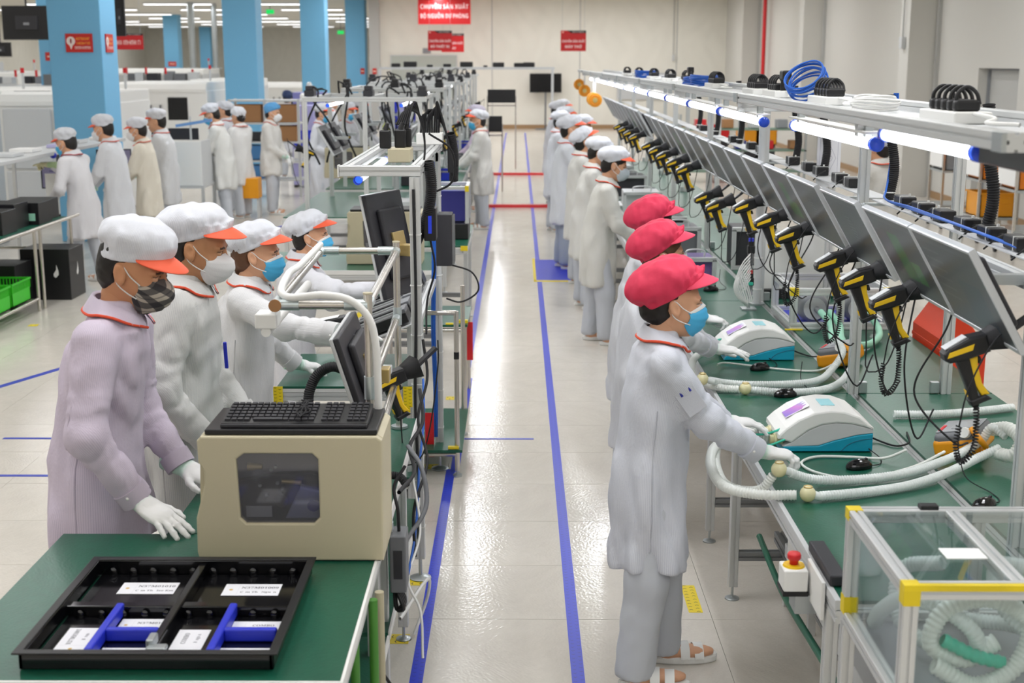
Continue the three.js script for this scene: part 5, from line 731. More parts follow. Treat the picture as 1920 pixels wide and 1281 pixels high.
// beige reel machine
const screwGeo = cyl(V(0, 0, 0), V(0, 0, 0.006), 0.006, 0.005, 10);
function reelMachine(label, x, d, s = 1, fine = false) {
  const g = thing('label_machine', label, 'machine', [x, BH, -d], 0, 'beige machines'), W = 0.28, o = [[-W, 0.004], [W + 0.01, 0.004], [W + 0.012, 0.39], [W - 0.004, 0.402], [-W + 0.02, 0.402], [-W + 0.008, 0.388], [-W + 0.01, 0.32], [-W + 0.026, 0.29], [-W + 0.026, 0.25], [-W - 0.004, 0.14], [-W - 0.006, 0.03]];
  const wx0 = -0.148, wx1 = 0.096, y0 = 0.125, y1 = 0.348, r = 0.018, hole = [[wx0 + r, y0], [wx0, y0 + r], [wx0 - 0.006, y1 - r], [wx0 + r, y1], [wx1 - r, y1], [wx1, y1 - r], [wx1, y0 + r], [wx1 - r, y0]];
  const big = [[wx0 - 0.1, y0 - 0.05], [wx0 - 0.1, y1 + 0.03], [wx1 + 0.12, y1 + 0.03], [wx1 + 0.12, y0 - 0.05]];
  part('front_panel', ext(o, 0.03, 0.006, [hole]).translate(0, 0, 0.135), M.beige, g); part('housing', ext(o, 0.24, 0.004, [big]), M.beige, g); part('back_panel', ext(o, 0.02, 0.004).translate(0, 0, -0.13), M.beige, g);
  part('window_pane', ext(hole, 0.003).translate(0, 0, 0.14), M.smoke, g); part('inner_wall', bx2(wx0 - 0.1, wx1 + 0.12, y0 - 0.05, y1 + 0.03, 0.035, 0.045), S(0x86868c, 0.5), g);
  part('feeder_plate', ext([[wx0 - 0.05, y0 - 0.04], [wx1 + 0.06, y0 - 0.04], [wx1 + 0.06, y0 + 0.12], [wx1 - 0.04, y0 + 0.14], [wx0 + 0.1, y0 + 0.135], [wx0 - 0.05, y0 + 0.11]], 0.03, 0.004).translate(0, 0, 0.062), M.black, g);
  part('print_head', ext([[wx0 + 0.13, y0 + 0.0], [wx0 + 0.18, y0 + 0.105], [wx0 + 0.26, y0 + 0.085], [wx0 + 0.3, y0 + 0.0]], 0.03, 0.006).translate(0, 0, 0.09), S(0x9aa0c0, 0.3, 0.2), g);
  part('spool', cyl(V(wx0 + 0.12, y0 + 0.06, 0.07), V(wx0 + 0.12, y0 + 0.06, 0.11), 0.021, 0.021, 18), M.blackGloss, g); part('spool', cyl(V(wx0 + 0.22, y0 + 0.045, 0.1), V(wx0 + 0.22, y0 + 0.045, 0.115), 0.019, 0.019, 18), M.blueDeep, g);
  part('roller', [cyl(V(wx0 + 0.12, y0 + 0.115, 0.085), V(wx0 + 0.18, y0 + 0.11, 0.085), 0.008), cyl(V(wx0 + 0.01, y0 + 0.155, 0.06), V(wx0 + 0.055, y0 + 0.155, 0.06), 0.014, 0.008)], M.brass, g); part('counter_label', box(wx0 + 0.045, y0 + 0.015, 0.081, 0.08, 0.035, 0.004), M.ltGrey, g);
  if (fine) for (const [a, b] of [[0.05, 0.1], [0.105, 0.107], [0.12, 0.09], [0.07, 0.07], [0.08, 0.14], [0.095, 0.15], [0.07, 0.205], [0.175, 0.205], [0.245, 0.09]]) { const m = part('screw', screwGeo, M.zinc, g); m.position.set(wx0 + a, y0 + b, b > 0.13 ? 0.046 : 0.078); }
  part('base_shadow_strip', bx2(-W + 0.1, W, 0, 0.006, -0.13, 0.14), M.black, g); part('top_tray', bx2(-W + 0.03, W - 0.004, 0.403, 0.42, -0.13, 0.135, 0.004), M.black, g);  // thin black strip under the base is the machine's shadow set in as colour
  return g;
}
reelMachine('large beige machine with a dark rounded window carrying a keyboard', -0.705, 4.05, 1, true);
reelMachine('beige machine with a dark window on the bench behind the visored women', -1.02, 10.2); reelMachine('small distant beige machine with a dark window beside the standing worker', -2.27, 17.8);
{
  const g = thing('keyboard', 'black computer keyboard with its cable bundled across, on the beige machine', 'keyboard', [-0.685, BH + 0.421, -4.03], 0), kg = [0.0165, 0.034, 0.09].map((w) => box(0, 0, 0, w, 0.008, 0.0155, 0.002, 1));
  part('deck', ext([[-0.085, 0], [0.09, 0], [0.09, 0.012], [-0.085, 0.03]], 0.45, 0.003).rotateY(-Math.PI / 2), M.black, g); part('wrist_edge', bx2(-0.225, 0.225, 0.0, 0.011, 0.09, 0.1, 0.003), M.dark, g);
  for (let r = 0; r < 6; r++) for (let c = 0; c < 22; c++) { if (r === 5 && c > 3 && c < 9) continue; if (c === 14 || c === 18) continue; const m = part('key', kg[0], M.dark, g); m.position.set(-0.209 + c * 0.0198, 0.0325 - r * 0.0031, -0.07 + r * 0.0258); m.rotation.x = 0.1; }
  const sp = part('key', kg[2], M.dark, g); sp.position.set(-0.085, 0.0175, 0.059); sp.rotation.x = 0.1;
  part('cable_bundle', [0, 1, 2, 3].map((k) => tube([V(0.0 + k * 0.012, 0.045, -0.07), V(0.03 - k * 0.008, 0.047, -0.02), V(0.0 + k * 0.014, 0.036, 0.03), V(0.02, 0.03, 0.08 - k * 0.01)], 0.003, 20, 5)), M.rubber, g);
}
// slotted posts with cables
function cablePost(label, x, d, h, cab) {
  const g = thing('cable_post', label, 'post', [x, 0, -d], 0, 'cable posts'); part('post', bar(V(0, 0.1, 0), V(0, h, 0), 0.045), M.alu, g); each('foot', [lathe([[0, 0], [0.05, 0], [0.048, 0.008], [0.016, 0.02], [0, 0.02]], 20), cyl(V(0, 0.015, 0), V(0, 0.1, 0), 0.009)], M.zinc, g);
  for (let y = 0.25; y < h - 0.1; y += 0.22) part('tie', box(0, y, 0, 0.05, 0.004, 0.05), M.white, g);
  part('cable', cab.map(([m, off, r]) => tube([V(off, h - 0.05, 0.03), V(off + 0.004, h * 0.7, 0.032), V(off - 0.005, h * 0.45, 0.03), V(off + 0.004, h * 0.25, 0.034), V(off, 0.2, 0.03)], r, 40, 6)), cab[0][0], g); return g;
}
cablePost('slotted post with a black cable standing nearest the aisle tape', -0.44, 5.7, 1.815, [[M.rubber, -0.004, 0.007]]); cablePost('slotted post with blue cables standing behind the black-cabled one', -0.447, 7.36, 1.815, [[M.cableBlue, -0.02, 0.006], [M.cableBlue, -0.03, 0.005], [M.cableBlue, -0.012, 0.004]]);
{ const g = thing('lamp_gantry', 'aluminium gantry frame with a tube lamp over the visored women', 'frame', [0, 1.84, 0]); const b = (a, c) => part('beam', bar(V(a[0], 0, -a[1]), V(c[0], 0, -c[1]), 0.045), M.alu, g); b([-0.76, 5.72], [-0.415, 5.72]); b([-0.735, 7.36], [-0.415, 7.36]); b([-0.735, 5.745], [-0.735, 7.335]); b([-0.44, 5.745], [-0.44, 7.335]); part('beam_end', box(-0.765, 0, -5.72, 0.006, 0.05, 0.05), M.white, g); part('tube_light', cyl(V(-0.69, -0.045, -5.8), V(-0.69, -0.045, -6.95), 0.016, 0.016, 12), M.glowTube, g); each('tube_cap', [cyl(V(-0.69, -0.045, -5.76), V(-0.69, -0.045, -5.8), 0.02, 0.02, 12), cyl(V(-0.69, -0.045, -6.95), V(-0.69, -0.045, -6.99), 0.02, 0.02, 12)], M.capBlue, g); const a = new THREE.RectAreaLight(0xf4f8ff, TASK_POWER, 0.03, 1.1); a.name = 'gantry_lamp'; a.position.set(-0.69, -0.066, -6.37); a.rotation.x = -Math.PI / 2; g.add(a); each('lamp_hanger', [bx2(-0.73, -0.68, -0.03, -0.022, -5.9, -5.87), bx2(-0.73, -0.68, -0.03, -0.022, -6.9, -6.87)], M.zinc, g); }
{ const g = thing('plug_block', 'white socket block with black plugs and looping leads on the gantry', 'power strip', [-0.52, 1.8635, -5.95]); part('block', box(0, 0.03, 0, 0.1, 0.06, 0.16, 0.005), M.beige, g); for (const [x, z, t] of [[-0.06, 0.06, 0.6], [0.0, 0.0, 0], [0.02, -0.06, -0.2]]) part('plug', [box(x, 0.1, z, 0.05, 0.08, 0.04, 0.008).rotateZ(0), cyl(V(x, 0.14, z), V(x + 0.01, 0.17, z), 0.014, 0.008)], M.black, g); for (let k = 0; k < 6; k++) part('lead', tube([V(-0.02 + k * 0.01, 0.16, -0.02), V(0.02 + k * 0.008, 0.22 + k * 0.008, -0.06), V(0.08, 0.2 - k * 0.01, -0.1 - k * 0.02), V(0.1, 0.06, -0.12), V(0.09, -0.06, -0.1)], 0.0045, 20, 5), M.rubber, g); }
{ const g = thing('plug_block', 'tangle of plugs and cables on the far end of the gantry', 'power strip', [-0.47, 1.8635, -7.2]); part('block', box(0, 0.03, 0, 0.14, 0.06, 0.12, 0.005), M.white, g); for (let k = 0; k < 9; k++) part('lead', tube([V(-0.05 + k * 0.012, 0.06, 0), V(-0.03 + k * 0.01, 0.16 + 0.01 * (k % 3), 0.04), V(0.04, 0.14 + 0.012 * k, -0.02 + 0.01 * k), V(0.09, 0.05, 0.02), V(0.1 + 0.004 * k, -0.15, 0.03)], 0.006, 20, 5), M.rubber, g); }
for (const [p, l] of [[[[-0.4, 1.86, 6.0], [-0.39, 1.75, 6.02], [-0.41, 1.62, 6.06], [-0.46, 1.5, 6.1], [-0.5, 1.42, 6.15]], 'thick black corrugated conduit dropping from the gantry plugs'], [[[-0.36, 1.92, 7.2], [-0.345, 1.8, 7.25], [-0.35, 1.66, 7.3]], 'black corrugated conduit behind the blue-cabled post']]) solo('cable_conduit', hose(p.map((q) => V(q[0], q[1], -q[2])), 0.024, 0.009, 0.1, 12), M.rubber, l, 'conduit');
solo('cable', tube([V(-0.4, 1.98, -6.05), V(-0.3, 1.9, -6.1), V(-0.3, 1.76, -6.12), V(-0.4, 1.7, -6.15)], 0.005, 20, 6), M.rubber, 'single black lead looping out beyond the gantry', 'cable');
// screens seen from behind
function backMonitor(label, p, W, Hh, yaw, tilt) {
  const g = thing('monitor', label, 'monitor', p, yaw), t = new THREE.Matrix4().makeRotationZ(tilt), A = (q) => q.applyMatrix4(t);
  part('bezel', A(bx2(-0.012, 0.0, -Hh / 2, Hh / 2, -W / 2, W / 2, 0.003, 1)), M.ltGrey, g); part('screen', A(bx2(-0.0135, -0.0125, -Hh / 2 + 0.012, Hh / 2 - 0.012, -W / 2 + 0.012, W / 2 - 0.012)), M.blackGloss, g);
  part('back_shell', A(merge([bx2(0.0, 0.02, -Hh / 2 + 0.003, Hh / 2 - 0.003, -W / 2 + 0.003, W / 2 - 0.003, 0.006), bx2(0.018, 0.045, -Hh * 0.34, Hh * 0.34, -W * 0.3, W * 0.3, 0.012)])), M.dark, g);
  part('label_strip', A(box(0.0205, Hh * 0.28, -W * 0.1, 0.001, 0.04, 0.012)), M.midGrey, g); part('mount_plate', [A(box(0.05, 0, 0, 0.012, 0.1, 0.1, 0.003)), box(0.085, -0.02, 0, 0.06, 0.05, 0.06, 0.004)], M.brass, g); return g;
}
backMonitor('back of a tall dark monitor bracketed to the black-cabled post', [-0.57, 1.5, -5.9], 0.32, 0.47, -0.42, 0.22); backMonitor('back of a dark monitor clamped to the steel pipe frame', [-0.56, 1.25, -4.52], 0.5, 0.33, 0, 0.3);
{ const g = thing('driver_box', 'black driver box with a blue lit label on the aisle side of the post', 'electronics', [-0.4, 1.57, -6.1]); part('case', box(0, 0, 0, 0.055, 0.15, 0.12, 0.006), M.black, g); part('lit_label', box(0.0, 0.0, 0.061, 0.016, 0.08, 0.002), S(0x1a2e9a, 0.3, 0, { emissive: 0x2b48ff, emissiveIntensity: 0.25 }), g); each('bracket', [bx2(-0.03, -0.01, 0.07, 0.26, -0.03, 0.03)], M.zinc, g); part('lead', tube([V(0, -0.075, 0.03), V(0.02, -0.2, 0.05), V(-0.02, -0.36, 0.02), V(-0.02, -0.5, 0.1)], 0.005, 20, 5), M.rubber, g); }
{ const g = thing('driver_box', 'second dark module with heat fins beyond the lit one', 'electronics', [-0.37, 1.42, -6.7]); part('case', box(0, 0, 0, 0.08, 0.26, 0.14, 0.005), M.dark, g); for (let k = 0; k < 5; k++) part('fin', box(0.045, 0, -0.05 + k * 0.025, 0.012, 0.24, 0.006), M.aluDark, g); each('bracket', [bx2(-0.04, -0.03, 0.1, 0.43, -0.03, 0.03), bx2(-0.05, -0.03, 0.39, 0.43, -0.03, 0.03)], M.zinc, g); }
// steel pipe frame on the second bench
{
  const g = thing('pipe_gantry', 'shiny round steel-pipe frame with clamp joints on the bench', 'frame', [0, 0, 0]), A = V(-0.775, 1.535, -4.2), B = V(-0.48, 1.535, -4.2), C = V(-0.81, 1.535, -5.44), D = V(-0.5, 1.535, -5.44), r = 0.0145, joint = (p, q) => { const t = q.clone().sub(p).normalize(); return each('joint', [cyl(p.clone(), p.clone().addScaledVector(t, 0.075), r + 0.0035, r + 0.0035, 14)], M.joint2, g); };
  for (const [p, q] of [[A, B], [C, D], [A, C], [B, D]]) { part('pipe', cyl(p, q, r, r, 16), M.steel, g); joint(p, q); joint(q, p); }
  for (const p of [B, D]) { const b = V(p.x, BH + 0.002, p.z); part('post', cyl(b, V(p.x, 1.57, p.z), r, r, 16), M.steel, g); part('post_cap', cyl(V(p.x, 1.57, p.z), V(p.x, 1.575, p.z), r + 0.001, r + 0.001, 16), M.beige, g); part('flange', cyl(b, V(p.x, BH + 0.012, p.z), 0.035, 0.035, 16), M.zinc, g); joint(V(p.x, 1.3, p.z), V(p.x, 1.0, p.z)); }
  const E0 = V(-0.48, 1.26, -4.24), E1 = V(-0.5, 1.26, -5.4), F0 = V(-0.48, 1.02, -4.24), F1 = V(-0.5, 1.02, -5.4); for (const [p, q] of [[E0, E1], [F0, F1]]) { part('pipe', cyl(p, q, r, r, 16), M.steel, g); joint(p, q); joint(q, p); }
  part('pipe_cap', cyl(V(-0.775, 1.535, -4.185), V(-0.775, 1.535, -4.18), r + 0.006, r + 0.006, 16), M.cardboard, g); part('green_band', cyl(V(-0.5, 1.0, -5.44), V(-0.5, 1.035, -5.44), 0.016, 0.016, 14), M.greenTube, g);
  part('clip', [box(-0.5, 1.16, -4.9, 0.05, 0.03, 0.04, 0.004)], M.ltGrey, g);
}
solo('white_conduit', tube([V(-0.79, 1.58, -5.3), V(-0.795, 1.57, -4.8), V(-0.785, 1.585, -4.5), V(-0.77, 1.56, -4.28), V(-0.72, 1.56, -4.19), V(-0.62, 1.572, -4.17), V(-0.53, 1.555, -4.165), V(-0.475, 1.5, -4.165), V(-0.455, 1.42, -4.17), V(-0.45, 1.3, -4.17), V(-0.45, 1.12, -4.17), V(-0.45, 0.9, -4.16)], 0.0125, 90, 10), M.white, 'white flexible conduit draped round the steel pipe frame', 'conduit');
{ const g = thing('lamp_block', 'white lamp end block hanging at the pipe frame corner', 'lamp', [-0.79, 1.48, -4.24]); part('block', box(-0.02, 0, 0, 0.07, 0.05, 0.09, 0.006), M.white, g); part('tube', cyl(V(-0.02, -0.035, 0.04), V(-0.03, -0.035, -0.9), 0.016, 0.016, 12), M.white, g); part('hook', slim(V(0, 0.02, 0), V(0.0, 0.06, 0.0), 0.012), M.white, g); }
solo('suction_nozzle', [hose([V(-0.66, 1.16, -4.9), V(-0.7, 1.17, -4.9), V(-0.755, 1.14, -4.9), V(-0.785, 1.08, -4.88), V(-0.79, 1.02, -4.86)], 0.019, 0.008, 0.06, 12), cyl(V(-0.79, 1.025, -4.86), V(-0.805, 0.93, -4.83), 0.018, 0.012, 12)], M.rubber, 'black flexible suction nozzle arching beside the monitor', 'nozzle');
// sloped rack of black modules
{ const g = thing('sloped_rack', 'sloping aluminium rack on the third bench holding black modules', 'rack', [0, 0, 0]); for (const x of [-0.78, -0.47]) part('rail', bar(V(x, x < -0.6 ? 0.98 : 1.1, -6.0), V(x, x < -0.6 ? 0.98 : 1.1, -7.3), 0.035), M.alu, g); for (const d of [6.2, 6.85]) for (const x of [-0.78, -0.51]) part('leg', slim(V(x, BH, -d), V(x, x < -0.6 ? 0.965 : 1.08, -d), 0.03), M.alu, g); part('deck', box(0, 0, 0, 0.33, 0.006, 1.26).rotateZ(0.37).translate(-0.625, 1.057, -6.65), M.ltGrey, g); }
for (let k = 0; k < 6; k++) { const g = thing('black_module', 'black module with grey end block lying on the sloped rack, ' + ord[k] + ' from the tall monitor', 'module', [-0.625, 1.066, -6.12 - k * 0.21], 0, 'modules on the sloped rack'), t = (q) => q.rotateZ(0.37); part('case', t(box(0, 0.03, 0, 0.27, 0.05, 0.16, 0.005)), M.black, g); part('end_block', t(box(0.11, 0.062, 0, 0.05, 0.016, 0.14, 0.003)), M.grey, g); each('trim_line', [t(box(-0.03, 0.057, 0.05, 0.2, 0.003, 0.003)), t(box(-0.03, 0.057, -0.03, 0.2, 0.003, 0.003))], M.ltGrey, g); }
{ const o = copy(scB, [-0.5, 0.99, -5.2], 0.5, 'yellow and black scanner gun hanging by the pipe frame, behind the keyboard', 'x'); delete o.userData.group; }
{ const g = thing('hand_terminal', 'small black hand terminal held out beyond the dark monitor', 'terminal', [-0.83, 1.185, -5.7]); part('case', box(0, 0, 0, 0.16, 0.028, 0.08, 0.006).rotateZ(0.2), M.black, g); part('card', box(0.01, 0.017, 0, 0.09, 0.002, 0.06).rotateZ(0.2), M.paper, g); }
// power unit, pipes and cables below the bench edge
{ const g = thing('power_unit', 'dark grey power unit hanging on the bench edge with leads below', 'power supply', [-0.4, 0.58, -4.26]); part('case', box(0, 0.07, 0, 0.055, 0.2, 0.11, 0.006), M.grey, g); part('side_label', box(0.0, 0.07, 0.0562, 0.03, 0.1, 0.001), M.dark, g); part('plug_cluster', [0, 1, 2, 3].map((k) => tube([V(-0.01, -0.03, 0.02 - k * 0.015), V(0.015, -0.09, 0.04 - k * 0.02), V(-0.01, -0.11, 0.0), V(-0.02, -0.04, -0.03)], 0.008, 14, 6)), M.black, g); part('hook', bx2(-0.03, -0.02, 0.1, 0.2, -0.02, 0.02), M.zinc, g); part('lead', tube([V(0, 0.17, 0), V(0.0, 0.25, 0.02), V(-0.015, 0.32, -0.02), V(0.02, 0.38, -0.06)], 0.006, 16, 5), M.rubber, g); }
{ const g = thing('pipe_stand', 'green and cream coated pipe legs standing at the near bench corner', 'stand', [0, 0, 0]); for (const [x, d, m] of [[-0.475, 3.62, M.greenTube], [-0.428, 3.7, M.lime], [-0.415, 3.76, M.beige]]) part('leg', cyl(V(x, 0, -d), V(x, 0.74, -d), 0.014, 0.014, 12), m === M.greenTube || m === M.lime ? S(0x4d8f35, 0.4) : m, g); part('tie', box(-0.44, 0.4, -3.69, 0.08, 0.006, 0.16), M.white, g); }
[[[[-0.4, 1.15, 5.5], [-0.38, 1.0, 5.45], [-0.41, 0.86, 5.3], [-0.36, 0.74, 5.1], [-0.4, 0.6, 4.9], [-0.39, 0.45, 4.8]], 'black lead sagging beside the pipe frame', M.rubber, 0.006], [[[-0.42, 0.92, 5.55], [-0.39, 0.85, 5.3], [-0.42, 0.83, 5.0], [-0.38, 0.82, 4.7], [-0.41, 0.84, 4.4]], 'black cable lying along the second bench edge', M.rubber, 0.008], [[[-0.41, 0.95, 5.62], [-0.4, 0.82, 5.5], [-0.4, 0.68, 5.2], [-0.395, 0.52, 4.9], [-0.4, 0.46, 4.6]], 'blue cable twisted below the bench edge', M.cableBlue, 0.005], [[[-0.41, 0.7, 5.0], [-0.37, 0.55, 4.8], [-0.4, 0.43, 4.6], [-0.35, 0.36, 4.5], [-0.34, 0.2, 4.45]], 'thin white lead dropping to the floor', M.white, 0.005], [[[-0.43, 0.42, 3.9], [-0.36, 0.38, 3.75], [-0.33, 0.2, 3.6], [-0.37, 0.03, 3.4], [-0.42, 0.01, 3.3]], 'black lead curling down to the floor at the near bench', M.rubber, 0.005], [[[-0.42, 0.86, 4.9], [-0.36, 0.8, 4.8], [-0.34, 0.68, 4.72], [-0.4, 0.6, 4.6], [-0.42, 0.62, 4.4]], 'grey cable bundle under the machine corner', M.grey, 0.009], [[[-0.38, 1.2, 7.3], [-0.25, 1.15, 7.3], [-0.22, 1.05, 7.32], [-0.32, 0.98, 7.34], [-0.4, 1.0, 7.34]], 'black lead ring standing out from the blue-cabled post', M.rubber, 0.005], [[[-0.42, 0.35, 4.45], [-0.35, 0.3, 4.95], [-0.37, 0.15, 5.1], [-0.42, 0.02, 5.05]], 'white mains lead ending on the floor tape', M.white, 0.007]].forEach(([p, l, m, r]) => lead(p, r, m, l, 'cable'));
solo('cord', helix([V(-0.56, 0.83, -4.6), V(-0.5, 0.83, -4.62), V(-0.43, 0.82, -4.64), V(-0.4, 0.8, -4.6)], 0.012, 26, 0.004, 8), M.rubber, 'black coiled cord lying at the second bench edge', 'cord');
for (const [x, y, d, l] of [[-0.326, 0.46, 8.75, 'red hanging tag strip on the low table'], [-0.5, 0.22, 7.3, 'red tag strip under the pipe cart']]) solo('red_tag', box(x, y, -d, 0.05, 0.26, 0.004).rotateZ(0.0), M.red, l, 'tag');

// ---------- farther left line ----------
{ const g = bench('workbench', 'green bench under the second beige machine', 'left benches', -1.96, -0.6, 9.75, 10.75, { edge: 0 }); part('front_edge', bx2(-0.68, 0.68, BH - 0.03, BH + 0.002, 0.498, 0.506), M.white, g); }
{ const g = bench('workbench', 'green bench under the violet-paned box', 'left benches', -1.2, -0.42, 11.1, 12.6, { edge: 0 }); part('corner_tape', box(0.36, BH - 0.02, 0.75, 0.06, 0.04, 0.02), M.tapeYellow, g); }
{ const g = thing('violet_box', 'aluminium framed box with violet panes on a black base', 'box', [-0.6, BH, -11.75]); part('base', box(0, 0.07, 0, 0.34, 0.14, 0.5, 0.01), M.black, g); part('pane', bx2(-0.15, 0.15, 0.16, 0.42, 0.215, 0.22), M.purplePane, g); part('pane', bx2(0.155, 0.16, 0.16, 0.42, -0.2, 0.2), M.purplePane, g); part('core', bx2(-0.13, 0.13, 0.145, 0.4, -0.2, 0.1), M.blueDeep, g); for (const [x, z] of [[-0.16, 0.23], [0.16, 0.23], [-0.16, -0.22], [0.16, -0.22]]) part('post', bar(V(x, 0.141, z), V(x, 0.43, z), 0.03), M.alu, g); for (const z of [0.23, -0.22]) part('rail', bar(V(-0.175, 0.445, z), V(0.175, 0.445, z), 0.03), M.alu, g); for (const x of [-0.16, 0.16]) part('rail', bar(V(x, 0.445, -0.2), V(x, 0.445, 0.21), 0.03), M.alu, g); part('corner_tape', box(0.16, 0.44, 0.235, 0.034, 0.05, 0.034), M.tapeYellow, g); }
// stations: bench, gantry, monitors, lamp, plugs, scanner
const stA0 = [13.2, 16.2, 19.2, 22.4, 25.8, 29.5], stName = ['just past the violet box', 'second past the violet box', 'level with the blue-capped worker', 'before the blue panel', 'beyond the blue panel', 'at the far end'];
stA0.forEach((d, k) => {
  bench('workbench', 'green double-sided bench ' + stName[k], 'far left benches', -2.35, -0.72, d, d + 2.6, { edge: 0 });
  const g = thing('station_gantry', 'aluminium station gantry with a tube lamp and hanging cables ' + stName[k], 'frame', [-1.53, BH, -d - 0.3], 0, 'far left gantries'), h = 1.12 + 0.03 * (k % 3);
  for (const [x, z] of [[-0.6, 0], [0.55, 0], [-0.6, -1.8], [0.55, -1.8], [0, 0]]) part('post', bar(V(x, 0.001, z), V(x, h, z), 0.045), M.alu, g);
  for (const z of [0, -1.8]) part('beam', bar(V(-0.62, h + 0.022, z), V(0.62, h + 0.022, z), 0.045), M.alu, g); for (const x of [-0.6, 0, 0.55]) part('beam', bar(V(x, h + 0.022, -1.78), V(x, h + 0.022, -0.02), 0.04), M.alu, g);
  for (const x of [-0.38, 0.36]) { part('tube_light', cyl(V(x, h - 0.04, -0.1), V(x, h - 0.04, -1.2), 0.017, 0.017, 10), M.glowTube, g); part('tube_cap', cyl(V(x, h - 0.04, -0.06), V(x, h - 0.04, -0.1), 0.02, 0.02, 10), M.capBlue, g); }
  for (let j = 0; j < 7; j++) { const x = rr(-0.6, 0.55), z = rr(-1.7, -0.05); part('hanging_cable', [tube([V(x, h + 0.05, z), V(x + rr(-0.1, 0.1), h + rr(0.08, 0.2), z + rr(-0.1, 0.1)), V(x + rr(-0.15, 0.15), h + 0.08, z + 0.1), V(x + rr(-0.1, 0.1), h - 0.3, z + 0.05), V(x + rr(-0.1, 0.1), h - 0.65, z)], 0.011, 16, 5)], M.rubber, g); }
  for (const x of [-0.6, 0, 0.55]) part('plug_block', [box(x, h + 0.075, -0.4, 0.1, 0.06, 0.2, 0.006), box(x, h + 0.125, -0.4, 0.08, 0.05, 0.15, 0.01)], k % 2 ? M.black : M.dark, g);
  for (const [x, s] of [[-0.42, -1], [0.38, 1]]) for (const z of [-0.4, -1.1]) { const m = copy(monKinds[(k + (z < -1 ? 1 : 0)) % 2 ? 0 : 2], [-1.53 + x, BH + 0.72, -d - 0.3 + z], s < 0 ? 0 : Math.PI, (z < -1 ? 'second' : 'first') + ' dark monitor on the ' + (s < 0 ? 'pillar' : 'walkway') + ' side of the gantry ' + stName[k], 'monitors on the far left gantries'); }
  copy(scB, [-2.15, BH + 0.55, -d - 0.5], Math.PI, 'scanner gun on the pillar side of the gantry ' + stName[k], 'far scanner guns'); copy(scB, [-0.95, BH + 0.5, -d - 0.9], 0, 'scanner gun on the walkway side of the gantry ' + stName[k], 'far scanner guns');
  const b = thing('silver_fixture', 'silvery test fixture with clamps on the bench ' + stName[k], 'fixture', [-1.25, BH, -d - 0.55], 0, 'far fixtures'); part('base', box(0, 0.06, 0, 0.4, 0.12, 0.36, 0.01), k % 2 ? M.dark : M.ltGrey, b); each('column', [bar(V(-0.18, 0.12, 0), V(-0.18, 0.42, 0), 0.04), bar(V(0.18, 0.12, 0), V(0.18, 0.42, 0), 0.04)], M.alu, b); part('bridge', box(0, 0.44, 0, 0.4, 0.05, 0.1, 0.006), M.zinc, b); part('press', cyl(V(0, 0.2, 0), V(0, 0.42, 0), 0.03, 0.03, 14), M.zinc, b); part('handle', cyl(V(0.18, 0.4, 0.06), V(0.26, 0.55, 0.1), 0.012), M.red, b);
  if (k) { const c = thing('parts_bin', (k % 2 ? 'blue' : 'grey') + ' parts bin on the walkway side of the bench ' + stName[k], 'bin', [-0.98, BH, -d - 1.25], 0, 'parts bins'); part('bin', [bx2(-0.15, 0.15, 0, 0.01, -0.12, 0.12), bx2(-0.15, -0.14, 0.01, 0.14, -0.12, 0.12), bx2(0.14, 0.15, 0.01, 0.14, -0.12, 0.12), bx2(-0.14, 0.14, 0.01, 0.14, -0.12, -0.11), bx2(-0.14, 0.14, 0.01, 0.1, 0.11, 0.12)], k % 2 ? M.blue : M.grey, c); part('contents', box(0, 0.06, 0, 0.26, 0.1, 0.2, 0.02), M.dark, c); }
});
{ const g = thing('blue_panel', 'blue framed pale panel with a black display above, between the far gantries', 'panel', [-1.72, BH, -20.6]); part('frame', ext([[-0.16, 0.5], [0.16, 0.5], [0.16, 0.98], [-0.16, 0.98]], 0.04, 0.004, [[[-0.12, 0.54], [-0.12, 0.92], [0.12, 0.92], [0.12, 0.54]]]), M.blue, g); part('sheet', bx2(-0.12, 0.12, 0.54, 0.92, -0.01, 0.01), S(0xb9b6dc, 0.6), g); part('display', bx2(-0.13, 0.1, 0.99, 1.12, -0.03, 0.03, 0.005), M.blackGloss, g); each('foot', [bx2(-0.13, -0.1, 0, 0.5, -0.02, 0.02), bx2(0.1, 0.13, 0, 0.5, -0.02, 0.02)], M.alu, g); part('bottle', lathe([[0, 0], [0.05, 0], [0.05, 0.14], [0.02, 0.18], [0.02, 0.22], [0, 0.22]], 12).translate(-0.3, 0.4, 0), S(0xbdc94a, 0.4), g); part('bottle_shelf', bx2(-0.38, -0.1, 0.38, 0.4, -0.06, 0.06), M.ltGrey, g); }
{ const g = thing('wide_shelf_frame', 'pale overhead cable bar spanning the far left line', 'frame', [-1.4, 0, -33.5]); part('bar', bar(V(-2.0, 2.12, 0), V(2.3, 2.12, 0), 0.06), M.ltGrey, g); for (const x of [-2.0, 2.25]) part('post', bar(V(x, 0, 0), V(x, 2.09, 0), 0.06), M.ltGrey, g); for (let k = 0; k < 9; k++) { const w = rr(0.1, 0.34); part('plug', [box(-1.6 + k * 0.42 + rr(-0.1, 0.1), 2.15 + w * 0.2, 0, w, w * 0.4, 0.1, 0.02)], M.black, g); } }
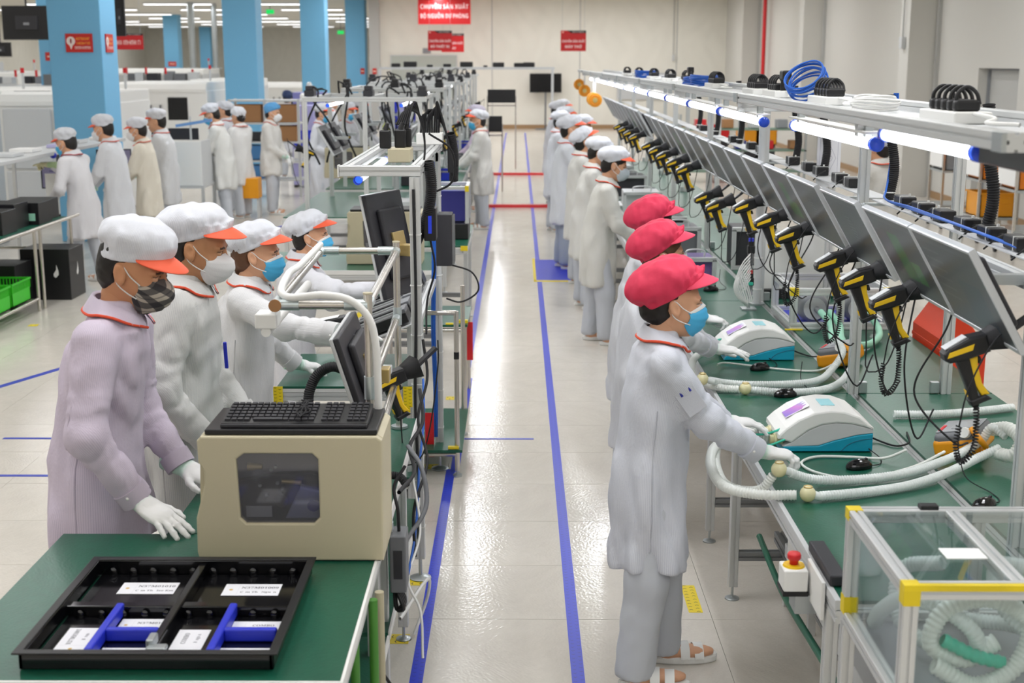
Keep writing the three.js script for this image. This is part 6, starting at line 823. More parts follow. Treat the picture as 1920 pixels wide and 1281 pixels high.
for (const [x, d, w, y, l] of [[-0.35, 29, 0.6, 1.56, 'black monitor on a steel rack past the standing worker'], [-0.4, 24, 0.24, 1.2, 'small dark cabinet door beside the far walkway']]) { const g = thing('rack_screen', l, 'screen', [x, 0, -d]); part('panel', bx2(-w / 2, w / 2, y - 0.14, y + 0.14, -0.03, 0.03, 0.005), M.black, g); each('stand', [slim(V(-w / 2, 0, 0), V(-w / 2, y, 0), 0.03), slim(V(w / 2, 0, 0), V(w / 2, y, 0), 0.03), slim(V(-w / 2, y - 0.2, 0), V(w / 2, y - 0.2, 0), 0.03)], M.steel, g); }
// ---------- signs and screens on the back wall ----------
function sign(label, x, y, z, w, h, draw, hang, cat = 'sign') {
  const g = thing('sign', label, cat, [x, y, z]); part('board', box(0, 0, -0.008, w, h, 0.012), M.red, g); part('print', fin(new THREE.PlaneGeometry(w, h)).translate(0, 0, 0.0005), print(w, h, draw, 512), g);
  if (hang) each('wire', [cyl(V(-w / 2 + 0.05, h / 2, -0.008), V(-w / 2 + 0.05, CEIL - y, -0.008), 0.004), cyl(V(w / 2 - 0.05, h / 2, -0.008), V(w / 2 - 0.05, CEIL - y, -0.008), 0.004)], M.zinc, g); return g;
}
const strokes = (c, x, y, w, h, col, n) => { c.fillStyle = col; const q = rng(n * 7 + 1); for (let k = 0; k < n; k++) { const a = x + k * w / n, b = w / n * 0.7; c.fillRect(a, y, b * 0.3, h); if (q() > 0.4) c.fillRect(a, y + (q() > 0.5 ? 0 : h * 0.42), b, h * 0.2); if (q() > 0.5) c.fillRect(a + b * 0.7, y, b * 0.3, h); } };
// capitals with Vietnamese marks drawn over plain letters
function viet(c, text, x, y, size, maxW) {
  c.font = 'bold ' + Math.round(size) + 'px sans-serif'; c.textAlign = 'left'; const gl = []; let w = 0;
  for (const ch of text) { const [b, ...m] = ch.normalize('NFD'), base = b === 'Đ' ? 'D' : b; if (b === 'Đ') m.push('bar'); gl.push([base, m, w]); w += c.measureText(base).width; }
  const k = Math.min(1, maxW / w); c.save(); c.translate(x - w * k / 2, y); c.scale(k, 1); c.strokeStyle = c.fillStyle; c.lineWidth = size * 0.085;
  const ln = (...p) => { c.beginPath(); p.forEach(([a, b], i) => (i ? c.lineTo(a, b) : c.moveTo(a, b))); c.stroke(); };
  for (const [b, m, gx] of gl) {
    c.fillText(b, gx, 0); const mx = gx + c.measureText(b).width / 2, t = -size * 0.8, s = size; let top = t;
    for (const q of m) {
      if (q === '\u0302') { ln([mx - s * 0.14, t + s * 0.02], [mx, t - s * 0.1], [mx + s * 0.14, t + s * 0.02]); top = t - s * 0.06; } if (q === '\u0301') ln([mx - s * 0.02, top], [mx + s * 0.1, top - s * 0.14]); if (q === '\u0300') ln([mx + s * 0.02, top], [mx - s * 0.1, top - s * 0.14]);
      if (q === '\u0309') ln([mx - s * 0.06, top - s * 0.12], [mx + s * 0.05, top - s * 0.13], [mx, top]); if (q === '\u0303') ln([mx - s * 0.12, top - s * 0.02], [mx - s * 0.04, top - s * 0.1], [mx + s * 0.04, top - s * 0.02], [mx + s * 0.12, top - s * 0.1]); if (q === '\u0323') { c.beginPath(); c.arc(mx, s * 0.14, s * 0.06, 0, 7); c.fill(); }
      if (q === '\u031b') ln([mx + s * 0.26, -s * 0.62], [mx + s * 0.36, -s * 0.66], [mx + s * 0.37, -s * 0.8]); if (q === 'bar') ln([gx - s * 0.02, -s * 0.36], [gx + s * 0.3, -s * 0.36]);
    }
  }
  c.restore();
}
const redText = (lines, head) => (c, w, h) => { c.fillStyle = '#c8191e'; c.fillRect(0, 0, w, h); if (head) { c.fillStyle = '#1e1816'; c.beginPath(); c.moveTo(w * 0.24, 0); c.lineTo(w, 0); c.lineTo(w, h * 0.13); c.lineTo(w * 0.42, h * 0.13); c.fill(); strokes(c, w * 0.46, h * 0.035, w * 0.46, h * 0.075, '#d9c9c9', 11); c.fillStyle = '#f0a8a0'; c.fillRect(w * 0.05, h * 0.04, w * 0.07, h * 0.08); } c.fillStyle = '#f6e4e6'; c.textAlign = 'center'; lines.forEach(([t, y, s]) => { viet(c, t, w / 2, h * y, h * s, w * 0.92); }); };
sign('large red hanging sign with two lines of white capitals', -2.365, 3.885, -44, 1.69, 0.88, redText([['CHUYỀN SẢN XUẤT', 0.45, 0.22], ['BỘ NGUỒN DỰ PHÒNG', 0.78, 0.22]]), true);
sign('red sign with a black header below the large hanging sign', -2.4, 2.905, -42, 0.74, 0.6, redText([['CHUYỀN SẢN XUẤT', 0.58, 0.17], ['BỘ THIẾT BỊ', 0.85, 0.17]], 1), true);
sign('red sign half hidden behind the lower left one', -2.15, 2.88, -45, 0.74, 0.6, redText([['CHUYỀN SẢN XUẤT', 0.58, 0.17], ['MÁY', 0.85, 0.17]], 1), true);
sign('lone red sign with a black header hanging over the right line, MÁY THỞ', 1.7, 2.9, -42, 0.78, 0.62, redText([['CHUYỀN SẢN XUẤT', 0.58, 0.17], ['MÁY THỞ', 0.85, 0.19]], 1), true);
const pill = (c, w, h) => { c.fillStyle = '#c4211a'; c.fillRect(0, 0, w, h); c.fillStyle = '#e9d9d4'; c.beginPath(); c.arc(w * 0.2, h * 0.4, h * 0.24, 0, 7); c.fill(); c.beginPath(); c.moveTo(w * 0.12, h * 0.58); c.lineTo(w * 0.2, h * 0.86); c.lineTo(w * 0.28, h * 0.58); c.fill(); c.fillStyle = '#8a1e24'; c.beginPath(); c.ellipse(w * 0.2, h * 0.4, h * 0.05, h * 0.14, 0, 0, 7); c.fill(); strokes(c, w * 0.4, h * 0.2, w * 0.52, h * 0.15, '#f0a52a', 9); strokes(c, w * 0.42, h * 0.44, w * 0.5, h * 0.15, '#f0a52a', 8); strokes(c, w * 0.34, h * 0.68, w * 0.6, h * 0.15, '#f3dcd8', 13); };
sign('red sign with a round white mark on the front face of the nearest blue column', -5.53, 2.52, -17.185, 0.34, 0.23, pill, false);
{ const g = sign('red sign on the aisle face of the nearest blue column', -5.236, 2.52, -17.5, 0.3, 0.23, pill, false); g.rotation.y = Math.PI / 2; }
sign('red hanging sign with white capitals just past the nearest blue column', -7.4, 2.66, -26, 0.52, 0.3, (c, w, h) => { redText([], 1)(c, w, h); strokes(c, w * 0.04, h * 0.42, w * 0.92, h * 0.28, '#f3dcd8', 12); }, true);
for (const [x, y, d, w, l] of [[-13.2, 2.42, 40, 0.28, 'tiny red sign under the small hanging screen'], [-11.3, 2.4, 32.982, 0.3, 'small red sign on the column behind the hanging screen'], [-15.75, 2.16, 61.982, 0.36, 'small red sign on a far blue column'], [-5.36, 1.95, 46.882, 0.14, 'narrow red sign on the farthest blue column'], [-4.88, 1.95, 46.282, 0.14, 'narrow red sign on the grey column']]) sign(l, x, y, -d, w, 0.2, (c, W, Hh) => { c.fillStyle = '#c8261e'; c.fillRect(0, 0, W, Hh); c.fillStyle = '#f0c8b8'; c.fillRect(W * 0.15, Hh * 0.4, W * 0.7, Hh * 0.2); }, d === 40);
{ const g = thing('wall_screen', 'black flat screen on a slim floor stand before the back wall', 'screen', [0.94, 0, -46.2]); part('panel', bx2(-0.54, 0.54, 1.24, 1.88, -0.03, 0.03, 0.008), M.black, g); part('glass', bx2(-0.52, 0.52, 1.26, 1.86, 0.031, 0.033), M.blackGloss, g); each('stand', [cyl(V(0, 0.02, 0), V(0, 1.3, 0), 0.03), bx2(-0.35, 0.35, 0, 0.03, -0.2, 0.2, 0.01)], M.grey, g); }
{ const g = thing('wall_board', 'grey-green board mounted on the back wall', 'board', [-3.22, 1.55, -46.58]); part('board', bx2(-1.12, 1.12, -0.5, 0.92, 0, 0.03, 0.005), S(0xb4bab2, 0.5), g); part('frame', ext([[-1.14, -0.52], [1.14, -0.52], [1.14, 0.94], [-1.14, 0.94]], 0.04, 0.004, [[[-1.11, -0.49], [-1.11, 0.91], [1.11, 0.91], [1.11, -0.49]]]).translate(0, 0, 0.02), M.ltGrey, g); }
{ const g = thing('wall_board', 'notice board with a blue and red header at the far right of the back wall', 'board', [4.35, 1.2, -46.57]); part('board', bx2(-0.95, 0.95, -0.2, 0.7, 0, 0.03), M.ltGrey, g); part('header', bx2(-0.7, 0.2, 0.5, 0.62, 0.03, 0.034), M.blueDeep, g); part('header', bx2(0.2, 0.6, 0.5, 0.62, 0.03, 0.034), M.red, g); }
solo('wall_vent', [bx2(-3.25, -2.98, 2.55, 2.72, -46.6, -46.57), bx2(-3.22, -3.01, 2.6, 2.67, -46.57, -46.56)], M.midGrey, 'small grey vent on the back wall beside the red signs', 'vent');
// ceiling-hung screens on the left
for (const [x, y, d, w, h, l] of [[-10.05, 3.06, 28, 1.0, 0.68, 'large black hung screen left of the nearest blue column'], [-16.9, 2.66, 44.5, 0.7, 0.46, 'small black hung screen with a green mark'], [-6.45, 3.0, 22.2, 0.16, 0.62, 'dark hung screen seen edge-on behind the nearest column'], [-12.1, 3.2, 58, 0.25, 0.5, 'dark hung screen edge between the far columns']]) { const g = thing('hung_screen', l, 'screen', [x, y, -d]); part('panel', bx2(-w / 2, w / 2, -h / 2, h / 2, -0.04, 0.02, 0.008), M.black, g); part('back_plate', box(0, 0, 0.03, w * 0.45, h * 0.4, 0.03, 0.006), M.dark, g); part('badge', box(0, -0.02, 0.047, w * 0.12, 0.05, 0.004), M.midGrey, g); part('drop_pole', cyl(V(0, h / 2, -0.01), V(0, CEIL - y, -0.01), 0.02), M.black, g); }
// exit signs
for (const [x, y, d, l] of [[-9.4, 4.12, 52, 'green exit sign near the ceiling by the second column'], [-8.3, 3.6, 64, 'small far green sign between the columns'], [-15.8, 2.1, 41, 'round green clock light over the far machines']]) { const g = thing('exit_sign', l, 'sign', [x, y, -d]); part('lens', box(0, 0, 0, 0.3, 0.16, 0.04, 0.01), S(0x12c65a, 0.4, 0, { emissive: 0x12d060, emissiveIntensity: 0.7 }), g); part('stem', cyl(V(0, 0.08, 0), V(0, CEIL - y, 0), 0.012), M.grey, g); }
// ---------- machines on the left ----------
function whiteMachine(label, x0, x1, d, dep, h, kind) {
  const g = thing('placement_machine', label, 'machine', [(x0 + x1) / 2, 0, -d - dep / 2], 0, 'white machines'), w = (x1 - x0) / 2, l = dep / 2, mat = kind === 2 ? M.ltGrey : M.white;
  part('body', bx2(-w, w, 0.08, h - 0.16, -l, l - 0.02, 0.03), mat, g); part('hood', ext([[-l, 0], [l, 0], [l, 0.06], [l - 0.06, 0.16], [l - 0.16, 0.2], [-l, 0.2]], 2 * w - 0.02, 0.02).rotateY(-Math.PI / 2).translate(0, h - 0.2, 0), M.white, g); part('plinth', bx2(-w + 0.06, w - 0.06, 0, 0.09, -l + 0.05, l - 0.08), M.dark, g);
  if (kind === 1) { for (const s of [-1, 1]) { part('door', bx2(s > 0 ? 0.02 : -w + 0.06, s > 0 ? w - 0.06 : -0.02, 0.75, h - 0.24, l - 0.02, l + 0.012, 0.02), M.ltGrey, g); part('door', bx2(s > 0 ? 0.02 : -w + 0.06, s > 0 ? w - 0.06 : -0.02, 0.15, 0.71, l - 0.02, l + 0.006, 0.01), M.ltGrey, g); } each('top_strip', [bx2(-w * 0.8, -0.1, h - 0.015, h + 0.006, l - 0.3, l - 0.26), bx2(0.1, w * 0.8, h - 0.015, h + 0.006, l - 0.3, l - 0.26)], M.grey, g); }
  if (kind === 0) { part('window', bx2(-w + 0.1, -w + 0.34, h - 0.75, h - 0.3, l - 0.03, l - 0.005, 0.02), M.blackGloss, g); part('window', bx2(0.1, 0.5, h - 0.75, h - 0.3, l - 0.03, l - 0.005, 0.02), M.blackGloss, g); part('slot', bx2(-w + 0.1, 0.55, h - 1.1, h - 0.98, l - 0.03, l - 0.005, 0.01), M.black, g); each('door_handle', [bx2(-0.25, -0.22, h - 0.6, h - 0.45, l - 0.02, l + 0.03), bx2(-0.06, -0.03, h - 0.6, h - 0.45, l - 0.02, l + 0.03)], M.grey, g); }
  part('signal_tower', [cyl(V(w - 0.3, h, -l + 0.3), V(w - 0.3, h + 0.25, -l + 0.3), 0.02)], M.ltGrey, g); part('signal_lens', cyl(V(w - 0.3, h + 0.25, -l + 0.3), V(w - 0.3, h + 0.33, -l + 0.3), 0.03), M.red, g); return g;
}
whiteMachine('pale machine with rounded hood at the far left behind the workers', -9.7, -7.62, 19.6, 2.4, 1.86, 1); whiteMachine('pale double-door machine partly behind the nearest blue column', -7.55, -5.98, 19.6, 2.4, 1.86, 1); whiteMachine('white machine with black windows between the two nearest columns', -8.05, -6.25, 27.2, 2.0, 1.88, 0); whiteMachine('cream plain machine before the second blue column', -7.2, -6.0, 29.6, 3.0, 1.9, 2); whiteMachine('white machine row behind the windowed one, left', -13.5, -10.4, 32, 2.2, 1.7, 0); whiteMachine('white machine row behind the windowed one, right', -10.3, -8.3, 34, 2.2, 1.75, 2); whiteMachine('far pale machine under the green clock light', -17.5, -14, 38, 2.5, 2.0, 1); whiteMachine('far machine beside the vertical ducts', -13.4, -10.2, 44, 2.5, 2.05, 2); whiteMachine('distant machine between the second and third columns', -8.8, -6.6, 44, 2.2, 1.6, 0);
for (const [x0, d, yb, l] of [[-12.6, 33, 1.722, 'cluster of grey boxes and red lamps on the middle machines'], [-10.0, 35, 1.772, 'cluster of dark boxes on the windowed machine row'], [-16.6, 39.2, 2.022, 'cluster of grey boxes on the far left machines']]) { const g = thing('machine_top_boxes', l, 'boxes', [x0, yb, -d]); for (let k = 0; k < 6; k++) part('box', box(k * 0.32, 0.12, rr(-0.3, 0.3), rr(0.15, 0.32), rr(0.15, 0.3), 0.3, 0.01), [M.grey, M.ltGrey, M.dark, M.midGrey][k % 4], g); each('lamp', [0, 1, 2].map((k) => cyl(V(k * 0.5, 0.2, 0.3), V(k * 0.5, 0.36, 0.3), 0.03)), M.red, g); part('shelf', bx2(-0.2, 1.9, -0.02, 0, -0.4, 0.4), M.ltGrey, g); }
for (const [x, d, r, l] of [[-11.7, 49, 0.12, 'wide steel duct dropping from the ceiling to a far machine'], [-11.1, 50, 0.1, 'steel duct beside the second blue column'], [-8.0, 38, 0.05, 'slim pale pipe between the columns'], [-15.0, 46, 0.05, 'slim grey pipe on the far left']]) solo('duct', [cyl(V(x, 2.05, -d), V(x, CEIL, -d), r, r, 14), cyl(V(x, 2.0, -d), V(x, 2.06, -d), r * 2.2, r * 2.2, 16), cyl(V(x, 0, -d), V(x, 2.0, -d), r * 0.6, r * 0.6, 10)], M.zinc, l, 'duct');
// left work table with boxes, baskets and screens
{ const g = thing('steel_table', 'steel pipe table with a green top under the black cartons', 'table', [-4.94, 0, -12.6]); part('top', uvM(bx2(-0.46, 0.44, 0.755, 0.77, -0.75, 1.6)), M.green, g); for (const z of [-0.7, 0.17, 0.32, 1.5]) for (const x of [-0.44, 0.455]) part('leg', cyl(V(x, 0, z), V(x, 0.75, z), 0.016, 0.016, 12), M.steel, g); part('front_rail', cyl(V(0.455, 0.765, -0.95), V(0.455, 0.765, 1.6), 0.018, 0.018, 12), M.steel, g); each('low_rail', [cyl(V(0.455, 0.12, 0.32), V(0.455, 0.12, 1.5), 0.014), cyl(V(-0.1, 0.12, 0.32), V(-0.1, 0.12, 1.5), 0.014), cyl(V(-0.1, 0.12, 0.4), V(0.455, 0.12, 0.4), 0.012), cyl(V(-0.1, 0.12, 1.3), V(0.455, 0.12, 1.3), 0.012)], M.steel, g); each('back_rail', [cyl(V(-0.44, 0.5, -0.7), V(-0.44, 0.5, 1.5), 0.014), cyl(V(-0.44, 0.46, -0.7), V(0.455, 0.46, -0.7), 0.014)], M.steel, g); }
[[-4.78, 11.98, 0.3, 'black carton with white labels nearest the table corner'], [-4.82, 12.4, 0.34, 'tall black carton second from the table corner'], [-4.74, 12.8, 0.3, 'black carton with stickers third from the corner'], [-4.8, 13.18, 0.28, 'black carton at the pointing worker\'s elbow'], [-5.2, 12.7, 0.36, 'black carton at the rear of the table']].forEach(([x, d, h, l], k) => { const g = thing('black_carton', l, 'box', [x, 0.77, -d], 0, 'black cartons'); part('carton', box(0, h * 0.35, 0, 0.38, h * 0.7, 0.36, 0.006), M.black, g); part('sticker', [box(0.02, h * 0.25, 0.181, 0.07, 0.07, 0.002)], M.paper, g); part('sticker', [box(0.12, h * 0.25, 0.181, 0.07, 0.07, 0.002)], M.mint, g); });
solo('violet_tray', [bx2(-5.12, -4.8, 0.98, 1.0, -12.1, -11.8), bx2(-5.12, -4.8, 0.985, 1.03, -12.11, -12.1), bx2(-5.12, -4.8, 0.985, 1.03, -11.8, -11.79)], M.blue, 'blue-violet tray resting on the nearest black carton', 'tray');
for (const [x, d, l, logo] of [[-4.62, 13.1, 'tall black carton with a white flame mark under the steel table', 1], [-4.95, 12.55, 'wide black carton with a pale label under the table', 0]]) { const g = thing('black_carton', l, 'box', [x, 0, -d]); part('carton', bx2(-0.24, 0.24, 0, logo ? 0.5 : 0.42, -0.22, 0.22, 0.006), M.black, g); if (logo) part('flame_mark', ext([[0, 0], [0.03, 0.03], [0.028, 0.07], [0.01, 0.13], [0.008, 0.08], [-0.02, 0.04], [-0.02, 0.015]], 0.002).rotateY(Math.PI / 2).rotateX(0).translate(0.242, 0.22, 0.0), M.white, g); else part('label', box(-0.1, 0.28, 0.221, 0.12, 0.06, 0.002), M.ltGrey, g); if (logo) part('mark_front', ext([[0, 0], [0.03, 0.03], [0.028, 0.07], [0.01, 0.13], [0.008, 0.08], [-0.02, 0.04], [-0.02, 0.015]], 0.002).translate(0.1, 0.22, 0.222), M.white, g); }
for (const [d, l] of [[11.45, 'bright green plastic basket on the low rack, nearer one'], [11.95, 'bright green plastic basket on the low rack, farther one']]) { const g = thing('basket', l, 'basket', [-4.76, 0.135, -d], 0, 'green baskets'), W = 0.24, Z = 0.22, Hh = 0.2; part('floor', bx2(-W, W, 0, 0.008, -Z, Z), M.lime, g); part('rim', ext([[-W - 0.012, -Z - 0.012], [W + 0.012, -Z - 0.012], [W + 0.012, Z + 0.012], [-W - 0.012, Z + 0.012]], 0.016, 0.003, [[[-W + 0.006, -Z + 0.006], [-W + 0.006, Z - 0.006], [W - 0.006, Z - 0.006], [W - 0.006, -Z + 0.006]]]).rotateX(-Math.PI / 2).translate(0, Hh, 0), M.lime, g); part('lower_wall', [bx2(-W, W, 0, 0.12, Z - 0.005, Z), bx2(-W, W, 0, 0.12, -Z, -Z + 0.005), bx2(-W, -W + 0.005, 0, 0.12, -Z, Z), bx2(W - 0.005, W, 0, 0.12, -Z, Z)], M.lime, g); const sl = []; for (let k = 0; k <= 16; k++) { const x = -W + k * W / 8; sl.push(bx2(x - 0.006, x + 0.006, 0.12, Hh, Z - 0.005, Z), bx2(x - 0.006, x + 0.006, 0.12, Hh, -Z, -Z + 0.005)); const z = -Z + k * Z / 8; sl.push(bx2(W - 0.005, W, 0.12, Hh, z - 0.006, z + 0.006), bx2(-W, -W + 0.005, 0.12, Hh, z - 0.006, z + 0.006)); } tag(part('slats', sl, M.lime, g), null, null, null, 'stuff'); part('label', box(0.1, 0.07, Z + 0.001, 0.08, 0.05, 0.001), M.paper, g); }
{ const g = thing('overhead_shelf', 'long pale overhead shelf with papers above the left table', 'shelf', [-5.1, 1.32, -14.6]); part('shelf', bx2(-0.25, 0.2, 0, 0.04, -2.2, 2.9, 0.006), M.ltGrey, g); for (let k = 0; k < 6; k++) part('paper_stack', box(rr(-0.1, 0.05), 0.06, -1.8 + k * 0.75, 0.24, 0.035, 0.3, 0.004), [M.paper, M.ltGrey, S(0xb9b6dc, 0.7)][k % 3], g); for (const z of [-2.1, 0, 2.8]) part('post', [slim(V(-0.4, -1.32, z), V(-0.4, 0.02, z), 0.035), bx2(-0.4, -0.24, 0, 0.02, z - 0.02, z + 0.02)], M.alu, g); part('lamp_cap', sph(V(0.18, 0.0, 0.4), 0.035), M.blue, g); }
for (const [x, y, d, t, l] of [[-5.35, 1.02, 12.0, 0.5, 'grey-screened monitor at the left edge of the steel table'], [-5.2, 1.03, 15.2, 0.35, 'violet-lit monitor the worker is pointing at'], [-5.0, 1.08, 16.6, 0.4, 'violet-lit monitor behind the white-masked worker']]) { const g = thing('desk_monitor', l, 'monitor', [x, y, -d], t); part('bezel', box(0, 0, 0, 0.42, 0.3, 0.03, 0.006), M.dark, g); part('screen', fin(new THREE.PlaneGeometry(0.39, 0.27)).translate(0, 0, 0.0155), l.startsWith('grey') ? S(0x9a9a94, 0.4) : print(0.39, 0.27, (c, w, h) => { c.fillStyle = '#8a86a8'; c.fillRect(0, 0, w, h); c.fillStyle = '#5a5680'; for (let k = 0; k < 4; k++) c.fillRect(w * 0.2, h * (0.3 + k * 0.14), w * 0.25, h * 0.05); }, 256, 0.4), g); part('arm', [slim(V(0, -0.1, -0.02), V(-0.02, y > 1.05 ? 0.24 : 0.29, -0.05), 0.04)], M.grey, g); }
solo('hanging_sheet', bx2(-5.06, -4.86, 0.88, 1.12, -14.3, -14.296), M.paper, 'white sheet hanging beside the violet-lit monitor', 'paper');
solo('spray_bottle', lathe([[0, 0], [0.035, 0], [0.035, 0.12], [0.015, 0.16], [0.015, 0.2], [0, 0.2]], 14).translate(-5.05, 0.77, -12.35), M.mint, 'small green bottle standing behind the black cartons', 'bottle');
// white cart behind, rack, bins
{ const g = thing('white_cart', 'white panelled cart on aluminium legs before the bending worker', 'cart', [-4.62, 0, -18.7]); part('panel', bx2(-0.32, 0.28, 0.62, 1.22, 0.3, 0.32, 0.005), M.white, g); part('panel', bx2(-0.32, -0.3, 0.62, 1.22, -0.4, 0.3), M.ltGrey, g); part('panel', bx2(0.26, 0.28, 0.62, 1.22, -0.4, 0.3), M.ltGrey, g); part('deck', bx2(-0.34, 0.3, 0.58, 0.62, -0.42, 0.34), M.alu, g); for (const [x, z] of [[-0.32, 0.3], [0.28, 0.3], [-0.32, -0.38], [0.28, -0.38]]) part('leg', bar(V(x, 0, z), V(x, 0.58, z), 0.04), M.alu, g); part('low_tray', bx2(-0.3, 0.26, 0.1, 0.14, -0.36, 0.28), M.dark, g); part('tool', [box(-0.1, 0.2, 0, 0.2, 0.12, 0.2, 0.02), cyl(V(0.1, 0.14, 0), V(0.12, 0.34, 0.1), 0.015)], M.black, g); part('post', slim(V(0.1, 1.22, 0.1), V(0.1, 1.55, 0.1), 0.025), M.alu, g); part('blue_arm', slim(V(-0.1, 1.42, 0.1), V(0.4, 1.5, 0.1), 0.04), S(0x6f9bd0, 0.5), g); part('monitor', box(-0.05, 1.3, -0.1, 0.42, 0.16, 0.03, 0.005), M.dark, g); }
{ const g = thing('amber_crate', 'amber crate standing behind the bending workers', 'crate', [-3.98, 0, -19.9]); part('crate', [bx2(-0.14, 0.14, 0.3, 0.6, -0.14, 0.14, 0.01)], M.amber, g); each('stand', [slim(V(-0.12, 0, 0.1), V(-0.12, 0.3, 0.1), 0.03), slim(V(0.12, 0, 0.1), V(0.12, 0.3, 0.1), 0.03), slim(V(-0.12, 0, -0.1), V(-0.12, 0.3, -0.1), 0.03), slim(V(0.12, 0, -0.1), V(0.12, 0.3, -0.1), 0.03)], M.alu, g); }
{ const g = thing('storage_rack', 'aluminium storage rack with cartons behind the blue-capped worker', 'rack', [-4.35, 0, -23.2]); for (const [x, z] of [[-0.55, 0.25], [0.62, 0.25], [-0.55, -0.25], [0.62, -0.25], [0.05, 0.25]]) part('post', bar(V(x, 0, z), V(x, 1.66, z), 0.045), M.alu, g); for (const y of [0.28, 0.6, 0.92, 1.24, 1.62]) part('shelf', bx2(-0.57, 0.64, y, y + 0.03, -0.27, 0.27), M.ltGrey, g); part('carton', [box(-0.25, 1.42, 0, 0.45, 0.3, 0.4, 0.01)], M.cardboard, g); part('carton', box(0.36, 1.42, 0, 0.42, 0.3, 0.4, 0.01), M.cardboard, g); part('bin', box(-0.25, 0.76, 0, 0.42, 0.24, 0.4, 0.02), S(0x4a82b8, 0.5), g); part('bin', box(-0.25, 1.03, 0, 0.42, 0.14, 0.4, 0.02), M.dark, g); part('bin', box(-0.25, 0.42, 0, 0.42, 0.24, 0.4, 0.02), S(0x4a82b8, 0.5), g); part('carton', box(0.36, 1.08, 0, 0.42, 0.26, 0.4, 0.01), M.cardboard, g); }
for (const [x, y, d, w, h, m, l] of [[-3.95, 0, 25, 0.4, 1.5, S(0xa9a6d6, 0.5), 'lilac cabinet with a blue lower drawer'], [-3.2, 0, 26.2, 0.35, 1.3, M.ltGrey, 'pale cabinet with white canisters'], [-4.6, 0, 30, 0.7, 1.62, S(0x8f8cc8, 0.5), 'lilac panels stacked behind the dark-blue cap']]) { const g = thing('cabinet', l, 'cabinet', [x, 0, -d]); part('body', bx2(-w / 2, w / 2, 0.05, h, -0.25, 0.25, 0.01), m, g); part('drawer', bx2(-w / 2 + 0.02, w / 2 - 0.02, h * 0.5, h * 0.7, 0.25, 0.26, 0.004), M.blue, g); part('drawer', bx2(-w / 2 + 0.02, w / 2 - 0.02, h * 0.3, h * 0.47, 0.25, 0.26, 0.004), M.white, g); part('canister', [lathe([[0, 0], [0.06, 0], [0.06, 0.18], [0.03, 0.22], [0, 0.22]], 12).translate(0, h, 0.1)], M.white, g); each('foot', [bx2(-w / 2, -w / 2 + 0.05, 0, 0.05, -0.2, 0.2), bx2(w / 2 - 0.05, w / 2, 0, 0.05, -0.2, 0.2)], M.black, g); }
// right side: steel carts with sheets and orange crates
[[6.45, 18.9, 0], [6.45, 17.4, 1], [6.4, 16.0, 2]].forEach(([x, d, k]) => {
  const g = thing('steel_cart', 'tall steel cart with a white sheet ' + ['by the door', 'holding orange crates past the door', 'with orange crates nearest the hose box'][k], 'cart', [x - 0.3, 0, -d], 0, 'steel carts'); for (const [a, b] of [[-0.25, 0.3], [0.25, 0.3], [-0.25, -0.3], [0.25, -0.3]]) part('post', slim(V(a, 0.08, b), V(a, 1.55, b), 0.03), M.steel, g);
  for (const y of [0.3, 0.78, 1.3]) part('shelf', bx2(-0.26, 0.26, y, y + 0.03, -0.32, 0.32), M.zinc, g); part('sheet', bx2(-0.27, -0.264, 0.85, 1.5, -0.28, 0.28), M.paper, g); each('caster', [cyl(V(-0.25, 0.04, 0.3), V(-0.22, 0.04, 0.3), 0.04), cyl(V(0.22, 0.04, 0.3), V(0.25, 0.04, 0.3), 0.04), cyl(V(-0.25, 0.04, -0.3), V(-0.22, 0.04, -0.3), 0.04), cyl(V(0.22, 0.04, -0.3), V(0.25, 0.04, -0.3), 0.04)], M.rubber, g); });
for (const [x, y, d, m, l] of [[6.15, 0.81, 17.4, 1, 'orange crate with red lid on the middle steel cart'], [6.1, 0.81, 16.0, 1, 'orange crate with red lid on the near steel cart'], [6.15, 0.33, 17.4, 0, 'orange crate low on the middle steel cart'], [6.15, 0.81, 18.9, 2, 'grey tray stack on the cart by the door'], [5.3, 0.55, 29, 0, 'amber crate standing far behind the tube lamps'], [4.95, 0.55, 29, 0, 'second amber crate beside the far one'], [4.6, 0.55, 31, 3, 'red crate far behind the monitors']]) { const g = thing('crate', l, 'crate', [x, y, -d], 0, 'crates at the right wall'), mt = [M.amber, M.orange, M.midGrey, M.red][m]; part('shell', [bx2(-0.22, 0.22, 0, 0.012, -0.27, 0.27), bx2(-0.22, -0.205, 0, 0.3, -0.27, 0.27), bx2(0.205, 0.22, 0, 0.3, -0.27, 0.27), bx2(-0.22, 0.22, 0, 0.3, 0.255, 0.27), bx2(-0.22, 0.22, 0, 0.3, -0.27, -0.255)], mt, g); part('rim', ext([[-0.235, -0.285], [0.235, -0.285], [0.235, 0.285], [-0.235, 0.285]], 0.02, 0.003, [[[-0.21, -0.26], [-0.21, 0.26], [0.21, 0.26], [0.21, -0.26]]]).rotateX(-Math.PI / 2).translate(0, 0.3, 0), m === 1 ? M.red : mt, g); each('rib', [0.08, 0.16, 0.24].map((q) => bx2(-0.222, 0.222, q, q + 0.01, 0.27, 0.276)), mt, g); if (y === 0.55) each('stand', [bx2(-0.2, 0.2, -0.55, 0, -0.2, 0.2)], M.dark, g); }
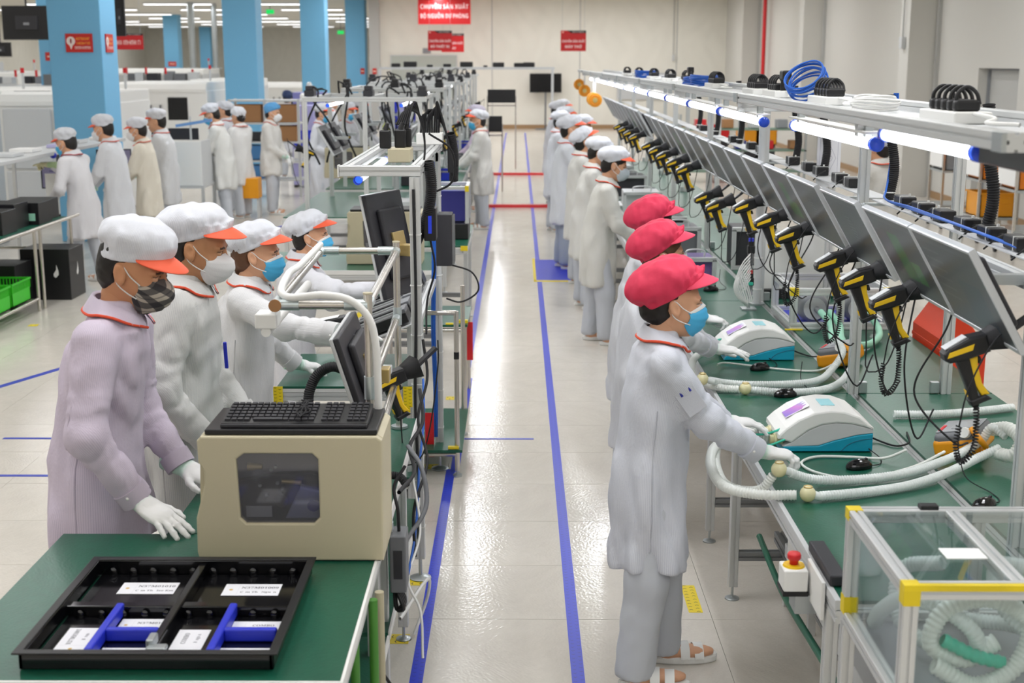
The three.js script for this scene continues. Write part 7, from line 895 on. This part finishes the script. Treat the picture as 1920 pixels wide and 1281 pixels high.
{ const g = thing('back_shelving', 'green mesh shelving with mixed parts behind the tube lamps', 'shelving', [4.3, 0, -26]); for (const x of [-1.2, 0, 1.2]) for (const z of [-0.25, 0.25]) part('post', slim(V(x, 0, z), V(x, 1.3, z), 0.04), M.zinc, g); for (const y of [0.2, 0.6, 1.0]) part('shelf', bx2(-1.22, 1.22, y, y + 0.03, -0.27, 0.27), S(0x6f8878, 0.6), g); for (let k = 0; k < 9; k++) part('parts_box', box(-1.05 + k * 0.26, 0.72 + (k % 2) * 0.4, 0, 0.2, 0.16, 0.3, 0.01), [M.ltGrey, M.red, M.midGrey, M.cardboard, M.blueDeep][k % 5], g); }

// ---------- people ----------
const PINK = { capColor: 0xdb3355, cap: 'mob', visor: cloth(0xe2405f, 0.7) };
person({ ...PINK, fine: 1, label: 'person in a pink cap and long white coat holding a hose valve', pocket: 2, pos: [0.49, 4.75], H: 1.55, mask: 'blue', style: 'bun', lean: 0.08, head: [0.02, -0.02], coat: 0xd3d6de, feet: [[-0.045, 0.12], [0.09, -0.1]], hands: [{ p: [0.4, 0.885, 0.03], pose: 'grip', dir: [1, -0.12, 0.06], out: 0.3 }, { p: [0.35, 0.86, -0.42], pose: 'rest', dir: [1, -0.05, 0.1] }], seed: 3 });
person({ ...PINK, fine: 1, label: 'person in a pink cap with brown fringe at the second ventilator', pos: [0.59, 6.22], H: 1.51, mask: 'blue', style: 'fringe', hair: 'brown', lean: 0.12, head: [0, 0.06], hands: [{ p: [0.44, 0.84, -0.22], pose: 'flat', dir: [1, -0.12, 0] }, { p: [0.44, 0.84, -0.36], pose: 'rest', dir: [1, -0.1, 0.2] }], seed: 5 });
person({ ...PINK, fine: 1, label: 'person in a pink cap partly hidden behind the fringed one', pos: [0.65, 7.2], H: 1.53, style: 'fringe', mask: 'blue', lean: 0.12, head: [0.1, 0.0], hands: [{ p: [0.42, 0.84, -0.1], pose: 'grip', dir: [1, -0.1, 0] }, { p: [0.4, 0.84, -0.3], pose: 'rest', dir: [1, -0.1, 0] }], seed: 8 });
person({ fine: 1, male: 1, label: 'person in a lilac-white coat and plaid mask leaning on the near green bench', pos: [-1.465, 4.47], H: 1.73, cap: 'tall', mask: 'plaid', coat: 0xcfc3d3, lean: 0.2, head: [-0.12, -0.3], hem: 0.36, skin: 0xc98f68, hands: [{ p: [0.2, 0.875, 0.25], pose: 'flat', dir: [0.75, -0.3, 0.5], out: 0.9 }, { p: [0.25, 0.87, -0.14], pose: 'flat', dir: [0.85, -0.25, 0.35] }], seed: 2 });
person({ fine: 1, male: 1, label: 'person in a white coat and white mask beside the plaid-masked one', pos: [-1.36, 5.17], H: 1.705, cap: 'soft', mask: 'white', lean: 0.12, head: [0, -0.22], coat: 0xd2d2cf, skin: 0xc08a62, hands: [{ p: [0.16, 0.87, 0.23], pose: 'rest', dir: [0.8, -0.5, 0.3], out: 0.9 }, { p: [0.24, 0.86, -0.16], pose: 'flat', dir: [0.9, -0.3, 0] }], seed: 4 });
person({ fine: 1, label: 'person with brown hair and a blue mask reaching past the dark monitor', pos: [-1.26, 5.95], H: 1.555, cap: 'soft', mask: 'blue', hair: 'brown', style: 'tail', lean: 0.1, head: [0, -0.03], coat: 0xdadada, hands: [{ p: [0.5, 1.16, 0.4], pose: 'point', dir: [0.9, 0, 0.3], out: 0.5 }, { p: [0.17, 0.85, -0.4], pose: 'grip', dir: [0.8, -0.2, -0.4] }], seed: 6 });
person({ fine: 1, label: 'person with a blue mask reaching into the sloped rack of modules', pos: [-1.24, 7.22], H: 1.465, cap: 'soft', mask: 'blue', lean: 0.16, head: [0, 0.06], coat: 0xdadade, hands: [{ p: [0.5, 1.12, 0.32], pose: 'point', dir: [0.9, -0.05, 0.2] }, { p: [0.4, 1.02, 0.1], pose: 'rest', dir: [1, -0.1, 0] }], seed: 7 });
// far row on the right line
const W0 = (x) => ({ p: [0.34, 0.86, x], pose: 'rest', dir: [1, -0.2, 0] });
const ROW = 'row of workers on the right line';
person({ label: 'person with a grey mask bending over the bench past the pink caps', pos: [0.66, 10.9], H: 1.58, lean: 0.16, mask: 'grey', head: [0, -0.25], coat: 0xdbdad3, gloves: 'cream', hands: [W0(0.12), W0(-0.16)], feet: [[0.08, 0.12], [-0.05, -0.1]], style: 'fringe', hem: 0.31, seed: 11 });
person({ label: 'person looking down beside the grey-masked worker on the right line', pos: [0.64, 12.5], H: 1.57, lean: 0.15, mask: 'grey', head: [0, -0.3], coat: 0xdcdbd5, hands: [W0(0.1), W0(-0.16)], seed: 12 });
person({ label: 'person with black hair looking up under a bright orange visor on the right line', pos: [0.63, 13.8], H: 1.6, lean: 0.05, head: [0.1, 0.25], coat: 0xdcdbd5, hands: [W0(0.1), W0(-0.16)], style: 'tail', seed: 13 });
person({ male: 1, label: 'person with a blue mask standing on the blue floor patch side of the right line', pos: [0.52, 15.0], H: 1.66, lean: 0.06, mask: 'blue', head: [0, -0.05], coat: 0xe2e5ea, hands: [W0(0.14), W0(-0.16)], trousers: 0xa9b3c2, seed: 14 });
[[0.7, 16.4, 1.62], [0.5, 18.3, 1.6], [0.62, 20.0, 1.6], [0.56, 22.0, 1.62], [0.7, 23.6, 1.6]].forEach(([x, d, H], k) => person({ label: ['person half hidden behind the blue-masked worker', 'person with a wide white cap fifth along the right line', 'person with a low white cap sixth along the right line', 'person near the end of the right line by the walkway', 'person at the very end of the right line'][k], group: ROW, pos: [x, d], H, lean: 0.1, mask: 'blue', head: [0, -0.15], hands: [W0(0.12), W0(-0.16)], seed: 20 + k }));
person({ male: 1, label: 'person in a grey-white coat standing behind the canopy by the right wall', pos: [3.3, 12.2], face: 2.2, H: 1.64, coat: 0xc9c7c1, trousers: 0xb3b5b8, cap: 'soft', seed: 30 });
// left group round the violet monitor, facing the machines
person({ male: 1, label: 'person in a white coat pointing at a monitor with a cream glove', pos: [-4.55, 13.95], face: Math.PI - 0.25, H: 1.58, lean: 0.22, mask: 'blue', head: [0, -0.2], gloves: 'cream', cap: 'tall', capColor: 0xd2d4d9, coat: 0xdddcdf, piping: S(0xb0303c, 0.7), feet: [[-0.12, 0.1], [0.1, -0.1]], hands: [{ p: [0.42, 1.22, 0.12], pose: 'point', dir: [1, 0.06, 0] }, { p: [0.26, 0.86, -0.2], pose: 'grip', dir: [1, -0.4, 0], out: 0.9 }], seed: 41 });
person({ male: 1, label: 'person with a white mask and tied cap beside the pointing worker', pos: [-4.55, 15.2], face: Math.PI, H: 1.66, lean: 0.16, mask: 'white', head: [-0.2, -0.15], cap: 'tall', hands: [W0(0.1), W0(-0.1)], coat: 0xe0e2e6, seed: 42 });
person({ label: 'person in a cream coat with a white mask in the left group', pos: [-4.42, 16.0], face: Math.PI, H: 1.6, lean: 0.12, mask: 'white', head: [0, -0.15], cap: 'tall', coat: 0xe9e2d2, hands: [W0(0.1), W0(-0.1)], seed: 43 });
person({ male: 1, label: 'person with a tall grey cap behind the cream-coated one', pos: [-4.5, 17.1], face: Math.PI, H: 1.66, lean: 0.08, head: [0, -0.1], cap: 'tall', capColor: 0xd5d6da, coat: 0xd9dadb, hands: [W0(0.1), W0(-0.1)], seed: 44 });
person({ male: 1, label: 'person with a blue mask bending over the white cart', pos: [-4.2, 19.2], face: Math.PI, H: 1.66, lean: 0.2, mask: 'blue', head: [0, -0.3], cap: 'tall', hands: [W0(0.1), W0(-0.1)], coat: 0xe2e2dd, seed: 45 });
person({ label: 'person with hair in a net cap next to the one bending at the cart', pos: [-4.1, 19.9], face: Math.PI - 0.5, H: 1.6, head: [0, -0.1], cap: 'net', capColor: 0xe0e1e6, coat: 0xe4e3e0, seed: 46 });
person({ label: 'person in a white cap half hidden by the cart pair', pos: [-4.45, 20.6], face: Math.PI, H: 1.66, head: [0, -0.1], cap: 'soft', seed: 47 });
person({ male: 1, label: 'person in a blue cap standing with hands held in front, watching the line', pos: [-3.75, 20.4], face: -0.15, H: 1.64, lean: 0.02, mask: 'white', head: [0, -0.1], cap: 'net', capColor: 0x5b9fd4, hem: 0.36, coat: 0xe4e2dc, hands: [{ p: [0.24, 0.88, 0.06], pose: 'grip', dir: [0.6, -0.3, -0.8] }, { p: [0.24, 0.86, -0.04], pose: 'grip', dir: [0.6, -0.3, 0.8] }], seed: 48 });
person({ label: 'person in a long white coat with an orange visor beside the small beige machine', pos: [-2.98, 20.2], face: -0.2, H: 1.64, hem: 0.16, mask: 'blue', head: [0, -0.2], lean: 0.05, style: 'fringe', hands: [{ p: [0.2, 0.95, 0.12], pose: 'rest', dir: [0.8, 0, -0.5] }, { p: [0.2, 0.95, -0.1], pose: 'rest', dir: [0.8, 0, 0.5] }], seed: 49 });
person({ label: 'person with a grey coat behind the long-coated one', pos: [-2.72, 21.4], face: -0.3, H: 1.62, coat: 0xc8c9cd, mask: 'blue', head: [0, -0.2], hands: [W0(0.1), W0(-0.1)], seed: 50 });
person({ label: 'person with an orange visor at the pillar side of the far gantry', pos: [-2.66, 22.8], face: -0.3, H: 1.64, coat: 0xd2d3d7, mask: 'blue', head: [0, -0.25], hands: [W0(0.1), W0(-0.1)], seed: 51 });
person({ label: 'person in a pale blue net cap between the second and third columns', pos: [-3.5, 25.2], face: 0.4, H: 1.66, cap: 'net', capColor: 0x7fb2e0, seed: 52 });
person({ label: 'person in a dark navy cap behind the storage rack', pos: [-4.6, 27.0], face: Math.PI / 2, H: 1.68, cap: 'net', capColor: 0x24365e, seed: 53 });
person({ male: 1, label: 'person with a blue mask on the walkway side of the far left line', pos: [-0.5, 18.6], face: Math.PI, H: 1.6, lean: 0.04, mask: 'blue', head: [0.15, -0.05], cap: 'soft', coat: 0xdcdad4, hands: [W0(0.14), { p: [0.3, 0.86, -0.14], pose: 'rest', dir: [1, -0.2, 0] }], seed: 54 });
person({ label: 'person in a lilac coat and pink-brimmed cap beyond the walkway-side worker', pos: [-0.56, 20.8], face: Math.PI, H: 1.6, lean: 0.1, head: [0.1, -0.1], coat: 0xd8c6da, cap: 'soft', capColor: 0xd9d2e4, hands: [W0(0.14), W0(-0.14)], seed: 55 });
// small belongings worn or carried by the near workers
solo('pen_tag', box(0, 0, 0, 0.014, 0.11, 0.012, 0.004).rotateX(0.15), M.blue, 'blue pen tag hanging on the white-masked worker\'s lanyard', 'pen').position.set(-1.145, 1.17, -5.1);
renderer.render(scene, camera);
